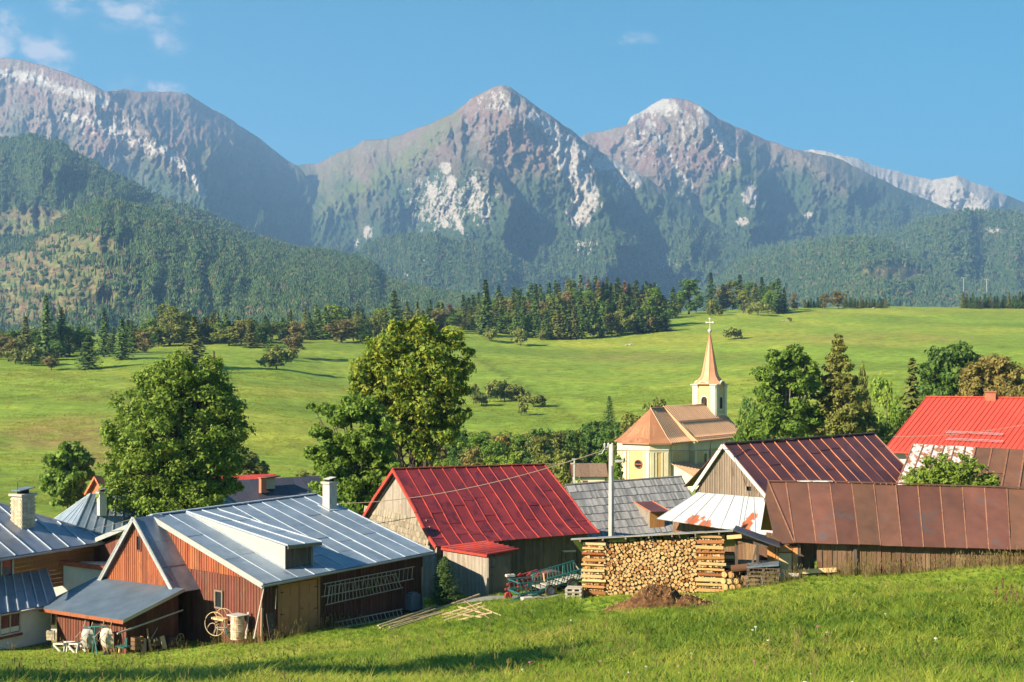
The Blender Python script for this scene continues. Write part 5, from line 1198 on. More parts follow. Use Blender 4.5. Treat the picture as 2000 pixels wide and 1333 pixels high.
# sacristy
sz = ze-3.0
vv = [(3.2, 4.3), (3.2, 9.6), (12.6, 9.6), (12.6, 5.3)]
slab(ch, 'sacristy_wall', M['cream'], [cp(2.9, 4.3, gzc), cp(2.9, 9.2, gzc), cp(2.9, 9.2, sz-2.4), cp(2.9, 4.3, sz-.1)], -DC, .2)
slab(ch, 'sacristy_wall', M['cream'], [cp(2.9, 9.2, gzc), cp(13, 9.2, gzc), cp(13, 9.2, sz-2.4), cp(2.9, 9.2, sz-2.4)], SC, .2)
roof(ch, [(cp(2.5, 4.3, sz), cp(13, 4.3, sz)), (cp(2.5, 9.7, sz-2.6), cp(13, 9.7, sz-2.6))], 18, M['copperdark'], M['copline'], 1, seam_w=.07, seam_h=.08, name='sacristy_roof_panel', seam_name='sacristy_roof_seam')
# tower
ta0 = 22.6; tw = 2.0; zt = P(1397, 752, 209).z; tc_ = cp(ta0+tw, 0, 0)
def tp(a, b_, z): v = tc_+DC*a+SC*b_; return Vector((v.x, v.y, z))
MB().hexa([tp(-tw, -tw, gzc), tp(-tw, tw, gzc), tp(tw, tw, gzc), tp(tw, -tw, gzc)], [tp(-tw, -tw, zt), tp(-tw, tw, zt), tp(tw, tw, zt), tp(tw, -tw, zt)]).build('tower', M['yellow'], ch)
for (U_, N_, ca) in ((SC, -DC, tp(-tw, 0, 0)), (DC, SC, tp(0, tw, 0)), (-SC, DC, tp(tw, 0, 0)), (-DC, -SC, tp(0, -tw, 0))):
    for s_ in (-1, 1):
        MB().box(flatz(ca+U_*s_*(tw-.42), (zt+zr-4)/2)+N_*.05, U_, UP, N_, .42, (zt-zr+4)/2, .1).build('tower_pilaster', M['cream'], ch)
        MB().box(flatz(ca+U_*s_*(tw-.42), zt-.2)+N_*.1, U_, UP, N_, .5, .16, .12).build('capital', M['whitetrim'], ch)
    MB().box(flatz(ca, zt-4.9)+N_*.04, U_, UP, N_, tw-.84, .15, .1).build('string_course', M['cream'], ch)
    arch_win(ch, flatz(ca, zt-2.95)+N_*.03, U_, N_, 1.05, 2.0, M['darkvoid'], M['cream'])
    # curved eyebrow of the cornice
    pts = [ca+U_*(x)+UP*(zt+.02+.55*max(0, math.cos(x/1.15*math.pi/2)) if abs(x) < 1.15 else zt+.02)-UP*0+N_*.25 for x in np.linspace(-tw-.3, tw+.3, 21)]
    pts = [Vector((p.x, p.y, (zt+.02)+(.6*math.cos(x/1.1*math.pi/2) if abs(x) < 1.1 else 0))) for p, x in zip(pts, np.linspace(-tw-.3, tw+.3, 21))]
    mbx = MB()
    for p, q in zip(pts[:-1], pts[1:]): mbx.beam(p, q+(q-p)*.05, .3, .18)
    mbx.build('cornice', M['cream'], ch)
    lun = [p-N_*.28 for p in pts[6:15]]; mesh_obj('lunette', lun+[flatz(lun[-1], zt-.1), flatz(lun[0], zt-.1)], [tuple(range(len(lun)+2))], M['yellow'], ch)
# spire: flared skirt to octagon
zs = P(1385, 650, 209).z; ov = .55
def ringp(z, r_, oct_): 
    out = []
    for k in range(8):
        t = math.pi/8+k*math.pi/4; x, y = math.cos(t), math.sin(t); ro = r_/math.cos(math.pi/8)
        m = max(abs(x), abs(y)); sx, sy = x/m*r_, y/m*r_
        out.append(tp((1-oct_)*sx+oct_*x*ro, (1-oct_)*sy+oct_*y*ro, z))
    return out
lv = [(zt+.08, tw+ov, 0), (zt+.75, tw-.15, .15), (zt+1.35, tw-.62, .6), (zt+2.0, tw-.82, 1), (zs, .06, 1)]
rings = [ringp(*l) for l in lv]; v = [p for r_ in rings for p in r_]
for k in range(8):                         # bump the skirt up over the eyebrows
    pass
f = [(i*8+k, i*8+(k+1) % 8, (i+1)*8+(k+1) % 8, (i+1)*8+k) for i in range(len(lv)-1) for k in range(8)]+[tuple(reversed(range(8)))]
mesh_obj('spire', v, f, M['copper'], ch)
for k in range(8):
    mbx = MB()
    for r0_, r1_ in zip(rings[1:-1], rings[2:]): mbx.beam(r0_[k], r1_[k], .08, .06)
    mbx.build('spire_rib', M['copseam'], ch)
tip = tp(0, 0, zs)
MB().tube([tip-UP*.3, tip, tip+UP*.15, tip+UP*.4, tip+UP*.62, tip+UP*.7, tip+UP*.8], [.12, .1, .28, .36, .25, .08, .05], 10).build('spire_ball', M['whitetrim'], ch, True)
cr = MB().beam(tip+UP*.7, tip+UP*2.4, .13, .13); cr.beam(tip+UP*1.75-SC*.6, tip+UP*1.75+SC*.6, .13, .13)
for p in (tip+UP*2.4, tip+UP*1.75-SC*.6, tip+UP*1.75+SC*.6): cr.box(p, SC, DC, UP, .13, .08, .13)
cr.build('cross', M['whitetrim'], ch)
# ------------------------------------------------------------------ trees
def leaf_mat(name, cols, trans=.35, rough=.6):
    m, nt = new_mat(name)
    ge = N(nt, 'ShaderNodeNewGeometry'); oi = N(nt, 'ShaderNodeObjectInfo')
    c = ramp(nt, ge.outputs['Random Per Island'], [(i/(len(cols)-1), q) for i, q in enumerate(cols)])
    n1 = noise_out(nt, .55, 3, .6, 'World')
    h = N(nt, 'ShaderNodeHueSaturation'); nt.links.new(c, h.inputs['Color'])
    v = mth(nt, 'MULTIPLY_ADD', oi.outputs['Random'], .4); v.node.inputs[2].default_value = .72
    nt.links.new(mth(nt, 'ADD', v, mth(nt, 'MULTIPLY', n1, .5)), h.inputs['Value'])
    d = N(nt, 'ShaderNodeBsdfPrincipled'); d.inputs['Roughness'].default_value = rough; d.inputs['Specular IOR Level'].default_value = .25
    t = N(nt, 'ShaderNodeBsdfTranslucent'); mx = N(nt, 'ShaderNodeMixShader'); mx.inputs[0].default_value = trans; o = N(nt, 'ShaderNodeOutputMaterial')
    nt.links.new(h.outputs[0], d.inputs['Base Color']); nt.links.new(h.outputs[0], t.inputs['Color'])
    nt.links.new(d.outputs[0], mx.inputs[1]); nt.links.new(t.outputs[0], mx.inputs[2]); nt.links.new(mx.outputs[0], o.inputs['Surface']); return m
LM = {
 'green': leaf_mat('green_leaves', [(0.078, 0.144, 0.017), (0.116, 0.194, 0.022), (0.171, 0.245, 0.036)]),
 'linden': leaf_mat('linden_leaves', [(0.071, 0.126, 0.014), (0.121, 0.185, 0.022), (0.184, 0.238, 0.034)]),
 'dark': leaf_mat('dark_green_leaves', [(0.045, 0.099, 0.018), (0.071, 0.139, 0.023), (0.113, 0.177, 0.031)]),
 'bright': leaf_mat('bright_green_leaves', [(0.122, 0.192, 0.022), (0.170, 0.248, 0.031), (0.219, 0.281, 0.044)]),
 'autumn': leaf_mat('yellowing_leaves', [(0.093, 0.168, 0.018), (0.142, 0.222, 0.026), (0.218, 0.270, 0.026), (0.349, 0.324, 0.026)]),
 'olive': leaf_mat('olive_leaves', [(0.114, 0.143, 0.028), (0.170, 0.194, 0.038), (0.227, 0.236, 0.051)]),
 'rustleaf': leaf_mat('russet_leaves', [(0.156, 0.112, 0.039), (0.208, 0.158, 0.054), (0.181, 0.205, 0.061)]),
 'ochre': leaf_mat('ochre_leaves', [(0.146, 0.132, 0.033), (0.194, 0.165, 0.044), (0.166, 0.110, 0.033)]),
 'spruce': leaf_mat('spruce_needles', [(0.043, 0.084, 0.021), (0.068, 0.121, 0.026), (0.107, 0.161, 0.034)], .12, .7),
 'sprucedark': leaf_mat('dark_spruce_needles', [(0.030, 0.065, 0.018), (0.048, 0.090, 0.023), (0.074, 0.115, 0.026)], .1, .7),
 'spruceolive': leaf_mat('olive_spruce_needles', [(0.089, 0.113, 0.024), (0.127, 0.144, 0.032), (0.149, 0.159, 0.036)], .15, .7),
 'sprucebrown': leaf_mat('dying_brown_needles', [(0.167, 0.085, 0.048), (0.218, 0.118, 0.067), (0.128, 0.092, 0.048)], .1, .8),
 'larch': leaf_mat('larch_needles', [(0.102, 0.111, 0.022), (0.136, 0.144, 0.029), (0.175, 0.170, 0.033)], .25, .7)}
M['bark'] = plank_mat('bark', (.055, .042, .032), (.12, .095, .075), None, .95)
M['barkpale'] = plank_mat('pale_bark', (.25, .20, .15), (.40, .33, .26), None, .9)
def quads_mesh(name, C, Nn, S, mat, aspect=1.0, fold=.0):
    """square leaf clumps: centres C, normals Nn, half sizes S"""
    n = len(C); rv = RNG.randn(n, 3); T = np.cross(Nn, rv); T /= np.linalg.norm(T, axis=1)[:, None]+1e-9; B_ = np.cross(Nn, T)
    S = S[:, None]; a = .72+RNG.rand(n, 1)*.5
    v = np.stack([C-T*S*1.25, C-B_*S*a*.62+Nn*S*.12, C+T*S*1.25, C+B_*S*a*.62+Nn*S*.12], 1).reshape(-1, 3)
    me = bpy.data.meshes.new(name); me.vertices.add(n*4); me.vertices.foreach_set('co', v.astype(np.float32).ravel())
    me.loops.add(n*4); me.loops.foreach_set('vertex_index', np.arange(n*4, dtype=np.int32)); me.polygons.add(n)
    me.polygons.foreach_set('loop_start', np.arange(n, dtype=np.int32)*4); me.polygons.foreach_set('loop_total', np.full(n, 4, np.int32))
    me.update(calc_edges=True); me.materials.append(mat); return me
def unit(n):
    v = RNG.randn(n, 3); return v/np.linalg.norm(v, axis=1)[:, None]
def crown_pts(lobes, nleaf, sub=14, subr=.42, flat=.8, hollow=.3):
    """lobes: (x, y, z, r); clumps sit around each lobe, leaves sit around each clump"""
    L = np.array(lobes, float); wts = L[:, 3]**2; wts = wts/wts.sum(); Cs = []; Ns = []
    for (x, y, z, r), w in zip(L, wts):
        k = max(4, int(sub*RNG.uniform(.8, 1.2))); d = unit(k); d[:, 2] *= flat
        cc = np.array([x, y, z])+d*r*RNG.uniform(.45, .95, (k, 1)); cr = r*subr*RNG.uniform(.6, 1.25, k)
        n = max(4, int(nleaf*w)); which = RNG.randint(0, k, n); dd = unit(n); dd[:, 2] = dd[:, 2]*.75
        rad = cr[which]*(hollow+(1-hollow)*RNG.rand(n)**.5)*RNG.uniform(.6, 1.3, n)
        p = cc[which]+dd*rad[:, None]
        out = dd*.55+d[which]*.5+np.array([0, 0, .4])+RNG.randn(n, 3)*.62; out /= np.linalg.norm(out, axis=1)[:, None]
        Cs.append(p); Ns.append(out)
    return np.concatenate(Cs), np.concatenate(Ns)
def limb_tree(mb, base, top, r0, targets, r1=.35):
    """trunk with curved limbs to the lobe centres"""
    base = Vector(base); top = Vector(top); n = 7; pts = []; 
    for i in range(n): t = i/(n-1); pts.append(base.lerp(top, t)+Vector((math.sin(t*5)*.02, math.cos(t*4)*.02, 0))*(top-base).length)
    mb.tube(pts, [r0*(1.25 if i == 0 else 1-.8*i/(n-1)) for i in range(n)], 7)
    for (x, y, z, r) in targets:
        tz = min(max((z-base.z)*.62-r*.2, .12*(top.z-base.z)), (top.z-base.z)*.9); t = tz/(top.z-base.z); s = base.lerp(top, t); e = Vector((x, y, z+r*.35)); m_ = s.lerp(e, .5)+Vector((0, 0, (e-s).length*.02))+Vector((x-s.x, y-s.y, 0))*.12
        rr = r0*(1-.8*t)*.5; mb.tube([s, m_, e], [rr, rr*.6, rr*.15], 5, False)
        for k in range(3):
            q = m_.lerp(e, .3*k); d_ = Vector(unit(1)[0])*r*.75; d_.z = abs(d_.z)*.6; mb.tube([q, q+d_], [rr*.35, rr*.08], 4, False)
def put_tree(name, base, label, crown_me, trunk_me, group=None, rot=0, sc=(1, 1, 1), cmat=None, tmat=None, cat='tree'):
    o = bpy.data.objects.new(name, None); o.location = base; o.rotation_euler = (0, 0, rot); o.scale = sc; COL.objects.link(o); tag(o, label, cat, group)
    for nm, me, mt in (('trunk', trunk_me, tmat), ('crown', crown_me, cmat)):
        if me is None: continue
        c = bpy.data.objects.new(nm, me); COL.objects.link(c); c.parent = o
        if mt is not None:
            c.material_slots[0].link = 'OBJECT'; c.material_slots[0].material = mt
    return o
def hero(name, label, px_base, Y, lobes_px, nleaf, leaf, mat, trunk_r, tops=None, depth=.5, sub=16, forks=0, subr=.42, flat=.8, bark='bark'):
    base = gpt(px_base, Y); k = Y/FPX; L = []
    for (px, py, r) in lobes_px:
        rr = r*k; x = (px-CX)*k-base.x; z = H-(py-HY)*k-base.z
        for s_ in ((0,) if depth == 0 else (-1, 1)):
            L.append((x+RNG.uniform(-.1, .1)*rr, s_*rr*depth+RNG.uniform(-.3, .3)*rr, z, rr))
    C_, N_ = crown_pts(L, nleaf, sub, subr, flat); me = quads_mesh('crown', C_, N_, leaf*RNG.uniform(.45, 1.5, len(C_)), mat)
    zt = max(l[2] for l in L); xm = np.mean([l[0] for l in L]); mb = MB()
    if forks:
        for f_ in range(forks):
            dx = (f_-(forks-1)/2)*.9; sel = [l for i, l in enumerate(L) if i % forks == f_]
            limb_tree(mb, (dx*.35, RNG.uniform(-.3, .3), -.3), (xm*.5+dx*1.6, 0, zt*.85), trunk_r*.7, sel)
    else: limb_tree(mb, (0, 0, -.3), (xm*.6, 0, zt*.9), trunk_r, L)
    tm = bpy.data.meshes.new('trunk'); tm.from_pydata(mb.v, [], mb.f); tm.materials.append(M[bark])
    return put_tree(name, base, label, me, tm)
hero('linden_tree', 'large dense green linden tree behind the blue roofed barn', 345, 92,
     [(350, 735, 48), (300, 745, 40), (400, 745, 45), (270, 790, 45), (330, 790, 60), (410, 790, 58), (445, 800, 38), (255, 840, 50), (330, 850, 65), (410, 850, 60), (455, 845, 34), (235, 900, 38), (300, 910, 62), (380, 915, 65), (440, 900, 40), (260, 960, 48), (330, 970, 58), (400, 965, 52), (445, 950, 26), (235, 1000, 28), (290, 1015, 35), (225, 930, 26), (352, 705, 24), (415, 715, 24), (240, 860, 30)], 72000, .11, LM['linden'], .42, depth=.75, sub=20, subr=.36)
hero('maple_tree', 'tall maple tree with yellowing leaves rising behind the crimson barn', 800, 96,
     [(825, 640, 30), (880, 665, 30), (790, 665, 40), (745, 680, 42), (840, 690, 48), (730, 720, 42), (790, 730, 55), (860, 735, 52), (895, 720, 32), (715, 750, 36), (760, 775, 50), (835, 780, 55), (890, 770, 34), (720, 790, 34), (800, 830, 48), (860, 825, 42), (905, 808, 22), (760, 860, 34), (820, 870, 34), (775, 640, 22), (915, 690, 16), (700, 735, 20), (870, 850, 28)], 46000, .12, LM['autumn'], .40, depth=.65, sub=15, forks=3, subr=.38)
hero('maple_tree', 'darker green maple tree beside the yellowing one, behind the grey gable', 712, 84,
     [(640, 800, 20), (670, 815, 32), (710, 800, 38), (740, 830, 34), (625, 845, 22), (665, 865, 40), (715, 870, 48), (615, 885, 22), (650, 905, 38), (700, 925, 52), (750, 910, 34), (640, 950, 34), (690, 980, 42), (740, 965, 30), (610, 795, 10), (605, 880, 12), (680, 785, 22), (750, 870, 30)], 40000, .11, LM['green'], .26, depth=.6, sub=14, subr=.36, flat=.6)
hero('maple_tree', 'leafy green maple tree with bare limbs behind the maroon barn', 1535, 150,
     [(1545, 690, 22), (1520, 705, 26), (1570, 715, 26), (1500, 730, 24), (1540, 740, 36), (1580, 750, 26), (1510, 770, 34), (1555, 785, 38), (1500, 810, 30), (1540, 830, 40), (1585, 815, 26), (1490, 840, 24), (1590, 730, 12)], 22000, .19, LM['green'], .3, depth=.7, bark='barkpale', sub=14, subr=.38)
hero('larch_tree', 'tall olive larch tree between two green maples behind the maroon barn', 1638, 150,
     [(1638, 658, 8), (1638, 668, 12), (1637, 682, 16), (1636, 698, 20), (1640, 716, 26), (1634, 708, 18), (1630, 742, 30), (1655, 745, 26), (1640, 768, 38), (1612, 775, 26), (1668, 775, 26), (1640, 795, 44), (1605, 805, 28), (1680, 805, 28), (1635, 825, 42), (1670, 840, 36), (1605, 840, 28), (1700, 832, 18)], 24000, .17, LM['larch'], .3, depth=.6, sub=18, subr=.3, flat=.45)
hero('broadleaf_tree', 'round dark green tree standing left of the ochre birch on the right', 1858, 175,
     [(1870, 690, 26), (1840, 705, 28), (1895, 710, 22), (1815, 725, 20), (1850, 740, 36), (1890, 745, 30), (1825, 765, 28), (1865, 775, 34)], 14000, .23, LM['dark'], .3, depth=.8)
hero('birch_tree', 'ochre leaved birch tree behind the bright red roof', 1945, 165,
     [(1945, 710, 22), (1915, 725, 24), (1970, 730, 26), (1935, 750, 34), (1900, 755, 24), (1980, 765, 28), (1945, 785, 34), (1895, 780, 22), (1890, 730, 14)], 16000, .19, LM['ochre'], .2, depth=.7, bark='barkpale')
hero('broadleaf_tree', 'small round dark tree in the meadow behind the blue grey hip roof', 133, 122,
     [(133, 885, 24), (110, 900, 22), (158, 900, 22), (120, 930, 30), (150, 935, 28), (108, 950, 22), (135, 965, 26), (165, 930, 14)], 11000, .17, LM['green'], .2, depth=.8)
hero('willow_tree', 'loose olive green tree right of the linden tree behind the dark tiled house', 485, 165,
     [(485, 900, 22), (465, 920, 22), (505, 918, 20), (485, 940, 26), (510, 945, 16), (462, 950, 18)], 10000, .2, LM['olive'], .15, depth=.8)
hero('apple_bush', 'leafy apple bush growing behind the ridge of the rusty barn', 1850, 54.6,
     [(1800, 925, 20), (1830, 915, 24), (1865, 920, 24), (1900, 915, 20), (1930, 935, 18), (1785, 940, 18), (1850, 940, 30), (1890, 945, 26), (1820, 950, 26), (1925, 950, 18), (1840, 893, 9), (1880, 893, 9), (1815, 897, 8), (1905, 900, 8)], 5500, .07, LM['bright'], .06, depth=.9, sub=18, subr=.5)
# near spruce
def spruce_mesh(h, w, layers, per, leaf, dens, droop=.25, narrow=1.0, rag=.25):
    Cs, Ns = [], []
    for i in range(layers):
        t = (i+.5)/layers; z = h*(.04+.95*t); R_ = w*(1-t)**narrow*(1-.2*(t < .08))+w*.03; a0 = RNG.rand()*6.28
        for k in range(per):
            a = a0+2*math.pi*k/per+RNG.uniform(-.2, .2); r_ = R_*RNG.uniform(1-rag, 1+rag*.5); n = max(2, int(dens*r_/w)+1)
            for j in range(n):
                f_ = (j+.6)/n; x = math.cos(a)*r_*f_; y = math.sin(a)*r_*f_; zz = z-r_*droop*f_+(h/layers)*RNG.uniform(-.3, .3)+r_*.12*f_*f_
                side = RNG.uniform(-.16, .16)*r_*f_; Cs.append((x-math.sin(a)*side, y+math.cos(a)*side, zz)); Ns.append((math.cos(a)*.55+RNG.uniform(-.4, .4), math.sin(a)*.55+RNG.uniform(-.4, .4), .75))
    C_ = np.array(Cs); N_ = np.array(Ns); N_ /= np.linalg.norm(N_, axis=1)[:, None]
    return C_, N_, np.full(len(C_), leaf)*RNG.uniform(.7, 1.3, len(C_))
C_, N_, S_ = spruce_mesh(3.0, 1.15, 40, 24, .045, 16, .05, .62, .35)
me = quads_mesh('crown', C_, N_, S_, LM['sprucedark']); tm = MB().tube([(0, 0, -.2), (0, 0, 3.0)], [.07, .015], 6)
tmm = bpy.data.meshes.new('trunk'); tmm.from_pydata(tm.v, [], tm.f); tmm.materials.append(M['bark'])
bs = gpt(868, 60.3); zt_ = P(870, 1086, 60.3).z; s_ = (zt_-bs.z)/3.0
put_tree('spruce_sapling', bs, 'bushy young dark spruce standing between blue and crimson roofed barns', me, tmm, sc=(s_, s_, s_), rot=1)
# ---- shared kinds (unit height)
KIND = {}
for i in range(6):
    C_, N_, S_ = spruce_mesh(1.0, RNG.uniform(.17, .21), 22, 10, .027, 6, .35, [.85, .8, .95, .75, .9, 1.0][i], .35)
    me = quads_mesh('spruce_crown', C_, N_, S_, LM['spruce']); tm = MB().tube([(0, 0, -.03), (0, 0, .97)], [.016, .003], 5)
    t2 = bpy.data.meshes.new('spruce_trunk'); t2.from_pydata(tm.v, [], tm.f); t2.materials.append(M['bark']); KIND.setdefault('spruce', []).append((me, t2))
for i in range(7):
    nl = RNG.randint(12, 17); L = []
    for k in range(nl):
        a = RNG.rand()*6.28; z = RNG.uniform(.16, .84); rad = .24*math.sin(min(1, (z-.12)/.6)*math.pi*.5+.2)*(1.15-z*.6)
        L.append((math.cos(a)*rad*RNG.rand()**.5*1.25, math.sin(a)*rad*1.1, z, RNG.uniform(.12, .19)))
    L.append((0, 0, .82, .14)); C_, N_ = crown_pts(L, 3600, 11, .36)
    me = quads_mesh('leafy_crown', C_, N_, .022*RNG.uniform(.7, 1.3, len(C_)), LM['green']); mb = MB(); limb_tree(mb, (0, 0, -.03), (0, 0, .8), .022, L[:6])
    t2 = bpy.data.meshes.new('leafy_trunk'); t2.from_pydata(mb.v, [], mb.f); t2.materials.append(M['bark']); KIND.setdefault('leafy', []).append((me, t2))
for i in range(5):                                                                   # wide low bushes
    L = [(RNG.uniform(-.42, .42), RNG.uniform(-.3, .3), RNG.uniform(.25, .62), RNG.uniform(.22, .34)) for k in range(8)]
    C_, N_ = crown_pts(L, 1800, 10, .42); C_ = C_[C_[:, 2] > -.02] if False else C_
    me = quads_mesh('bush_crown', C_, N_, .05*RNG.uniform(.7, 1.3, len(C_)), LM['olive']); mb = MB(); limb_tree(mb, (0, 0, -.05), (0, 0, .6), .03, L[:5])
    t2 = bpy.data.meshes.new('bush_trunk'); t2.from_pydata(mb.v, [], mb.f); t2.materials.append(M['bark']); KIND.setdefault('bush', []).append((me, t2))
_cnt = [0]
def plant(px, top, base_py, wpx, kind, mat, label, group=None, Y=None, name=None):
    b = ray_ground(px, base_py, 70, 1050) if Y is None else gpt(px, Y)
    h = H-(top-HY)/FPX*b.y-b.z; h = max(h, .6); me, tm = KIND[kind][_cnt[0] % len(KIND[kind])]; _cnt[0] += 1
    if group:
        cw = {'spruce': 'green', 'sprucedark': 'dark', 'spruceolive': 'olive', 'sprucebrown': 'brownish', 'green': 'green', 'dark': 'dark', 'olive': 'olive', 'rustleaf': 'russet', 'ochre': 'ochre', 'bright': 'bright green', 'larch': 'olive'}[mat]; hw_ = h/FPX*0+(H-(top-HY)/FPX*b.y-b.z)
        ad = ('tall ' if hw_ > 16 else 'low ' if hw_ < 8 else '') if not any(q in label for q in ('small', 'low', 'dense')) else ''
        label = ad+cw+' '+label
    natural = {'spruce': .26, 'leafy': .62, 'bush': 1.25}[kind]; s = (wpx/FPX*b.y)/natural
    return put_tree(name or {'spruce': 'spruce_tree', 'leafy': 'broadleaf_tree', 'bush': 'bush'}[kind], b, label, me, tm, group, RNG.rand()*6.28, (s, s, h), LM[mat], None, 'bush' if kind == 'bush' else 'tree')
GE = 'trees along the far edge of the meadow'
for (px, top, base, w, kind, mat, lab) in [
  (90, 575, 700, 36, 'spruce', 'spruce', 'tallest dark spruce at the left end of the meadow edge'),
  (203, 606, 698, 30, 'spruce', 'sprucedark', 'slim dark spruce left of the pointed one at the meadow edge'),
  (238, 622, 703, 38, 'spruce', 'spruce', 'pointed spruce standing free in front of the meadow edge trees'),
  (172, 655, 722, 44, 'spruce', 'spruce', 'short wide spruce in front of the left meadow edge group'),
  (380, 618, 722, 58, 'spruce', 'spruceolive', 'broad olive spruce rising just behind the top of the linden tree'),
  (418, 686, 730, 18, 'spruce', 'sprucebrown', 'tiny brownish spruce tip beside the top of the linden tree'),
  (282, 645, 690, 42, 'leafy', 'rustleaf', 'round russet tree on a short trunk at the meadow edge'),
  (333, 590, 676, 74, 'leafy', 'olive', 'large olive tree at the meadow edge above the linden tree'),
  (540, 668, 722, 74, 'bush', 'olive', 'wide olive bush in the meadow right of the linden tree'),
  (578, 628, 700, 48, 'leafy', 'rustleaf', 'russet tree behind the wide olive bush in the meadow'),
  (527, 650, 700, 26, 'spruce', 'spruce', 'small spruce behind the wide olive bush in the meadow'),
  (656, 590, 660, 44, 'leafy', 'bright', 'bright green tree at the meadow edge left of the yellowing maple'),
  (668, 622, 670, 64, 'leafy', 'rustleaf', 'brownish round tree in front of the bright green one'),
  (770, 568, 665, 40, 'spruce', 'spruce', 'tall spruce rising left of the top of the yellowing maple'),
  (948, 546, 655, 42, 'spruce', 'spruce', 'tall dark spruce at the left corner of the central wood'),
  (958, 634, 668, 34, 'bush', 'olive', 'small round olive bush left of the central wood'),
  (1015, 630, 676, 46, 'bush', 'olive', 'larger olive bush in front of the central wood'),
  (1104, 618, 662, 18, 'spruce', 'sprucedark', 'small spruce at the foot of the central wood, left of its twin'),
  (1122, 615, 662, 20, 'spruce', 'sprucedark', 'small spruce at the foot of the central wood, right of its twin'),
  (1185, 592, 652, 22, 'spruce', 'spruce', 'slender spruce standing out on the right side of the central wood'),
  (1212, 574, 648, 28, 'spruce', 'spruceolive', 'olive slender spruce beside the russet bushes of the central wood'),
  (1282, 556, 640, 50, 'leafy', 'green', 'pale green leafy tree at the right end of the central wood'),
  (1345, 538, 615, 54, 'leafy', 'dark', 'dark bushy tree left of the lone spruce on the ridge'),
  (1388, 532, 600, 30, 'spruce', 'sprucedark', 'lone dark spruce in the gap on the meadow ridge'),
  (1397, 578, 617, 36, 'bush', 'olive', 'olive bush below the lone dark spruce on the ridge'),
  (1481, 582, 617, 44, 'bush', 'olive', 'olive bush at the foot of the ridge group'),
  (1435, 634, 664, 50, 'bush', 'olive', 'dark olive bush alone on the meadow right of the cross'),
  (1544, 618, 630, 11, 'bush', 'rustleaf', 'tiny russet bush alone high on the right meadow'),
  (1552, 572, 606, 20, 'leafy', 'rustleaf', 'small russet tree at the crest of the meadow'),
  (1610, 571, 603, 24, 'leafy', 'ochre', 'small ochre tree at the meadow crest, left of its larger neighbour'),
  (1636, 567, 604, 34, 'leafy', 'ochre', 'larger ochre tree at the meadow crest'),
  (1190, 774, 832, 24, 'spruce', 'spruce', 'small dark spruce on the meadow left of the church roof'),
  (1280, 768, 812, 44, 'leafy', 'olive', 'olive tree top showing just behind the church ridge'),
  (1225, 803, 880, 70, 'leafy', 'olive', 'grey green tree directly left of the church roof'),
  (1172, 868, 945, 46, 'leafy', 'green', 'upright green tree beside the tiny cream house'),
  (1730, 725, 850, 66, 'leafy', 'bright', 'bright yellow green tree right of the larch'),
  (1782, 698, 850, 70, 'spruce', 'spruceolive', 'olive spruce between the larch and the dark round tree'),
  (1690, 704, 850, 30, 'leafy', 'olive', 'grey olive tree behind the right edge of the larch')]:
    Y_ = {1225: 215, 1172: 165, 1730: 170, 1782: 165, 1690: 185, 1280: 260}.get(px)
    plant(px, top, base, w, kind, mat, lab, Y=Y_)
for (px, top, base, w, kind, mat) in [(1448, 795, 862, 50, 'leafy', 'green'), (1470, 760, 862, 50, 'leafy', 'dark'), (1495, 790, 868, 60, 'leafy', 'green'), (1600, 790, 870, 60, 'leafy', 'dark'), (1700, 790, 875, 60, 'leafy', 'dark'), (1745, 775, 875, 60, 'leafy', 'green'), (1765, 800, 880, 60, 'leafy', 'dark'), (1690, 820, 880, 60, 'leafy', 'dark'), (1800, 760, 850, 50, 'leafy', 'green'), (1830, 745, 840, 50, 'leafy', 'dark'), (1575, 805, 870, 60, 'leafy', 'green'), (1520, 830, 870, 50, 'leafy', 'green'), (1990, 740, 840, 60, 'leafy', 'ochre')]:
    plant(px, top, base, w, kind, mat, 'leafy tree in the dense row behind the maroon and red roofs', 'leafy trees behind the maroon and red roofs', Y=RNG.uniform(150, 185))
for (px, top, base, w) in [(940, 758, 794, 46), (957, 733, 786, 42), (986, 738, 784, 46), (1012, 746, 786, 50), (1042, 765, 796, 42), (1019, 776, 812, 30), (1060, 770, 796, 22), (925, 745, 780, 30)]:
    plant(px, top, base, w, 'bush', 'olive', 'grey green bush in the thicket in the middle of the meadow', 'thicket bushes in the middle of the meadow')
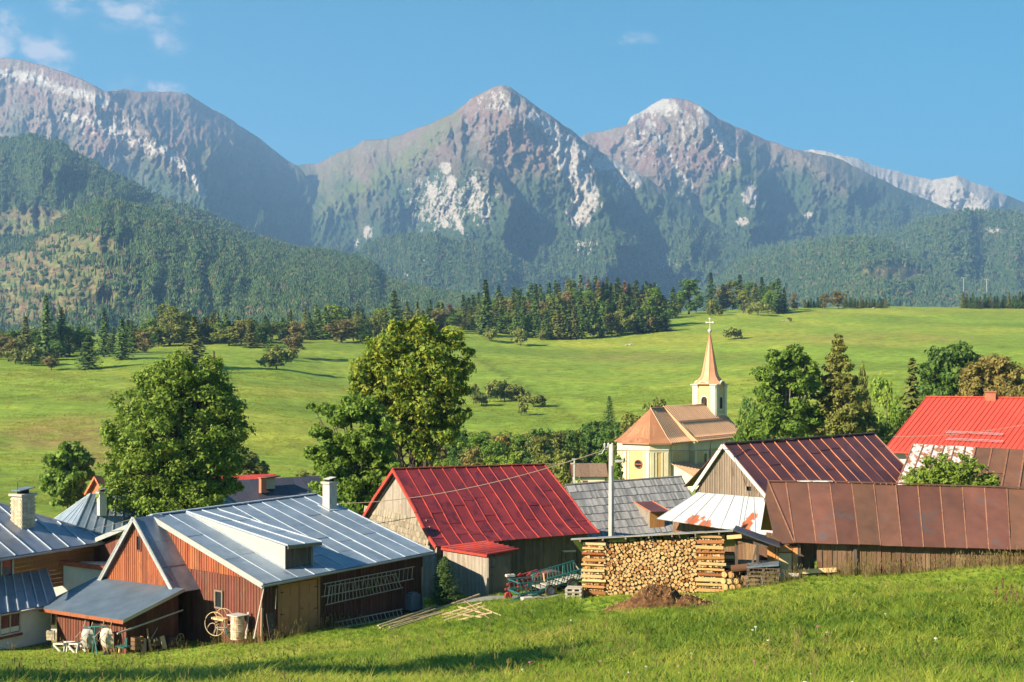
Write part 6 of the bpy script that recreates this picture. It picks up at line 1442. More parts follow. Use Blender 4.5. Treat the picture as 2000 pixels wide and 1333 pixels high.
# left edge groups
for (px, top, base, w, kind, mat) in [(50, 618, 704, 40, 'spruce', 'spruceolive'), (18, 652, 706, 52, 'leafy', 'rustleaf'), (62, 664, 716, 60, 'bush', 'olive'), (100, 690, 724, 44, 'bush', 'rustleaf'), (120, 600, 698, 34, 'spruce', 'spruce'), (135, 628, 696, 50, 'leafy', 'green'), (158, 640, 694, 48, 'leafy', 'green'), (30, 672, 712, 60, 'bush', 'olive'), (75, 640, 700, 40, 'leafy', 'dark'), (-20, 640, 700, 50, 'leafy', 'olive'), (-60, 640, 704, 60, 'leafy', 'dark'), (-100, 620, 700, 40, 'spruce', 'spruce'), (110, 660, 705, 40, 'leafy', 'dark'),
       (258, 628, 688, 24, 'spruce', 'spruce'), (222, 640, 690, 24, 'spruce', 'sprucedark'), (308, 640, 678, 34, 'leafy', 'dark'), (358, 632, 674, 40, 'leafy', 'dark'), (400, 620, 672, 34, 'spruce', 'spruceolive'), (425, 628, 672, 36, 'leafy', 'green'), (448, 634, 676, 56, 'leafy', 'olive'), (470, 625, 676, 40, 'leafy', 'rustleaf'), (490, 628, 680, 36, 'spruce', 'spruceolive'), (512, 632, 678, 36, 'leafy', 'dark'), (552, 620, 668, 26, 'spruce', 'spruce'), (604, 612, 664, 26, 'spruce', 'sprucedark'), (622, 604, 662, 26, 'spruce', 'spruce'), (636, 600, 664, 30, 'spruce', 'spruce'), (690, 616, 668, 40, 'leafy', 'olive'), (705, 640, 672, 34, 'leafy', 'dark'), (718, 625, 668, 30, 'spruce', 'spruce'), (735, 605, 664, 30, 'leafy', 'olive'), (752, 600, 662, 24, 'spruce', 'spruceolive'), (795, 590, 660, 24, 'spruce', 'spruceolive'), (815, 590, 655, 26, 'spruce', 'spruceolive'), (835, 598, 655, 26, 'spruce', 'spruce'), (850, 600, 652, 40, 'leafy', 'rustleaf')]:
    plant(px, top, base, w, kind, mat, {'spruce': 'spruce in the mixed row along the left meadow edge', 'leafy': 'broadleaf tree in the mixed row along the left meadow edge', 'bush': 'low bush in front of the left meadow edge row'}[kind], {'spruce': 'spruces of the left meadow edge', 'leafy': 'broadleaf trees of the left meadow edge', 'bush': 'bushes of the left meadow edge'}[kind])
for x in np.arange(246, 872, 10.5):
    x = x+RNG.uniform(-5, 5); sp_ = RNG.rand() < .55; bp = float(np.interp(x, [246, 300, 500, 600, 720, 870], [684, 674, 668, 662, 660, 650]))-RNG.uniform(0, 5)
    plant(x, bp-RNG.uniform(34, 58)-(8 if sp_ else 0), bp, RNG.uniform(22, 30) if sp_ else RNG.uniform(34, 52), 'spruce' if sp_ else 'leafy', ['spruce', 'spruceolive', 'spruceolive', 'spruce'][RNG.randint(4)] if sp_ else ['olive', 'olive', 'green', 'olive', 'ochre', 'green', 'dark', 'rustleaf'][RNG.randint(8)], ('spruce' if sp_ else 'broadleaf tree')+' in the mixed row along the left meadow edge', ('spruces' if sp_ else 'broadleaf trees')+' of the left meadow edge')
for x in np.arange(-140, 175, 15):
    x = x+RNG.uniform(-6, 6); sp_ = RNG.rand() < .4; bp = 694-RNG.uniform(0, 6)
    plant(x, bp-RNG.uniform(38, 66), bp, RNG.uniform(24, 32) if sp_ else RNG.uniform(40, 56), 'spruce' if sp_ else 'leafy', 'spruce' if sp_ else ['olive', 'dark', 'green', 'olive'][RNG.randint(4)], ('spruce' if sp_ else 'broadleaf tree')+' in the mixed row along the left meadow edge', ('spruces' if sp_ else 'broadleaf trees')+' of the left meadow edge')
# central wood
def topline(x): return np.interp(x, [865, 900, 950, 1000, 1080, 1130, 1200, 1240, 1275, 1310], [590, 580, 565, 552, 548, 540, 540, 546, 545, 570])
def botline(x): return np.interp(x, [865, 900, 950, 1000, 1080, 1150, 1200, 1300], [646, 646, 650, 655, 660, 658, 650, 640])
for row in range(5):
    xs = np.arange(866+row*5, 1308, 13.5 if row < 3 else 18)
    for x in xs:
        x = x+RNG.uniform(-5, 5); t = row/4; bp = botline(x)-1-(5*(4-row)); tp_ = topline(x)+(46*t**1.4)+RNG.uniform(-4, 13)*(1 if row else .9)
        if row == 4 and RNG.rand() < .3: continue
        r_ = RNG.rand(); brown = (1090 < x < 1250 or x < 940) and row < 3
        if r_ < .74: kind = 'spruce'; mat = ('sprucebrown' if RNG.rand() < .5 else 'spruceolive') if brown and RNG.rand() < .55 else ('spruce' if RNG.rand() < .6 else ('spruceolive' if RNG.rand() < .5 else 'sprucedark')); w = RNG.uniform(24, 34)
        else: kind = 'leafy'; mat = ['olive', 'rustleaf', 'green', 'green'][RNG.randint(4)]; w = RNG.uniform(30, 44); tp_ += 14
        plant(x, min(tp_, bp-22), bp, w, kind, mat, {'spruce': 'spruce among the crowded trunks of the central wood', 'leafy': 'broadleaf tree among the spruces of the central wood'}[kind], {'spruce': 'spruces of the central wood', 'leafy': 'broadleaf trees of the central wood'}[kind], Y=gpt(x, 500).y*0+{0: 700, 1: 665, 2: 635, 3: 605, 4: 578}[row]+(bp-655)*-1.5)
for (px, top, base, w, mat) in [(1158, 634, 660, 30, 'rustleaf'), (1206, 618, 654, 34, 'olive'), (1245, 600, 650, 40, 'olive'), (1262, 612, 650, 36, 'rustleaf'), (1292, 618, 647, 36, 'olive'), (1175, 626, 655, 26, 'olive'), (1232, 622, 652, 30, 'rustleaf'), (1060, 640, 664, 24, 'olive')]:
    plant(px, top, base, w, 'bush', mat, 'low bush at the foot of the central wood', 'bushes at the foot of the central wood')
for (px, top, base, w, kind, mat) in [(1330, 565, 612, 30, 'leafy', 'dark'), (1360, 560, 612, 28, 'leafy', 'dark'), (1418, 552, 605, 34, 'leafy', 'rustleaf'), (1432, 545, 604, 30, 'leafy', 'olive'), (1445, 536, 604, 34, 'spruce', 'sprucedark'), (1462, 545, 604, 30, 'leafy', 'dark'), (1475, 552, 604, 30, 'spruce', 'spruceolive'), (1488, 542, 606, 28, 'spruce', 'sprucedark'), (1505, 546, 610, 36, 'leafy', 'dark'), (1520, 544, 612, 30, 'spruce', 'spruce'), (1532, 560, 612, 20, 'spruce', 'sprucedark'), (1410, 560, 606, 24, 'spruce', 'spruce'), (1452, 560, 612, 36, 'leafy', 'olive'), (1500, 565, 614, 30, 'leafy', 'green'), (1314, 560, 620, 26, 'spruce', 'spruce'), (1322, 580, 616, 26, 'leafy', 'olive')]:
    plant(px, top, base, w, kind, mat, {'spruce': 'spruce in the tight group on the meadow ridge', 'leafy': 'broadleaf tree in the tight group on the meadow ridge'}[kind], {'spruce': 'spruces on the meadow ridge', 'leafy': 'broadleaf trees on the meadow ridge'}[kind])
for i, px in enumerate(list(np.arange(1572, 1604, 6))+list(np.arange(1648, 1732, 5.5))):
    plant(px+RNG.uniform(-1.5, 1.5), 582+RNG.uniform(-4, 5), 602, 10, 'spruce', 'sprucedark' if i % 3 else 'spruceolive', 'small spruce in the low row at the meadow crest', 'small spruces at the meadow crest')
for px in np.arange(1880, 2140, 7):
    plant(px+RNG.uniform(-2, 2), 577+RNG.uniform(-6, 4)-(px > 1985)*8, 603, 14, 'spruce', ['spruce', 'spruceolive', 'sprucedark'][RNG.randint(3)], 'dense spruce in the row at the right end of the meadow crest', 'spruces at the right end of the meadow crest')
# valley band of leafy trees behind the village
GB_ = 'leafy trees in the valley behind the village roofs'
for x in np.arange(838, 1215, 13.5):
    x = x+RNG.uniform(-5, 5); Y_ = RNG.uniform(205, 250); tp_ = np.interp(x, [838, 900, 960, 1020, 1060, 1120, 1200], [856, 832, 838, 834, 828, 832, 816])+RNG.uniform(-6, 16)
    mt = ['olive', 'green', 'olive', 'ochre', 'green', 'dark'][RNG.randint(6)] if x < 1050 else ['dark', 'dark', 'olive', 'dark'][RNG.randint(4)]
    plant(x, tp_, 0, RNG.uniform(50, 72), 'leafy', mt, 'leafy tree in the valley band between village roofs and meadow', GB_, Y=Y_)
for x in np.arange(850, 1130, 24):
    Y_ = RNG.uniform(150, 190); plant(x+RNG.uniform(-6, 6), RNG.uniform(862, 888), 0, RNG.uniform(46, 64), 'leafy', ['olive', 'dark', 'bright', 'green', 'ochre'][RNG.randint(5)], 'leafy tree in the valley band between village roofs and meadow', GB_, Y=Y_)
for (px, top, w, Y_, mat, kind) in [(590, 915, 60, 150, 'olive', 'leafy'), (620, 925, 60, 145, 'dark', 'leafy'), (560, 935, 40, 150, 'olive', 'bush'), (430, 925, 50, 190, 'green', 'leafy'), (655, 905, 40, 160, 'dark', 'leafy'), (1130, 912, 40, 140, 'bright', 'bush'), (530, 950, 40, 170, 'olive', 'bush'), (1205, 880, 34, 150, 'green', 'leafy'), (1200, 905, 40, 130, 'green', 'bush'), (1438, 830, 50, 190, 'green', 'bush'), (1470, 850, 50, 160, 'bright', 'bush'), (900, 892, 60, 120, 'dark', 'leafy'), (440, 950, 40, 140, 'green', 'leafy')]:
    plant(px, top, 0, w, kind, mat, 'garden tree or bush showing between the village houses', 'garden trees and bushes among the houses', Y=Y_)
# trees outside the picture on the left that throw the shadows seen on the grass
for (x, y, h) in [(-17, 25, 10.5), (-31, 19, 12), (-27, 27, 11)]:
    me, tm = KIND['leafy'][int(h) % 7]; b = Vector((x, y, gz(x, y)))
    put_tree('broadleaf_tree', b, 'leafy hillside tree beside the viewpoint', me, tm, 'hillside trees beside the viewpoint', x, (h*1.0, h*1.0, h), LM['green'])
# ------------------------------------------------------------------ woodpile and woodshed
rp = random.Random(21)
def log_mat(name, a, b_, c):
    m, nt = new_mat(name); n = noise_out(nt, 22, 4, .7, 'Object', (1, 1, 1)); oi = N(nt, 'ShaderNodeObjectInfo'); ge = N(nt, 'ShaderNodeNewGeometry')
    rnd = mth(nt, 'FRACT', mth(nt, 'ADD', oi.outputs['Random'], ge.outputs['Random Per Island'])); col = ramp(nt, rnd, [(0, a), (.6, b_), (.88, c), (1, (c[0]*.7, c[1]*.5, c[2]*.4))])
    h = N(nt, 'ShaderNodeHueSaturation'); nt.links.new(col, h.inputs['Color']); nt.links.new(mth(nt, 'ADD', mth(nt, 'MULTIPLY', n, .8), .6), h.inputs['Value'])
    finish(nt, h.outputs[0], .9, 0, n, .3, .01, .2); return m
M['logend'] = log_mat('sawn_log_end', (.46, .33, .16), (.42, .265, .115), (.29, .15, .06))
M['logbark'] = log_mat('log_bark', (.16, .09, .05), (.22, .13, .07), (.12, .07, .045))
M['split'] = log_mat('split_wood', (.54, .40, .22), (.42, .24, .09), (.28, .12, .05))
def two_mat(o, m2, faces):
    o.data.materials.append(m2)
    for i in faces: o.data.polygons[i].material_index = 1
    return o
def log_obj(c, axis, r, L, parent, name='log', n=9, wedge=False):
    axis = axis.normalized(); a = axis.cross(UP).normalized(); b_ = a.cross(axis); v = []; ph = rp.random()*6
    n = rp.choice([3, 3, 4]) if wedge else n
    rad = [r*(1.25 if wedge else 1)*rp.uniform(.9, 1.08) for _ in range(n)]
    for e in (0, 1):
        for k in range(n):
            t = 2*math.pi*k/n+ph; v.append(c+axis*(L*e)+(a*math.cos(t)+b_*math.sin(t))*rad[k])
    f = [tuple(reversed(range(n))), tuple(range(n, 2*n))]+[(k, (k+1) % n, (k+1) % n+n, k+n) for k in range(n)]
    return v, f, n
DW, QW = dirs(-12); SW = -QW
W0 = gpt(1140, 50.0); W1 = W0+DW*((hit(1412, 1150, W0, QW)-W0).dot(DW)); LW = (W1-W0).dot(DW)
zb0 = W0.z; zb1 = hit(1412, 1150, W0, QW).z; ztl = hit(1140, 1062, W0, QW).z; ztr = hit(1412, 1043, W0, QW).z
wp = thing('woodpile', W0, 'long stack of sawn round firewood between two criss-cross end towers', 'woodpile')
zbf = lambda s: zb0+(zb1-zb0)*s/LW
ztf = lambda s: ztl+(ztr-ztl)*s/LW-.05+.05*math.sin(s*3.1)
sxl = (hit(1181, 1100, W0, QW)-W0).dot(DW); sxr = (hit(1362, 1100, W0, QW)-W0).dot(DW)
placed = []; 
for rad in [.08]*120+[.067]*1500+[.056]*4000+[.046]*6000+[.034]*7000:
    r_ = rad*rp.uniform(.92, 1.08); s_ = rp.uniform(sxl+r_, sxr-r_); z_ = rp.uniform(zbf(s_)+r_-.1, ztf(s_)-r_)
    ok = True
    for (a, b_, c) in placed:
        if abs(a-s_) < .2 and (a-s_)**2+(b_-z_)**2 < (c+r_)**2*.93: ok = False; break
    if ok: placed.append((s_, z_, r_))
placed.sort(key=lambda t: -t[2]); rest = MB(); rest_end = []
extra = []
for (s_, z_, r_) in placed: extra.append((flatz(W0+DW*s_, z_)+SW*rp.uniform(-.04, .05), QW+DW*rp.uniform(-.05, .05), r_*1.02, .45, False, True))
for (x0, x1) in ((0, sxl), (sxr, LW)):
    z_ = zbf(x0)-.12; lay = 0; wdt = x1-x0
    while z_ < ztf(x1)-.02:
        th_ = rp.uniform(.10, .13)
        if lay % 2 == 0:
            s_ = x0+.04
            while s_ < x1-.03:
                r_ = rp.uniform(.048, .065); extra.append((flatz(W0+DW*(s_+r_), z_+.05+rp.uniform(-.01, .01))+SW*rp.uniform(-.02, .06), QW, r_, .5, True, False)); s_ += r_*1.9
        else:
            for q in (0.0, .2, .4): extra.append((flatz(W0+DW*(x0-rp.uniform(0, .1)), z_+.045)+QW*q+SW*.05, DW+UP*rp.uniform(-.03, .03), .055*rp.uniform(.85, 1.15), wdt+rp.uniform(0, .15), True, False))
        z_ += th_*.92; lay += 1
extra.sort(key=lambda t: -(t[2]*(t[3] if t[1].normalized().dot(DW) > .7 else t[2])))
cnt = 0; rv = []; rfc = []; rm_ = []
for (c, ax, r_, L_, wedge, rnd_) in extra:
    v, f, n = log_obj(c, ax, r_, L_, wp, wedge=wedge)
    if cnt < 300:
        o = mesh_obj('log', v, f, M['split'] if wedge else M['logbark'], wp); 
        if not wedge: two_mat(o, M['logend'], [0, 1])
    else:
        b0 = len(rv); rv += v; rfc += [tuple(i+b0 for i in q) for q in f]; rm_ += [1 if (i < 2 and not wedge) else (2 if wedge else 0) for i in range(len(f))]
    cnt += 1
if rv:
    o = mesh_obj('logs', rv, rfc, M['logbark'], wp); o.data.materials.append(M['logend']); o.data.materials.append(M['split'])
    o.data.polygons.foreach_set('material_index', rm_); tag(o, kind='stuff')
slab(wp, 'stack_core', M['logbark'], [flatz(W0+QW*.1+DW*.05, zb0-.1), flatz(W1+QW*.1-DW*.05, zb1-.1), flatz(W1+QW*.1-DW*.05, ztr-.1), flatz(W0+QW*.1+DW*.05, ztl-.1)], SW, .25)
# roof of the woodshed over it
ws = thing('woodshed', W1+QW*1.2, 'open woodshed with a low tin roof standing over the firewood stack', 'woodshed')
R0_ = hit(1115, 1053, W0+SW*.25, QW); R1_ = hit(1432, 1036, W0+SW*.25, QW); bk = QW*2.9-UP*.95
roof(ws, [(R0_+bk-UP*.02, R1_+bk-UP*.02), (R0_, R1_)], 6, M['greymetal'], None, 1, th=.02, wob=.01)
beamp(ws, 'eave_batten', M['ladder'], R0_-UP*.03, R1_-UP*.03, .03, .03)
r2_ = hit(1523, 1069, W0+SW*.1+DW*1.0, QW)
bk2 = QW*2.9-UP*.16; roof(ws, [(R1_+UP*.02, R1_+bk2), (r2_, r2_+bk2)], 3, M['tiles'], None, 1, th=.05, wob=.01)
for k in range(7): beamp(ws, 'rafter', M['greydark'], lerp(R0_, R1_, (k+.4)/7)-UP*.09, lerp(R0_, R1_, (k+.4)/7)+QW*2.6-UP*.8, .06, .09)
for (s_, q) in ((LW+.5, .25), (LW+1.3, .3), (LW+1.3, 2.6), (0.1, 2.6), (LW*.5, 2.6)):
    p = W0+DW*s_+QW*q; beamp(ws, 'post', M['darkold'], flatz(p, gz(p.x, p.y)-.2), flatz(p, R1_.z-.12-max(0, s_-LW)*.3-(.75 if q > 1 else 0)), .09)
p = W0+DW*(LW+1.28)+QW*.3; beamp(ws, 'brace', M['darkold'], flatz(p-DW*.35, gz(p.x, p.y)+.2), flatz(p, R1_.z-.6), .08)
p = hit(1425, 1050, W0+SW*.1, QW); beamp(ws, 'beam_end', M['palewood'], p-DW*.1, p+DW*.45+UP*.06, .12, .14)
beamp(ws, 'beam', M['darkold'], W0+DW*(LW-.2)+QW*.3+UP*(R1_.z-W0.z-.25), W0+DW*(LW+1.7)+QW*.3+UP*(R1_.z-W0.z-.62), .1, .14)
# dark second stack just behind the right tower
o = None; sv = MB()
bs_ = thing('board_stack', flatz(W0+DW*(LW+.2)+QW*1.4, gz(*(W0+DW*(LW+.2)+QW*1.4).xy)), 'stack of old grey boards lying in the shade of the woodshed', 'board stack')
for k in range(9):
    c = bs_.location+UP*(.1+k*.12)+DW*(.7+rp.uniform(-.05, .05)); MB().box(c, DW, QW, UP, .8+rp.uniform(-.08, .08), .4, .022).build('board', M['ladder' if k % 3 else 'darkold'], bs_)
cs_ = thing('firewood_stack', flatz(W0+DW*(LW+.02)+QW*.5, zb1), 'short shaded stack of split firewood behind the right end tower', 'firewood stack')
for k in range(17):
    for j in range(3):
        c = W1+DW*(.02+.0*j)+QW*(.6+j*.16)+UP*(k*.115-.05); v, f, n = log_obj(c, DW, .06, .36+rp.uniform(0, .08), cs_, wedge=True); mesh_obj('billet', v, f, M['logbark'] if rp.random() < .7 else M['split'], cs_)
# round logs on the ground
GL = 'thick sawn logs beside the right end of the woodpile'
def log_thing(px, py, r_, L_, Yo, label, tilt=0):
    c = hit(px, py, W1+SW*Yo, QW); v, f, n = log_obj(c, QW+DW*tilt, r_, L_, None, n=14); o = mesh_obj('log', [Vector(q)-c for q in v], f, M['logbark']); o.location = c; two_mat(o, M['logend'], [0, 1]); tag(o, label, 'log', GL); return o
for (px, py, r_, lab) in [(1414.5, 1122.5, .112, 'upper left one of the thick sawn logs beside the woodpile'), (1427.5, 1123.5, .125, 'upper right one of the thick sawn logs beside the woodpile'), (1412, 1135, .115, 'middle row left thick log beside the woodpile'), (1424, 1136, .11, 'middle row centre thick log beside the woodpile'), (1437, 1135.5, .115, 'middle row right thick log beside the woodpile'), (1416, 1147, .12, 'bottom row left thick log sunk in grass beside the woodpile'), (1430, 1148, .12, 'bottom row centre thick log sunk in grass beside the woodpile'), (1443, 1147, .12, 'bottom row right thick log sunk in grass beside the woodpile')]:
    log_thing(px, py, r_, 1.3, .15, lab, .35)
for (a, b_, r_, mt, lab) in [((1447, 1130), (1475, 1135), .12, 'logbark', 'bark covered log lying across behind the sawn log ends'), ((1452, 1141), (1490, 1144), .1, 'logbark', 'rough log lying lengthwise in the grass before the pallets'), ((1428, 1112), (1462, 1108), .14, 'logbark', 'thick dark log on top of the sawn logs')]:
    p0, p1 = hit(*a, W1+SW*.1, QW), hit(*b_, W1+SW*.1, QW); v, f, n = log_obj(p0, p1-p0, r_, (p1-p0).length, None, n=12); o = mesh_obj('log', [q-p0 for q in v], f, M[mt]); o.location = p0; two_mat(o, M['logend'], [0, 1]); tag(o, lab, 'log')
def pallet(c, U_, V_, w, d, label, mt='greydark', group=None):
    o = thing('pallet', c, label, 'pallet', group)
    for k in range(5): MB().box(c+V_*(d*(k/4-.5)*.9)+UP*.13, U_, V_, UP, w/2, .05, .012).build('slat', M[mt], o)
    for k in (-1, 0, 1): MB().box(c+U_*k*w*.45+UP*.07, U_, V_, UP, .05, d/2, .045).build('bearer', M[mt], o)
    for k in (-1, 0, 1): MB().box(c+V_*k*d*.42+UP*.012, U_, V_, UP, w/2, .05, .012).build('slat', M[mt], o)
    return o
pc = hit(1490, 1140, W1+QW*.2, QW)
for k in range(5): pallet(flatz(pc, pc.z-.12+k*.155)+DW*rp.uniform(-.05, .05), (DW+QW*.06*rp.uniform(-1, 1)).normalized(), QW, 1.25, .9, ['lowest pallet in the tumbled stack right of the logs', 'second lowest pallet in the tumbled stack right of the logs', 'middle pallet in the tumbled stack right of the logs', 'second highest pallet in the tumbled stack right of the logs', 'top pallet in the tumbled stack right of the logs'][k], 'darkold' if k > 2 else 'greydark')
sheet_c = flatz(pc, pc.z+.72)
o = MB().box(sheet_c, (DW+UP*.1).normalized(), QW, (UP-DW*.1).normalized(), .6, .45, .03).build('plastic_sheet', M['slate']); tag(o, 'dark blue plastic sheet lying on top of the pallet stack', 'plastic sheet')
q0_ = hit(1507, 1130, W1+QW*.1, QW)
sp_ = thing('split_wood_stack', flatz(q0_, gz(q0_.x, q0_.y)), 'small stack of pale split wood at the end of the pallets', 'wood stack')
for k in range(8):
    for j in range(2): v, f, n = log_obj(q0_+UP*(-.42+k*.1)+DW*(j*.14+rp.uniform(-.03, .03)), QW, .055, .4, None, wedge=True); mesh_obj('billet', v, f, M['split'] if rp.random() < .6 else M['logbark'], sp_)
pl_ = hit(1122, 1166, W0+SW*.3, QW)
for k in range(3): pallet(flatz(pl_, pl_.z-.08+k*.155), DW, QW, .62, .6, ['bottom', 'middle', 'top'][k]+' pallet of the small stack at the left foot of the woodpile', 'ladder')
# ------------------------------------------------------------------ hay wagon
DT, QT = dirs(24); ST = -QT
T0 = P(1062, 1158, 56.5); LT = (hit(1140, 1135, T0, QT)-T0).dot(DT)+.3; T0 = flatz(T0, T0.z)
hwg = thing('hay_wagon', flatz(T0+DT*1+QT*.6, gz(T0.x+1, T0.y+.6)), 'teal painted hay wagon with slatted ladder sides beside the woodpile', 'wagon')
zt0 = T0.z+.12
for (o_, fl, nm) in ((Vector((0, 0, 0)), ST, 0), (QT*1.3, QT, 1)):
    lo0, lo1 = flatz(T0+o_, zt0), flatz(T0+o_, zt0)+DT*LT+UP*.42; hi0, hi1 = lo0+UP*.48+fl*.22, lo1+UP*.52+fl*.22
    beamp(hwg, 'rail', M['teal'], lo0-DT*.2, lo1, .07, .08); beamp(hwg, 'rail', M['teal'], hi0, hi1, .05, .06)
    for k in range(15):
        t = (k+.3)/15; a, b_ = lerp(lo0, lo1, t), lerp(hi0, hi1, t); beamp(hwg, 'slat', M['teal'], a, b_+DT*(.03 if k % 5 else .12), .045 if k % 5 == 0 else .028, .03)
    f0_, f1_ = flatz(T0+o_, zt0-.05), flatz(T0+o_, zt0-.1)-DT*1.15
    beamp(hwg, 'rail', M['teal'], f0_+UP*.42, f1_+UP*.46, .05, .05); beamp(hwg, 'rail', M['teal'], f0_, f1_+UP*0, .06, .07)
    for k in range(5): t = (k+.5)/5; beamp(hwg, 'slat', M['teal'], lerp(f0_, f1_, t), lerp(f0_, f1_, t)+UP*.44-DT*.1, .035, .03)
beamp(hwg, 'crossbar', M['teal'], flatz(T0-DT*1.15, zt0-.1), flatz(T0-DT*1.15+QT*1.3, zt0-.1), .06); beamp(hwg, 'crossbar', M['teal'], flatz(T0-DT*1.15, zt0+.36), flatz(T0-DT*1.15+QT*1.3, zt0+.36), .05)
for k in range(6): MB().box(lerp(flatz(T0, zt0), flatz(T0, zt0)+DT*LT+UP*.42, (k+.5)/6)+QT*.65-UP*.03, DT, QT, UP, LT/13, .6, .02).build('floor_board', M['ladder'], hwg)
beamp(hwg, 'drawbar', M['teal'], flatz(T0+QT*.2, zt0-.15), flatz(T0-DT*1.9+QT*.3, zt0-.62), .1, .1); beamp(hwg, 'drawbar', M['teal'], flatz(T0+QT*1.0, zt0-.15), flatz(T0-DT*1.9+QT*.3, zt0-.62), .08, .08)
beamp(hwg, 'axle', M['black'], flatz(T0+DT*LT*.6-QT*.1, zt0-.1), flatz(T0+DT*LT*.6+QT*1.4, zt0-.1), .1)
beamp(hwg, 'chassis', M['black'], flatz(T0+QT*.4-DT*.3, zt0-.2), flatz(T0+DT*LT*.9+QT*.4, zt0+.1), .1, .12); beamp(hwg, 'chassis', M['black'], flatz(T0+QT*.9-DT*.3, zt0-.2), flatz(T0+DT*LT*.9+QT*.9, zt0+.1), .1, .12)
def wheel(parent, c, ax, r_, wd, name='wheel', mt=None, hub=None):
    ax = ax.normalized(); a = ax.cross(UP).normalized(); b_ = a.cross(ax); mb = MB(); n = 20; prof = [(r_*.62, -wd/2), (r_*.92, -wd/2), (r_, -wd/4), (r_, wd/4), (r_*.92, wd/2), (r_*.62, wd/2)]
    v = [c+(a*math.cos(2*math.pi*k/n)+b_*math.sin(2*math.pi*k/n))*q[0]+ax*q[1] for k in range(n) for q in prof]; m = len(prof)
    f = [(k*m+i, k*m+(i+1) % m, ((k+1) % n)*m+(i+1) % m, ((k+1) % n)*m+i) for k in range(n) for i in range(m)]
    w_ = mesh_obj(name, v, f, mt or M['tyre'], parent); MB().tube([c-ax*wd*.35, c+ax*wd*.35], r_*.63, 14).build('rim', hub or M['greymetal'], w_); return w_
for (s_, q_) in ((LT*.6, -.12), (LT*.6, 1.42), (.3, -.05), (.3, 1.35)):
    c = T0+DT*s_+QT*q_; r_ = .3 if s_ > 1 else .26; wheel(hwg, flatz(c, gz(c.x, c.y)+r_+.02), QT, r_, .17)
o = MB().box(hit(1030, 1172, T0+ST*.3, QT), DT, QT, UP, .25, .18, .12).build('concrete_block', M['concrete']); tag(o, 'pale concrete block under the wagon drawbar', 'block')
# ---- red hay machine
hm0 = flatz(T0-DT*.9+QT*2.2, gz(*(T0-DT*.9+QT*2.2).xy))
hy = thing('hay_machine', hm0, 'old red tractor mounted hay machine with tines behind the teal wagon', 'farm machine')
for k in range(3): beamp(hy, 'frame_bar', M['redpaint'], hm0+UP*(.5+.22*k)+DT*.1*k, hm0+DT*(2.4-.3*k)+UP*(.75+.22*k)+QT*.2*k, .09)
for k in range(6):
    p = hm0+DT*(.2+.42*k)+UP*.55; beamp(hy, 'arm', M['redpaint'], p, p+UP*rp.uniform(.35, .6)+DT*rp.uniform(-.3, .3)+ST*.1, .06); beamp(hy, 'arm', M['redpaint'], p, p-UP*.45+ST*.25*rp.uniform(.2, 1)+DT*rp.uniform(-.1, .15), .05)
    MB().tube([p+ST*.12, p+ST*.2], rp.uniform(.09, .15), 12).build('gear', M['redpaint'], hy)
    for j in range(4): MB().tube([p-UP*.1, p-UP*.45+DT*(.12*j-.2)+ST*.2], .01, 4).build('tine', M['black'], hy)
for k in range(4):
    p = hm0+DT*(.1+.5*k)+UP*1.02; beamp(hy, 'bracket', M['redpaint'], p, p+DT*.2+UP*.14, .08, .1)
MB().tube([hm0+DT*.15+UP*.2-QT*.1, hm0+DT*.15+UP*.2+QT*.05], .17, 14).build('disc', M['redpaint'], hy)
MB().box(hm0+DT*.25+UP*1.12, DT, QT, UP, .2, .12, .05).build('seat', M['whitetrim'], hy)
cv = []; 
for i in range(9):
    t = i/8; cv += [hm0+DT*(1.5+2.2*t)+QT*(-.1)+UP*(.62+.55*math.sin(math.pi*(.2+.75*t))), hm0+DT*(1.5+2.2*t)+QT*.7+UP*(.62+.55*math.sin(math.pi*(.2+.75*t)))]
cvv = cv+[p-UP*.5 for p in cv]; n2 = len(cv)
M['rustcover'] = metal_mat('rusted_guard', (.10, .04, .03), (.16, .065, .045), .6, .1, 2)
mesh_obj('guard', cvv, [(2*i, 2*i+2, 2*i+3, 2*i+1) for i in range(8)]+[(2*i, 2*i+n2, 2*i+2+n2, 2*i+2) for i in range(8)]+[(2*i+1, 2*i+3, 2*i+3+n2, 2*i+1+n2) for i in range(8)], M['rustcover'], hy)
beamp(hy, 'jack', M['palewood'], hit(1061, 1120, hm0+ST*1.3, QT), hit(1063, 1136, hm0+ST*1.3, QT), .07)
# ------------------------------------------------------------------ poles, wires, lamps
pb = gpt(1194, 53.5); ptop = P(1194, 868, 53.5)
ep = thing('utility_pole', pb, 'tall concrete utility pole with a small street lamp behind the woodpile', 'utility pole')
MB().tube([pb-UP*.3, ptop], [.135, .10], 14).build('pole', M['concrete'], ep, True)
MB().tube([pb+ST*.15-DT*.02, ptop-UP*.9+ST*.12-DT*.04], .018, 5).build('cable', M['black'], ep)
beamp(ep, 'crossbar', M['whitetrim'], ptop+UP*-.12-Vector((.32, .0, 0)), ptop+UP*-.1+Vector((.1, 0, 0)), .06); beamp(ep, 'cap', M['black'], ptop-Vector((.08, 0, 0)), ptop+Vector((.14, 0, 0)), .1, .08)
for dx in (-.28, -.12, .04): MB().tube([ptop+Vector((dx, -.03, -.1)), ptop+Vector((dx, -.03, .02)), ptop+Vector((dx, -.03, .06))], [.04, .05, .02], 8).build('insulator', M['whitetrim'], ep)
MB().tube([ptop+Vector((-.55, 0, -.42)), ptop+Vector((-.4, 0, -.4)), ptop+Vector((-.2, 0, -.05))], .02, 6).build('bracket', M['whitetrim'], ep)
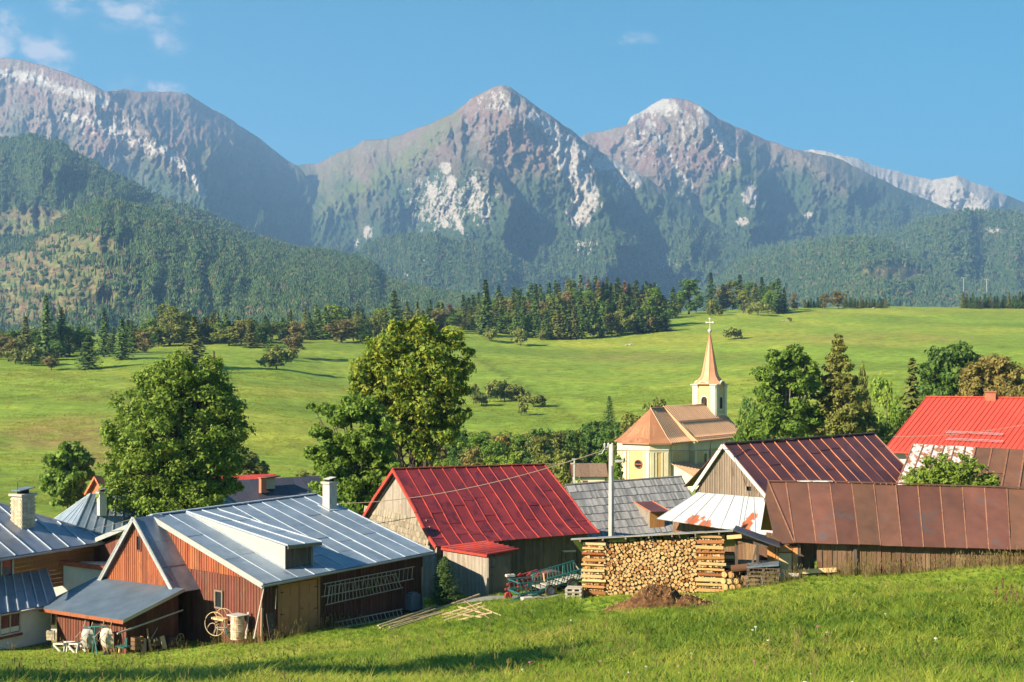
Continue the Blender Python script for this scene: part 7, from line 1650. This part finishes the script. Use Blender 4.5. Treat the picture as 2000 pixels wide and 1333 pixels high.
lp_ = P(1199, 901, 53.4); MB().box(lp_+Vector((.22, 0, 0)), Vector((1, 0, .05)).normalized(), Vector((0, 1, 0)), UP, .17, .07, .045).build('lamp', M['whitetrim'], ep); MB().tube([lp_-Vector((.05, 0, 0)), lp_+Vector((.55, 0, .0))], .015, 5).build('lamp_arm', M['greymetal'], ep)
def wire(a, b_, sag, label, r_=.018, n=24):
    pts = [lerp(a, b_, i/n)-UP*sag*4*(i/n)*(1-i/n) for i in range(n+1)]; mb = MB().tube([p-a for p in pts], r_, 5); o = mb.build('overhead_wire', M['wire']); o.location = a; tag(o, label, 'wire', 'overhead wires of the village'); return o
M['wire'] = plain('wire_sheath', (.16, .13, .10), .7, var=.1)
wa = ptop-UP*.15; wl_ = P(655, 984, 72)
wire(wa, wl_, .55, 'twisted overhead wire running from the utility pole across the crimson roof')
wire(wa-UP*.12, P(1745, 853, 70), .25, 'overhead wire crossing the church front and the maroon roof')
wire(P(1745, 853, 70), P(2060, 818, 62), .25, 'overhead wire crossing the bright red roof')
wire(ap+UP*.02, P(-30, 1058, 70), .3, 'overhead wire from the brown gable towards the white house', .012)
sl = gpt(1122, 145); st_ = P(1122, 897, 145)
so = thing('street_lamp', sl, 'thin white street lamp post beside the tiny cream house', 'street lamp'); MB().tube([sl-UP*.3, st_], [.13, .09], 8).build('pole', M['whitetrim'], so); beamp(so, 'crossbar', M['whitetrim'], st_-Vector((.3, 0, 0)), st_+Vector((.3, 0, 0)), .1); MB().box(st_+Vector((-.25, 0, -.5)), Vector((1, 0, 0)), Vector((0, 1, 0)), UP, .2, .1, .07).build('lamp', M['whitetrim'], so)
wire(st_, P(1195, 872, 150), .3, 'thin far wire from the street lamp towards the church', .03); wire(st_, P(1062, 905, 150), .3, 'thin far wire leaving the street lamp to the left', .03)
# ------------------------------------------------------------------ things against the blue roofed barn
def ladder(pa, pb_, pc_, pd, n, label, r_=.025, rr=.018):
    """rails a-b and c-d"""
    o = thing('ladder', (pa+pb_+pc_+pd)/4, label, 'ladder', 'wooden ladders of the brown barn')
    MB().tube([pa, pb_], r_, 6).build('rail', M['ladder'], o); MB().tube([pc_, pd], r_, 6).build('rail', M['ladder'], o)
    for k in range(n): t = (k+.5)/n; MB().tube([lerp(pa, pb_, t), lerp(pc_, pd, t)+(pd-pc_).normalized()*rp.uniform(-.02, .02)], rr, 5).build('rung', M['ladder'], o)
fw = fO+S*.13
h_ = lambda x, y, o_=0.: hit(x, y, fw+S*o_, Q)
ladder(h_(632, 1141), h_(810, 1107), h_(628, 1166), h_(808, 1131), 20, 'upper one of the two long ladders hung on the dark barn wall')
ladder(h_(640, 1146, .06), h_(775, 1121, .06), h_(636, 1182, .06), h_(787, 1148, .06), 22, 'lower one of the two long ladders hung on the dark barn wall')
ladder(h_(655, 1216, .25), h_(786, 1190, .25), h_(660, 1228, .6), h_(790, 1204, .6), 16, 'ladder lying on its side at the foot of the dark barn wall')
tk = h_(806, 1176, .05); o = thing('oil_tank', flatz(tk, gz(tk.x, tk.y)), 'small grey metal tank standing at the far corner of the barn wall', 'tank')
MB().box(flatz(tk, tk.z), D, Q, UP, .3, .22, .36).build('body', M['slate'], o); MB().box(flatz(tk, tk.z+.40), D, Q, UP, .2, .16, .05).build('lid', M['slate'], o)
def stick(a, b_, w, th_, mt, name, label, cat, up=UP):
    o = MB().beam(a-a, b_-a, w, th_, up).build(name, M[mt]); o.location = a; tag(o, label, cat); return o
def pole_thing(a, b_, r_, mt, name, label, cat, group=None):
    o = MB().tube([a-a, (b_-a)*.5, b_-a], [r_, r_*.95, r_*.8], 7).build(name, M[mt]); o.location = a; tag(o, label, cat, group); return o
pole_thing(h_(496, 1248, .75), h_(516, 1146, .15), .035, 'ladder', 'wooden_pole', 'grey wooden pole leaning against the barn corner under the gutter', 'pole')
pole_thing(h_(540, 1150, .05), h_(538, 1190, .05), .02, 'ladder', 'wooden_stick', 'short stick hanging on the dark wall left of the ochre door', 'stick')
stick(h_(511, 1243, .35), h_(512, 1188, .1), .09, .03, 'pole', 'narrow_board', 'narrow board leaning beside the barn corner', 'board', S)
stick(h_(533, 1246, .4), h_(526, 1198, .12), .34, .03, 'darkold', 'wide_board', 'wide grey board leaning left of the ochre door', 'board', S)
gw_ = lambda x, y, o_=.3: hit(x, y, gA-D*o_, D)
# barrel
bl = gw_(464, 1248, .55); blt = gw_(465, 1203, .55); hB = blt.z-bl.z
m_, nt = new_mat('rusty_white_barrel_paint'); n_ = noise_out(nt, 5, 6, .7, 'World'); sp2 = noise_out(nt, 2.0, 4, .6, 'World')
finish(nt, ramp(nt, mth(nt, 'ADD', mth(nt, 'MULTIPLY', n_, .5), mth(nt, 'MULTIPLY', sp2, .5)), [(.42, (.60, .58, .52)), (.5, (.50, .42, .32)), (.6, (.36, .14, .06))]), .6, .1, n_, .2, .02); M['barrel'] = m_
bo = thing('barrel', bl, 'rusty white steel barrel standing at the plank gable', 'barrel'); rr_ = .29
prof = [(0, rr_), (.02, rr_), (.06, rr_*.98), (.32, rr_*.98), (.34, rr_*1.04), (.36, rr_*.98), (.64, rr_*.98), (.66, rr_*1.04), (.68, rr_*.98), (.96, rr_*.98), (.98, rr_*1.03), (1, rr_*1.03)]
MB().tube([bl+UP*hB*z for z, _ in prof], [r__ for _, r__ in prof], 20).build('body', M['barrel'], bo, False)
MB().box(bl+UP*(hB+.025), Q, D, UP, .36, .3, .02).build('cover', M['whitetrim'], bo)
# hand cutter with two big wheels
fc_ = gw_(428, 1243, .7); zf = fc_.z
fcut = thing('hand_cutter', fc_, 'old hand cranked machine with two big thin iron flywheels', 'farm tool')
def ringw(c, ax, r_, parent, tr_=.018, spokes=3, curve=.3):
    ax = ax.normalized(); a = ax.cross(UP).normalized(); b_ = a.cross(ax); mb = MB(); pts = [c+(a*math.cos(t)+b_*math.sin(t))*r_ for t in [2*math.pi*k/28 for k in range(29)]]
    mb.tube(pts, tr_, 6, False)
    for k in range(spokes):
        t0_ = 2*math.pi*k/spokes+.5; mb.tube([c+(a*math.cos(t0_+curve*j)+b_*math.sin(t0_+curve*j))*r_*j/4 for j in range(5)], tr_*.9, 5, False)
    return mb.build('flywheel', M['pole'] if True else M['black'], parent)
ringw(gw_(420, 1219, .85), D+Q*.35, .50, fcut); ringw(gw_(438, 1210, .55), D+Q*.35, .46, fcut)
MB().tube([gw_(420, 1219, .9), gw_(440, 1211, .45)], .03, 6).build('axle', M['black'], fcut)
MB().box(gw_(430, 1209, .6), Q, D, UP, .4, .16, .04).build('table', M['palewood'], fcut)
for (x, y) in ((417, 1240), (424, 1243), (441, 1240), (446, 1243)): MB().beam(gw_(x, y, .7), gw_(428 if x < 430 else 436, 1212, .6), .06).build('leg', M['teal'] if x == 446 else M['greydark'], fcut)
MB().beam(gw_(420, 1226, .68), gw_(444, 1226, .68), .05).build('brace', M['greydark'], fcut)
stick(gw_(480, 1248, .5), gw_(485, 1196, .15), .12, .03, 'ladder', 'leaning_board', 'grey board leaning right of the rusty barrel', 'board', D)
# ---- in front of the lean-to
lw_ = lambda x, y, o_=.3: hit(x, y, wO-D*o_, D)
def sawhorse(px0, px1, label):
    a, b_ = lw_(px0+3, 1282, .9), lw_(px1-2, 1283, .9); t0_, t1_ = lw_(px0+5, 1258, .75), lw_(px1+1, 1258, .75)
    o = thing('sawhorse', (a+b_)/2, label, 'sawhorse', 'white sawhorses at the lean-to')
    for dd_ in (0, .5):
        w_ = D*dd_
        for (p, q, nm) in ((a, t0_, 'leg'), (b_, t1_, 'leg'), (t0_, t1_, 'top_rail'), (t0_+(a-t0_)*.08, b_+(t1_-b_)*.12, 'brace')): MB().beam(p+w_*(1.25 if p.z < t0_.z-.2 and nm == 'leg' else 1), q+w_, .07, .05, D).build(nm, M['whitetrim'], o)
    for p in (t0_, t1_): MB().beam(p-D*.02, p+D*.4, .06).build('crossbar', M['whitetrim'], o)
sawhorse(100, 126, 'white wooden sawhorse, farther from the wheelbarrows'); sawhorse(127, 151, 'white wooden sawhorse, nearest to the wheelbarrows')
def barrow(cx_, label, mt):
    c = lw_(cx_, 1247, .35); ax_u = Vector((0, 0, 1)); base = lw_(cx_-4, 1279, .55)
    o = thing('wheelbarrow', flatz(base, gz(base.x, base.y)), label, 'wheelbarrow', 'wheelbarrows leaning on the lean-to')
    # tub stands on edge: rim towards the wall, belly towards the viewer
    v = []; n = 14
    for (dq, sc_) in ((0, 1), (.16, .92), (.30, .62), (.32, .0)):
        for k in range(n):
            t = 2*math.pi*k/n; cs, sn = math.cos(t), math.sin(t); ex = .30*sc_*math.copysign(abs(cs)**.6, cs); ez = .47*sc_*math.copysign(abs(sn)**.6, sn)
            v.append(c-D*dq-Q*ex+UP*ez+D*(-ez*.12))
    f = [(i*n+k, i*n+(k+1) % n, (i+1)*n+(k+1) % n, (i+1)*n+k) for i in range(3) for k in range(n)]
    f += [tuple(range(n))]
    mesh_obj('tub', v, f, M[mt], o, True)
    for s_ in (-1, 1):
        p0 = base-Q*s_*.08; p1 = c-D*.3-Q*s_*.2; p2 = c-Q*s_*.28+UP*.75-D*.12+Q*-.12; MB().tube([p0, p1, p2], .022, 6).build('handle', M['pole'], o)
        MB().tube([c-D*.33-Q*s_*.2-UP*.1, c-D*.55-Q*s_*.22+UP*.1, c-D*.3-Q*s_*.22+UP*.3], .017, 5).build('leg', M['pole'], o)
    wheel(o, base+UP*.03, Q, .17, .07)
barrow(176, 'pale wheelbarrow stood on end left of the turquoise stand', 'trim'); barrow(213, 'grey green wheelbarrow stood on end right of the turquoise stand', 'concrete')
c = lw_(186, 1225, .6); ts = thing('clothes_stand', flatz(c, gz(c.x, c.y)), 'turquoise metal T shaped stand between the two wheelbarrows', 'stand')
MB().tube([lw_(160, 1226, .6), lw_(209, 1223, .6)], .03, 6).build('crossbar', M['teal'], ts); MB().tube([c, lw_(181, 1280, .6)], .035, 6).build('post', M['teal'], ts); MB().tube([lw_(184, 1240, .6), lw_(190, 1280, .75)], .03, 6).build('brace', M['teal'], ts)
c = lw_(241, 1263, .6); sc2 = thing('platform_scale', flatz(c, gz(c.x, c.y)), 'small turquoise platform scale beside the lean-to corner', 'scale')
MB().box(c, Q, D, UP, .28, .2, .025).build('platform', M['teal'], sc2); MB().tube([c-Q*.18, c+UP*.45-Q*.0], .02, 5).build('arm', M['teal'], sc2); MB().tube([c-Q*.2, c+UP*.45], .02, 5).build('arm', M['teal'], sc2); MB().tube([c+Q*-.25+UP*.0, c-Q*.25+UP*.38], .04, 6).build('column', M['teal'], sc2); MB().beam(c-UP*.02+Q*.25, c-UP*.3+Q*.3, .06).build('foot', M['palewood'], sc2)
sw_ = lambda x, y, o_=.3: hit(x, y, wO+S*o_, Q)
stick(sw_(281, 1275, .5), sw_(281, 1247, .3), .22, .05, 'pole', 'short_plank', 'short pale plank standing against the shaded lean-to side', 'plank', S)
stick(sw_(294, 1272, .5), sw_(287, 1228, .25), .06, .05, 'pole', 'wooden_post', 'thin post leaning beside the short pale plank', 'post', S)
stick(sw_(322, 1267, .6), sw_(316, 1243, .5), .2, .05, 'pole', 'tilted_plank', 'tilted pale plank leaning farther along the lean-to side', 'plank', S)
pole_thing(sw_(229, 1238, .6), sw_(357, 1192, .3), .04, 'ladder', 'long_pole', 'long grey pole propped slantwise along the lean-to side', 'pole')
pole_thing(sw_(296, 1247, .4), sw_(308, 1226, .3), .02, 'ladder', 'broken_stick', 'thin crossed stick leaning on the shaded lean-to side', 'stick')
for (x0, x1, y0, y1, lab, mt) in ((259, 276, 1242, 1270, 'old wooden crate standing at the lean-to corner', 'umber'), (298, 313, 1245, 1262, 'small dark crate between the leaning planks', 'greydark'), (328, 342, 1245, 1262, 'small crate beside the tilted pale plank', 'darkold')):
    a, b_ = sw_(x0, y1, .25), sw_(x1, y0, .25); cc = (a+b_)/2; o = thing('crate', flatz(cc, a.z), lab, 'crate'); hh_ = (b_.z-a.z)
    for k in range(3):
        MB().box(flatz(cc, a.z+hh_*(k+.5)/3)+S*.16, D, UP, S, (b_-a).dot(D)/2, hh_/7, .012).build('board', M[mt], o); MB().box(flatz(cc, a.z+hh_*(k+.5)/3)-S*.12, D, UP, S, (b_-a).dot(D)/2, hh_/7, .012).build('board', M[mt], o)
        for e_ in (-1, 1): MB().box(flatz(cc, a.z+hh_*(k+.5)/3)+D*e_*(b_-a).dot(D)/2+S*.02, S, UP, D, .14, hh_/7, .012).build('board', M[mt], o)
o = thing('bicycle_wheel', sw_(352, 1250, .6), 'thin dark spoked wheel lying in the weeds by the barn', 'wheel'); ringw(sw_(352, 1250, .6), S+D*.3, .26, o, .015, 6, 0)
# small drum by the cream wheel: grass trimmings and stone wall by the white house
o = thing('stone_pile', gpt(98, 55), 'small pile of sandy stone blocks beside the white house', 'stone pile')
for k in range(6): MB().box(P(97+4*(k % 2), 1247-6*(k//2), 54.5), Vector((1, .1*k-.2, 0)).normalized(), Vector((-.1, 1, 0)).normalized(), UP, .12, .1, .06).build('stone', M['brick'], o)
# ------------------------------------------------------------------ poles lying in the grass
GP = 'peeled poles lying in the grass before the barns'
k_ = 0
for (x0, y0, x1, y1, w) in [(738, 1223, 842, 1187, .05), (742, 1227, 850, 1190, .045), (748, 1224, 856, 1196, .04), (760, 1226, 862, 1198, .04), (770, 1222, 838, 1192, .035), (846, 1193, 937, 1161, .055), (858, 1204, 941, 1178, .05), (862, 1208, 948, 1184, .045), (868, 1213, 930, 1192, .05), (890, 1213, 962, 1197, .045), (895, 1186, 950, 1200, .035), (905, 1172, 955, 1208, .02), (872, 1198, 940, 1206, .05), (930, 1183, 979, 1203, .03), (752, 1232, 830, 1208, .035), (800, 1214, 870, 1194, .04)]:
    a = ray_ground(x0, y0+3, 30, 90); b_ = ray_ground(x1, y1+8, 30, 90); a = P(x0, y0, a.y); b_ = P(x1, y1, min(b_.y, a.y+4.5))
    a.z = max(a.z, gz(a.x, a.y)+w); b_.z = max(b_.z, gz(b_.x, b_.y)+w)
    lab = ['longest pole at the left end of the pole heap', 'pole sloping up towards the young spruce, thickest of the heap'][0 if k_ == 0 else 1] if k_ in (0, 5) else 'peeled pole in the loose heap on the grass before the barns'
    pole_thing(a, b_, w, 'pole', 'timber_pole', lab, 'pole', GP); k_ += 1
# ------------------------------------------------------------------ dung heap
nh = 70; a_ = ray_ground(1172, 1194, 30, 80); b_ = ray_ground(1402, 1184, 30, 80); hc = (a_+b_)/2; ux = flatz(b_-a_, 0); Lh = ux.length; ux.normalize(); vx = Vector((-ux.y, ux.x, 0))
gx_, gy_ = np.meshgrid(np.linspace(0, 1, 140), np.linspace(-1, 1, 50)); X_ = a_.x+ux.x*Lh*gx_+vx.x*gy_*1.1; Y__ = a_.y+ux.y*Lh*gx_+vx.y*gy_*1.1
hpro = np.interp(gx_, [0, .08, .2, .3, .36, .42, .52, .62, .68, .74, .8, .9, 1], [0, .10, .22, .42, .62, .70, .66, .60, .34, .42, .36, .2, 0])
env = np.clip(1-np.abs(gy_)**2/(.35+.65*np.clip(hpro*2, .05, 1)), 0, 1)
zz_ = ground_np(X_, Y__)-.03+hpro*env*(.75+.6*fbm(gx_*14, gy_*5, 4, 2))+(fbm(gx_*60, gy_*24, 3, 4)-.5)*.16*(env > .05)
m_, nt = new_mat('straw_dung'); n_ = noise_out(nt, 5, 7, .75, 'World', (1, 1, 2)); n2_ = noise_out(nt, .8, 3, .5, 'World')
finish(nt, ramp(nt, mth(nt, 'ADD', mth(nt, 'MULTIPLY', n_, .6), mth(nt, 'MULTIPLY', n2_, .4)), [(.38, (.035, .019, .011)), (.5, (.10, .05, .024)), (.64, (.25, .14, .06))]), .95, 0, n_, 1.0, .08, .1); M['dung'] = m_
o = grid_mesh('dung_heap', X_, Y__, zz_, M['dung']); tag(o, 'low brown heap of dung and straw in the grass before the woodpile', 'dung heap')
mbs = MB()
for k in range(900):
    i, j = rp.randrange(8, 42), rp.randrange(4, 136)
    if env[i, j]*hpro[i, j] < .05: continue
    c = Vector((X_[i, j], Y__[i, j], zz_[i, j])); d_ = Vector((rp.uniform(-1, 1), rp.uniform(-1, 1), rp.uniform(-.1, .8))).normalized()*rp.uniform(.06, .2); s_ = Vector((rp.uniform(-1, 1), rp.uniform(-1, 1), 0)).normalized()*.012
    mbs.add([c-s_, c+s_, c+d_], [(0, 1, 2)])
s_o = mbs.build('straw', plank_mat('straw', (.34, .2, .08), (.5, .32, .13)), o); tag(s_o, kind='stuff')
# ------------------------------------------------------------------ lane, rocks, pylons, weeds
cl_ = [ray_ground(x, y, 30, 90) for x, y in ((850, 1186), (905, 1176), (960, 1170), (1030, 1167), (1100, 1166))]
lx = np.array([p.x for p in cl_]); ly = np.array([p.y for p in cl_]); tt = np.linspace(0, 1, 40); px_ = np.interp(tt, np.linspace(0, 1, 5), lx); py_ = np.interp(tt, np.linspace(0, 1, 5), ly)
ww_ = np.linspace(-1.1, 1.1, 9); PXl, W_l = np.meshgrid(px_, ww_); PYl, _ = np.meshgrid(py_, ww_); PYl = PYl+W_l; Zl = ground_np(PXl, PYl)+.05
m_, nt = new_mat('gravel_lane'); n_ = noise_out(nt, 9, 6, .7, 'World'); finish(nt, ramp(nt, n_, [(.35, (.16, .15, .14)), (.65, (.27, .26, .24))]), .95, 0, n_, .5, .03, .1)
tag(grid_mesh('path', PXl, PYl, Zl, m_), kind='structure')
def rock(px, py, s, label):
    b_ = ray_ground(px, py, 150, 900); v = []; 
    for (x, y, z) in ((1,0,0),(0,1,0),(-1,0,0),(0,-1,0),(.6,.6,.6),(-.6,.6,.7),(-.6,-.6,.55),(.6,-.6,.6),(0,0,.9)): v.append((x*s*rp.uniform(.8, 1.2), y*s*rp.uniform(.8, 1.2), z*s*rp.uniform(.6, 1)))
    me = mesh_obj('rock', v, [(0,1,4),(1,2,5),(2,3,6),(3,0,7),(0,4,7),(1,5,4),(2,6,5),(3,7,6),(4,5,8),(5,6,8),(6,7,8),(7,4,8)], M['stone']); me.location = b_; tag(me, label, 'rock', 'grey rocks lying on the upper meadow')
for (px, py, s) in ((1224, 676, .7), (1231, 675, .9), (1236, 674, .5), (1530, 628, .8), (1536, 628, .5), (1706, 603, 1.0)): rock(px, py, s, 'small grey rock lying in the grass of the upper meadow')
for (px, top, base, lab) in ((1882, 543, 562, 'left one of two tiny white ski lift pylons before the wooded slope'), (1927, 546, 564, 'right one of two tiny white ski lift pylons before the wooded slope')):
    a, b_ = P(px, base, 2600), P(px, top, 2600); o = thing('lift_pylon', a, lab, 'pylon'); MB().tube([a-UP*8, b_], .6, 6).build('mast', M['concrete'], o); MB().beam(b_-Vector((5, 0, 0)), b_+Vector((5, 0, 0)), .8).build('crossarm', M['concrete'], o)
gwd = [(1958, 1128, 1170), (1945, 1145, 1178), (1985, 1152, 1190), (1965, 1160, 1192), (1975, 1140, 1185)]
for i, (px, top, base) in enumerate(gwd):
    b_ = ray_ground(px, base, 20, 60); hgt_ = H-(top-HY)/FPX*b_.y-b_.z; o = thing('dock_weed', b_, 'dead rust brown dock stalk standing in the grass at the right', 'weed', 'dead dock stalks in the grass at the right')
    MB().tube([b_, b_+Vector((.04, 0, hgt_))], .007, 5).build('stem', M['rustcover'], o); mb = MB()
    for k in range(16): p = b_+UP*hgt_*rp.uniform(.45, 1)+Vector((rp.uniform(-.03, .03), rp.uniform(-.03, .03), 0)); mb.box(p, Vector((1, 0, 0)), Vector((0, 1, 0)), UP, .012, .012, .018)
    mb.build('seed_head', M['rustcover'], o)
# ------------------------------------------------------------------ grass
GR = bpy.data.collections.new('grass_kinds')
def grass_mat(name, stops, tr=.55):
    m, nt = new_mat(name); oi = N(nt, 'ShaderNodeObjectInfo'); ge = N(nt, 'ShaderNodeNewGeometry'); n1 = noise_out(nt, .16, 5, .6, 'World')
    r_ = mth(nt, 'ADD', mth(nt, 'MULTIPLY', oi.outputs['Random'], .45), mth(nt, 'SUBTRACT', mth(nt, 'MULTIPLY', n1, 2.0), .72)); c = ramp(nt, r_, stops)
    d = N(nt, 'ShaderNodeBsdfPrincipled'); d.inputs['Roughness'].default_value = .55; d.inputs['Specular IOR Level'].default_value = .3
    t = N(nt, 'ShaderNodeBsdfTranslucent'); mx = N(nt, 'ShaderNodeMixShader'); mx.inputs[0].default_value = tr; o = N(nt, 'ShaderNodeOutputMaterial')
    nt.links.new(c, d.inputs['Base Color']); nt.links.new(c, t.inputs['Color']); nt.links.new(d.outputs[0], mx.inputs[1]); nt.links.new(t.outputs[0], mx.inputs[2]); nt.links.new(mx.outputs[0], o.inputs['Surface']); return m
gm = grass_mat('grass_blades', [(0, (.14, .24, .025)), (.35, (.23, .33, .032)), (.65, (.36, .41, .05)), (1, (.50, .46, .11))])
gs = grass_mat('dry_grass_blades', [(0, (.20, .17, .06)), (1, (.38, .30, .13))])
def tuft(name, n, h, w, spread, lean, mat, head=False):
    mb = MB()
    for k in range(n):
        a = random.random()*6.28; r_ = spread*random.random()**.5; b_ = Vector((math.cos(a)*r_, math.sin(a)*r_, -.03)); dr = Vector((math.cos(a+random.uniform(-.8, .8)), math.sin(a+random.uniform(-.8, .8)), 0)); hh = h*random.uniform(.5, 1.1); ln = lean*random.uniform(.3, 1.3)*hh
        sd = Vector((-dr.y, dr.x, 0))*w*random.uniform(.7, 1.3); m1 = b_+UP*hh*.55+dr*ln*.35; t_ = b_+UP*hh*(1-.25*lean)+dr*ln
        mb.add([b_-sd, b_+sd, m1+sd*.8, m1-sd*.8, t_], [(0, 1, 2, 3), (3, 2, 4)])
        if head: mb.box(t_, Vector((1, 0, 0)), Vector((0, 1, 0)), UP, w*1.6, w*1.6, hh*.07)
    me = bpy.data.meshes.new(name); me.from_pydata(mb.v, [], mb.f); me.materials.append(mat); o = bpy.data.objects.new(name, me); return o
for i in range(5): GR.objects.link(tuft('grass_tuft', 15, .27+.035*i, .0085, .17, .6+.13*i, gm))
wm = grass_mat('weed_leaves', [(0, (.07, .15, .02)), (1, (.14, .24, .03))])
GR.objects.link(tuft('weed_clump', 9, .34, .038, .12, .9, wm))
n = 85000
yy = np.sqrt(RNG.uniform(15.5**2, 66**2, n)); px = RNG.uniform(-160, 2160, n); xx = (px-CX)/FPX*yy
keep = np.ones(n, bool)
lane_d = seg_dist(xx, yy, [(p.x, p.y) for p in cl_]); keep &= lane_d > .95
# keep the grass out of the buildings: walls footprints
def inside(x, y, poly):
    r_ = np.zeros(len(x), bool); j = len(poly)-1
    for i in range(len(poly)):
        xi, yi = poly[i][:2]; xj, yj = poly[j][:2]; r_ ^= ((yi > y) != (yj > y)) & (x < (xj-xi)*(y-yi)/(yj-yi+1e-9)+xi); j = i
    return r_
fps = [[gA+S*.05, gA+D*wl+S*.05, gA+D*wl+Q*14, gA+Q*14], [wO, wO+D*sdl, wO+D*sdl+Q*wO_l, wO+Q*wO_l], [g3, g3+D3*wl3, g3+D3*wl3+Q3*wg, g3+Q3*wg], [s0_, s0_+D3*wd, s0_+D3*wd+Q3*wq, s0_+Q3*wq], [W0, W1, W1+QW, W0+QW],
       [g6+D6*.2, g6+D6*14, g6+D6*14+Q6*5, g6+D6*.2+Q6*5], [wO5, wO5+Q5*5, wO5+Q5*5+D5*12, wO5+D5*12]]
for p in fps: keep &= ~inside(xx, yy, [q[:] for q in p])
hp = inside(xx, yy, [a_+ux*.25-vx*.5, a_+ux*(Lh-.3)-vx*.5, a_+ux*(Lh-.3)+vx*.6, a_+ux*.25+vx*.6]); keep &= ~hp
xx, yy, px = xx[keep], yy[keep], px[keep]; zz = ground_np(xx, yy)
pat = fbm(xx/3.2, yy/3.2, 4, 2); sc_ = .55+.75*pat+.35*RNG.rand(len(xx)); 
sc_ *= np.interp(yy, [15, 40, 52, 66], [1.1, 1.0, .75, .5]); sc_ *= np.interp(px, [300, 600, 900], [np.nan, 1, 1]) if False else 1
sc_ *= 1-(1-np.interp(px, [-200, 350, 700, 1150], [.26, .30, .5, 1.0]))*np.interp(yy, [38, 44], [0, 1])
sc_ *= np.where((px > 1130) & (yy > 41), np.interp(yy, [41, 46], [.8, .4]), 1)
scatter('meadow_grass', np.stack([xx, yy, zz], 1), sc_, GR, label='long green grass covering the near hillside', tilt=.35)
# finer far grass tufts give the near meadow edge its nap
SD = bpy.data.collections.new('seed_kinds')
for i in range(3): SD.objects.link(tuft('seed_stalk', 5, .7, .0045, .12, .3, gs, True))
n = 1300
yy = RNG.uniform(20, 56, n); px = RNG.uniform(-60, 2060, n); xx = (px-CX)/FPX*yy; k = (fbm(xx/2.5, yy/2.5, 3, 5) > .53)
ex = []; 
for (p0, p1, m_) in ((gA+S*.35, gA+D*5+S*.4, 60), (g6+S6*.3+D6*1.5, g6+S6*.3+D6*12, 260), (gA-D*.4, gA+Q*2.5-D*.4, 30), (W1+SW*.3, W1+SW*.4+DW*3, 50)):
    for i in range(m_): q = lerp(p0, p1, random.random())+Vector((random.uniform(-.3, .3), random.uniform(-.5, .15), 0)); ex.append((q.x, q.y))
ex = np.array(ex); xx = np.concatenate([xx[k], ex[:, 0]]); yy = np.concatenate([yy[k], ex[:, 1]]); zz = ground_np(xx, yy)
kk_ = np.ones(len(xx), bool)
for p in fps: kk_ &= ~inside(xx, yy, [q[:] for q in p])
xx, yy, zz = xx[kk_], yy[kk_], zz[kk_]
scatter('seed_stalks', np.stack([xx, yy, zz], 1), RNG.uniform(.6, 1.15, len(xx)), SD, label='dry seed stalks standing among the green grass', tilt=.3)
# clover and umbel flowers
FL = bpy.data.collections.new('flower_kinds'); mb = MB(); mb.beam((0, 0, 0), (0, 0, .35), .012)
for k in range(7): a = k*.9; mb.box(Vector((math.cos(a)*.03*(k > 0), math.sin(a)*.03*(k > 0), .37)), Vector((1, 0, 0)), Vector((0, 1, 0)), UP, .014, .014, .014)
for nm, c_ in (('pink_flower', (.42, .14, .24)), ('white_flower', (.6, .58, .5))):
    mt = plain(nm+'_petals', c_, .8); me = bpy.data.meshes.new(nm); me.from_pydata(mb.v, [], mb.f); me.materials.append(mt); FL.objects.link(bpy.data.objects.new(nm, me))
n = 28; yy = RNG.uniform(24, 44, n); px = RNG.uniform(900, 2000, n); xx = (px-CX)/FPX*yy
scatter('wild_flowers', np.stack([xx, yy, ground_np(xx, yy)], 1), RNG.uniform(.6, .9, n), FL, label='scattered pink clover and white flowers in the grass')

NP = bpy.data.collections.new('pasture_kinds')
gm2 = grass_mat('pasture_blades', [(0, (.19, .25, .026)), (.4, (.25, .30, .032)), (.7, (.34, .34, .05)), (1, (.40, .33, .09))])
for i in range(3): NP.objects.link(tuft('pasture_tuft', 9, .20, .03, .45, .7, gm2))
n = 80000; yy = np.sqrt(RNG.uniform(85**2, 380**2, n)); px = RNG.uniform(-60, 2060, n); xx = (px-CX)/FPX*yy
k = fbm(xx/9, yy/9, 4, 2) > .46; xx, yy = xx[k], yy[k]
scatter('pasture_grass', np.stack([xx, yy, ground_np(xx, yy)], 1), RNG.uniform(.5, 1.2, len(xx))*(.7+yy/500), NP, label='short pasture grass tufts on the wide meadow', tilt=.3)
# ------------------------------------------------------------------ haze
hm, nt = new_mat('haze_air'); o_ = N(nt, 'ShaderNodeOutputMaterial'); pv = N(nt, 'ShaderNodeVolumePrincipled')
pv.inputs['Color'].default_value = (.28, .54, 1.0, 1); pv.inputs['Density'].default_value = 1.4e-4; pv.inputs['Anisotropy'].default_value = .15
nt.links.new(pv.outputs[0], o_.inputs['Volume'])
hb = MB().box((0, 4800, H-64+850), (1,0,0), (0,1,0), (0,0,1), 15500, 7800, 850).build('haze', hm); tag(hb, kind='stuff', label='thin blue morning haze filling the valley air')
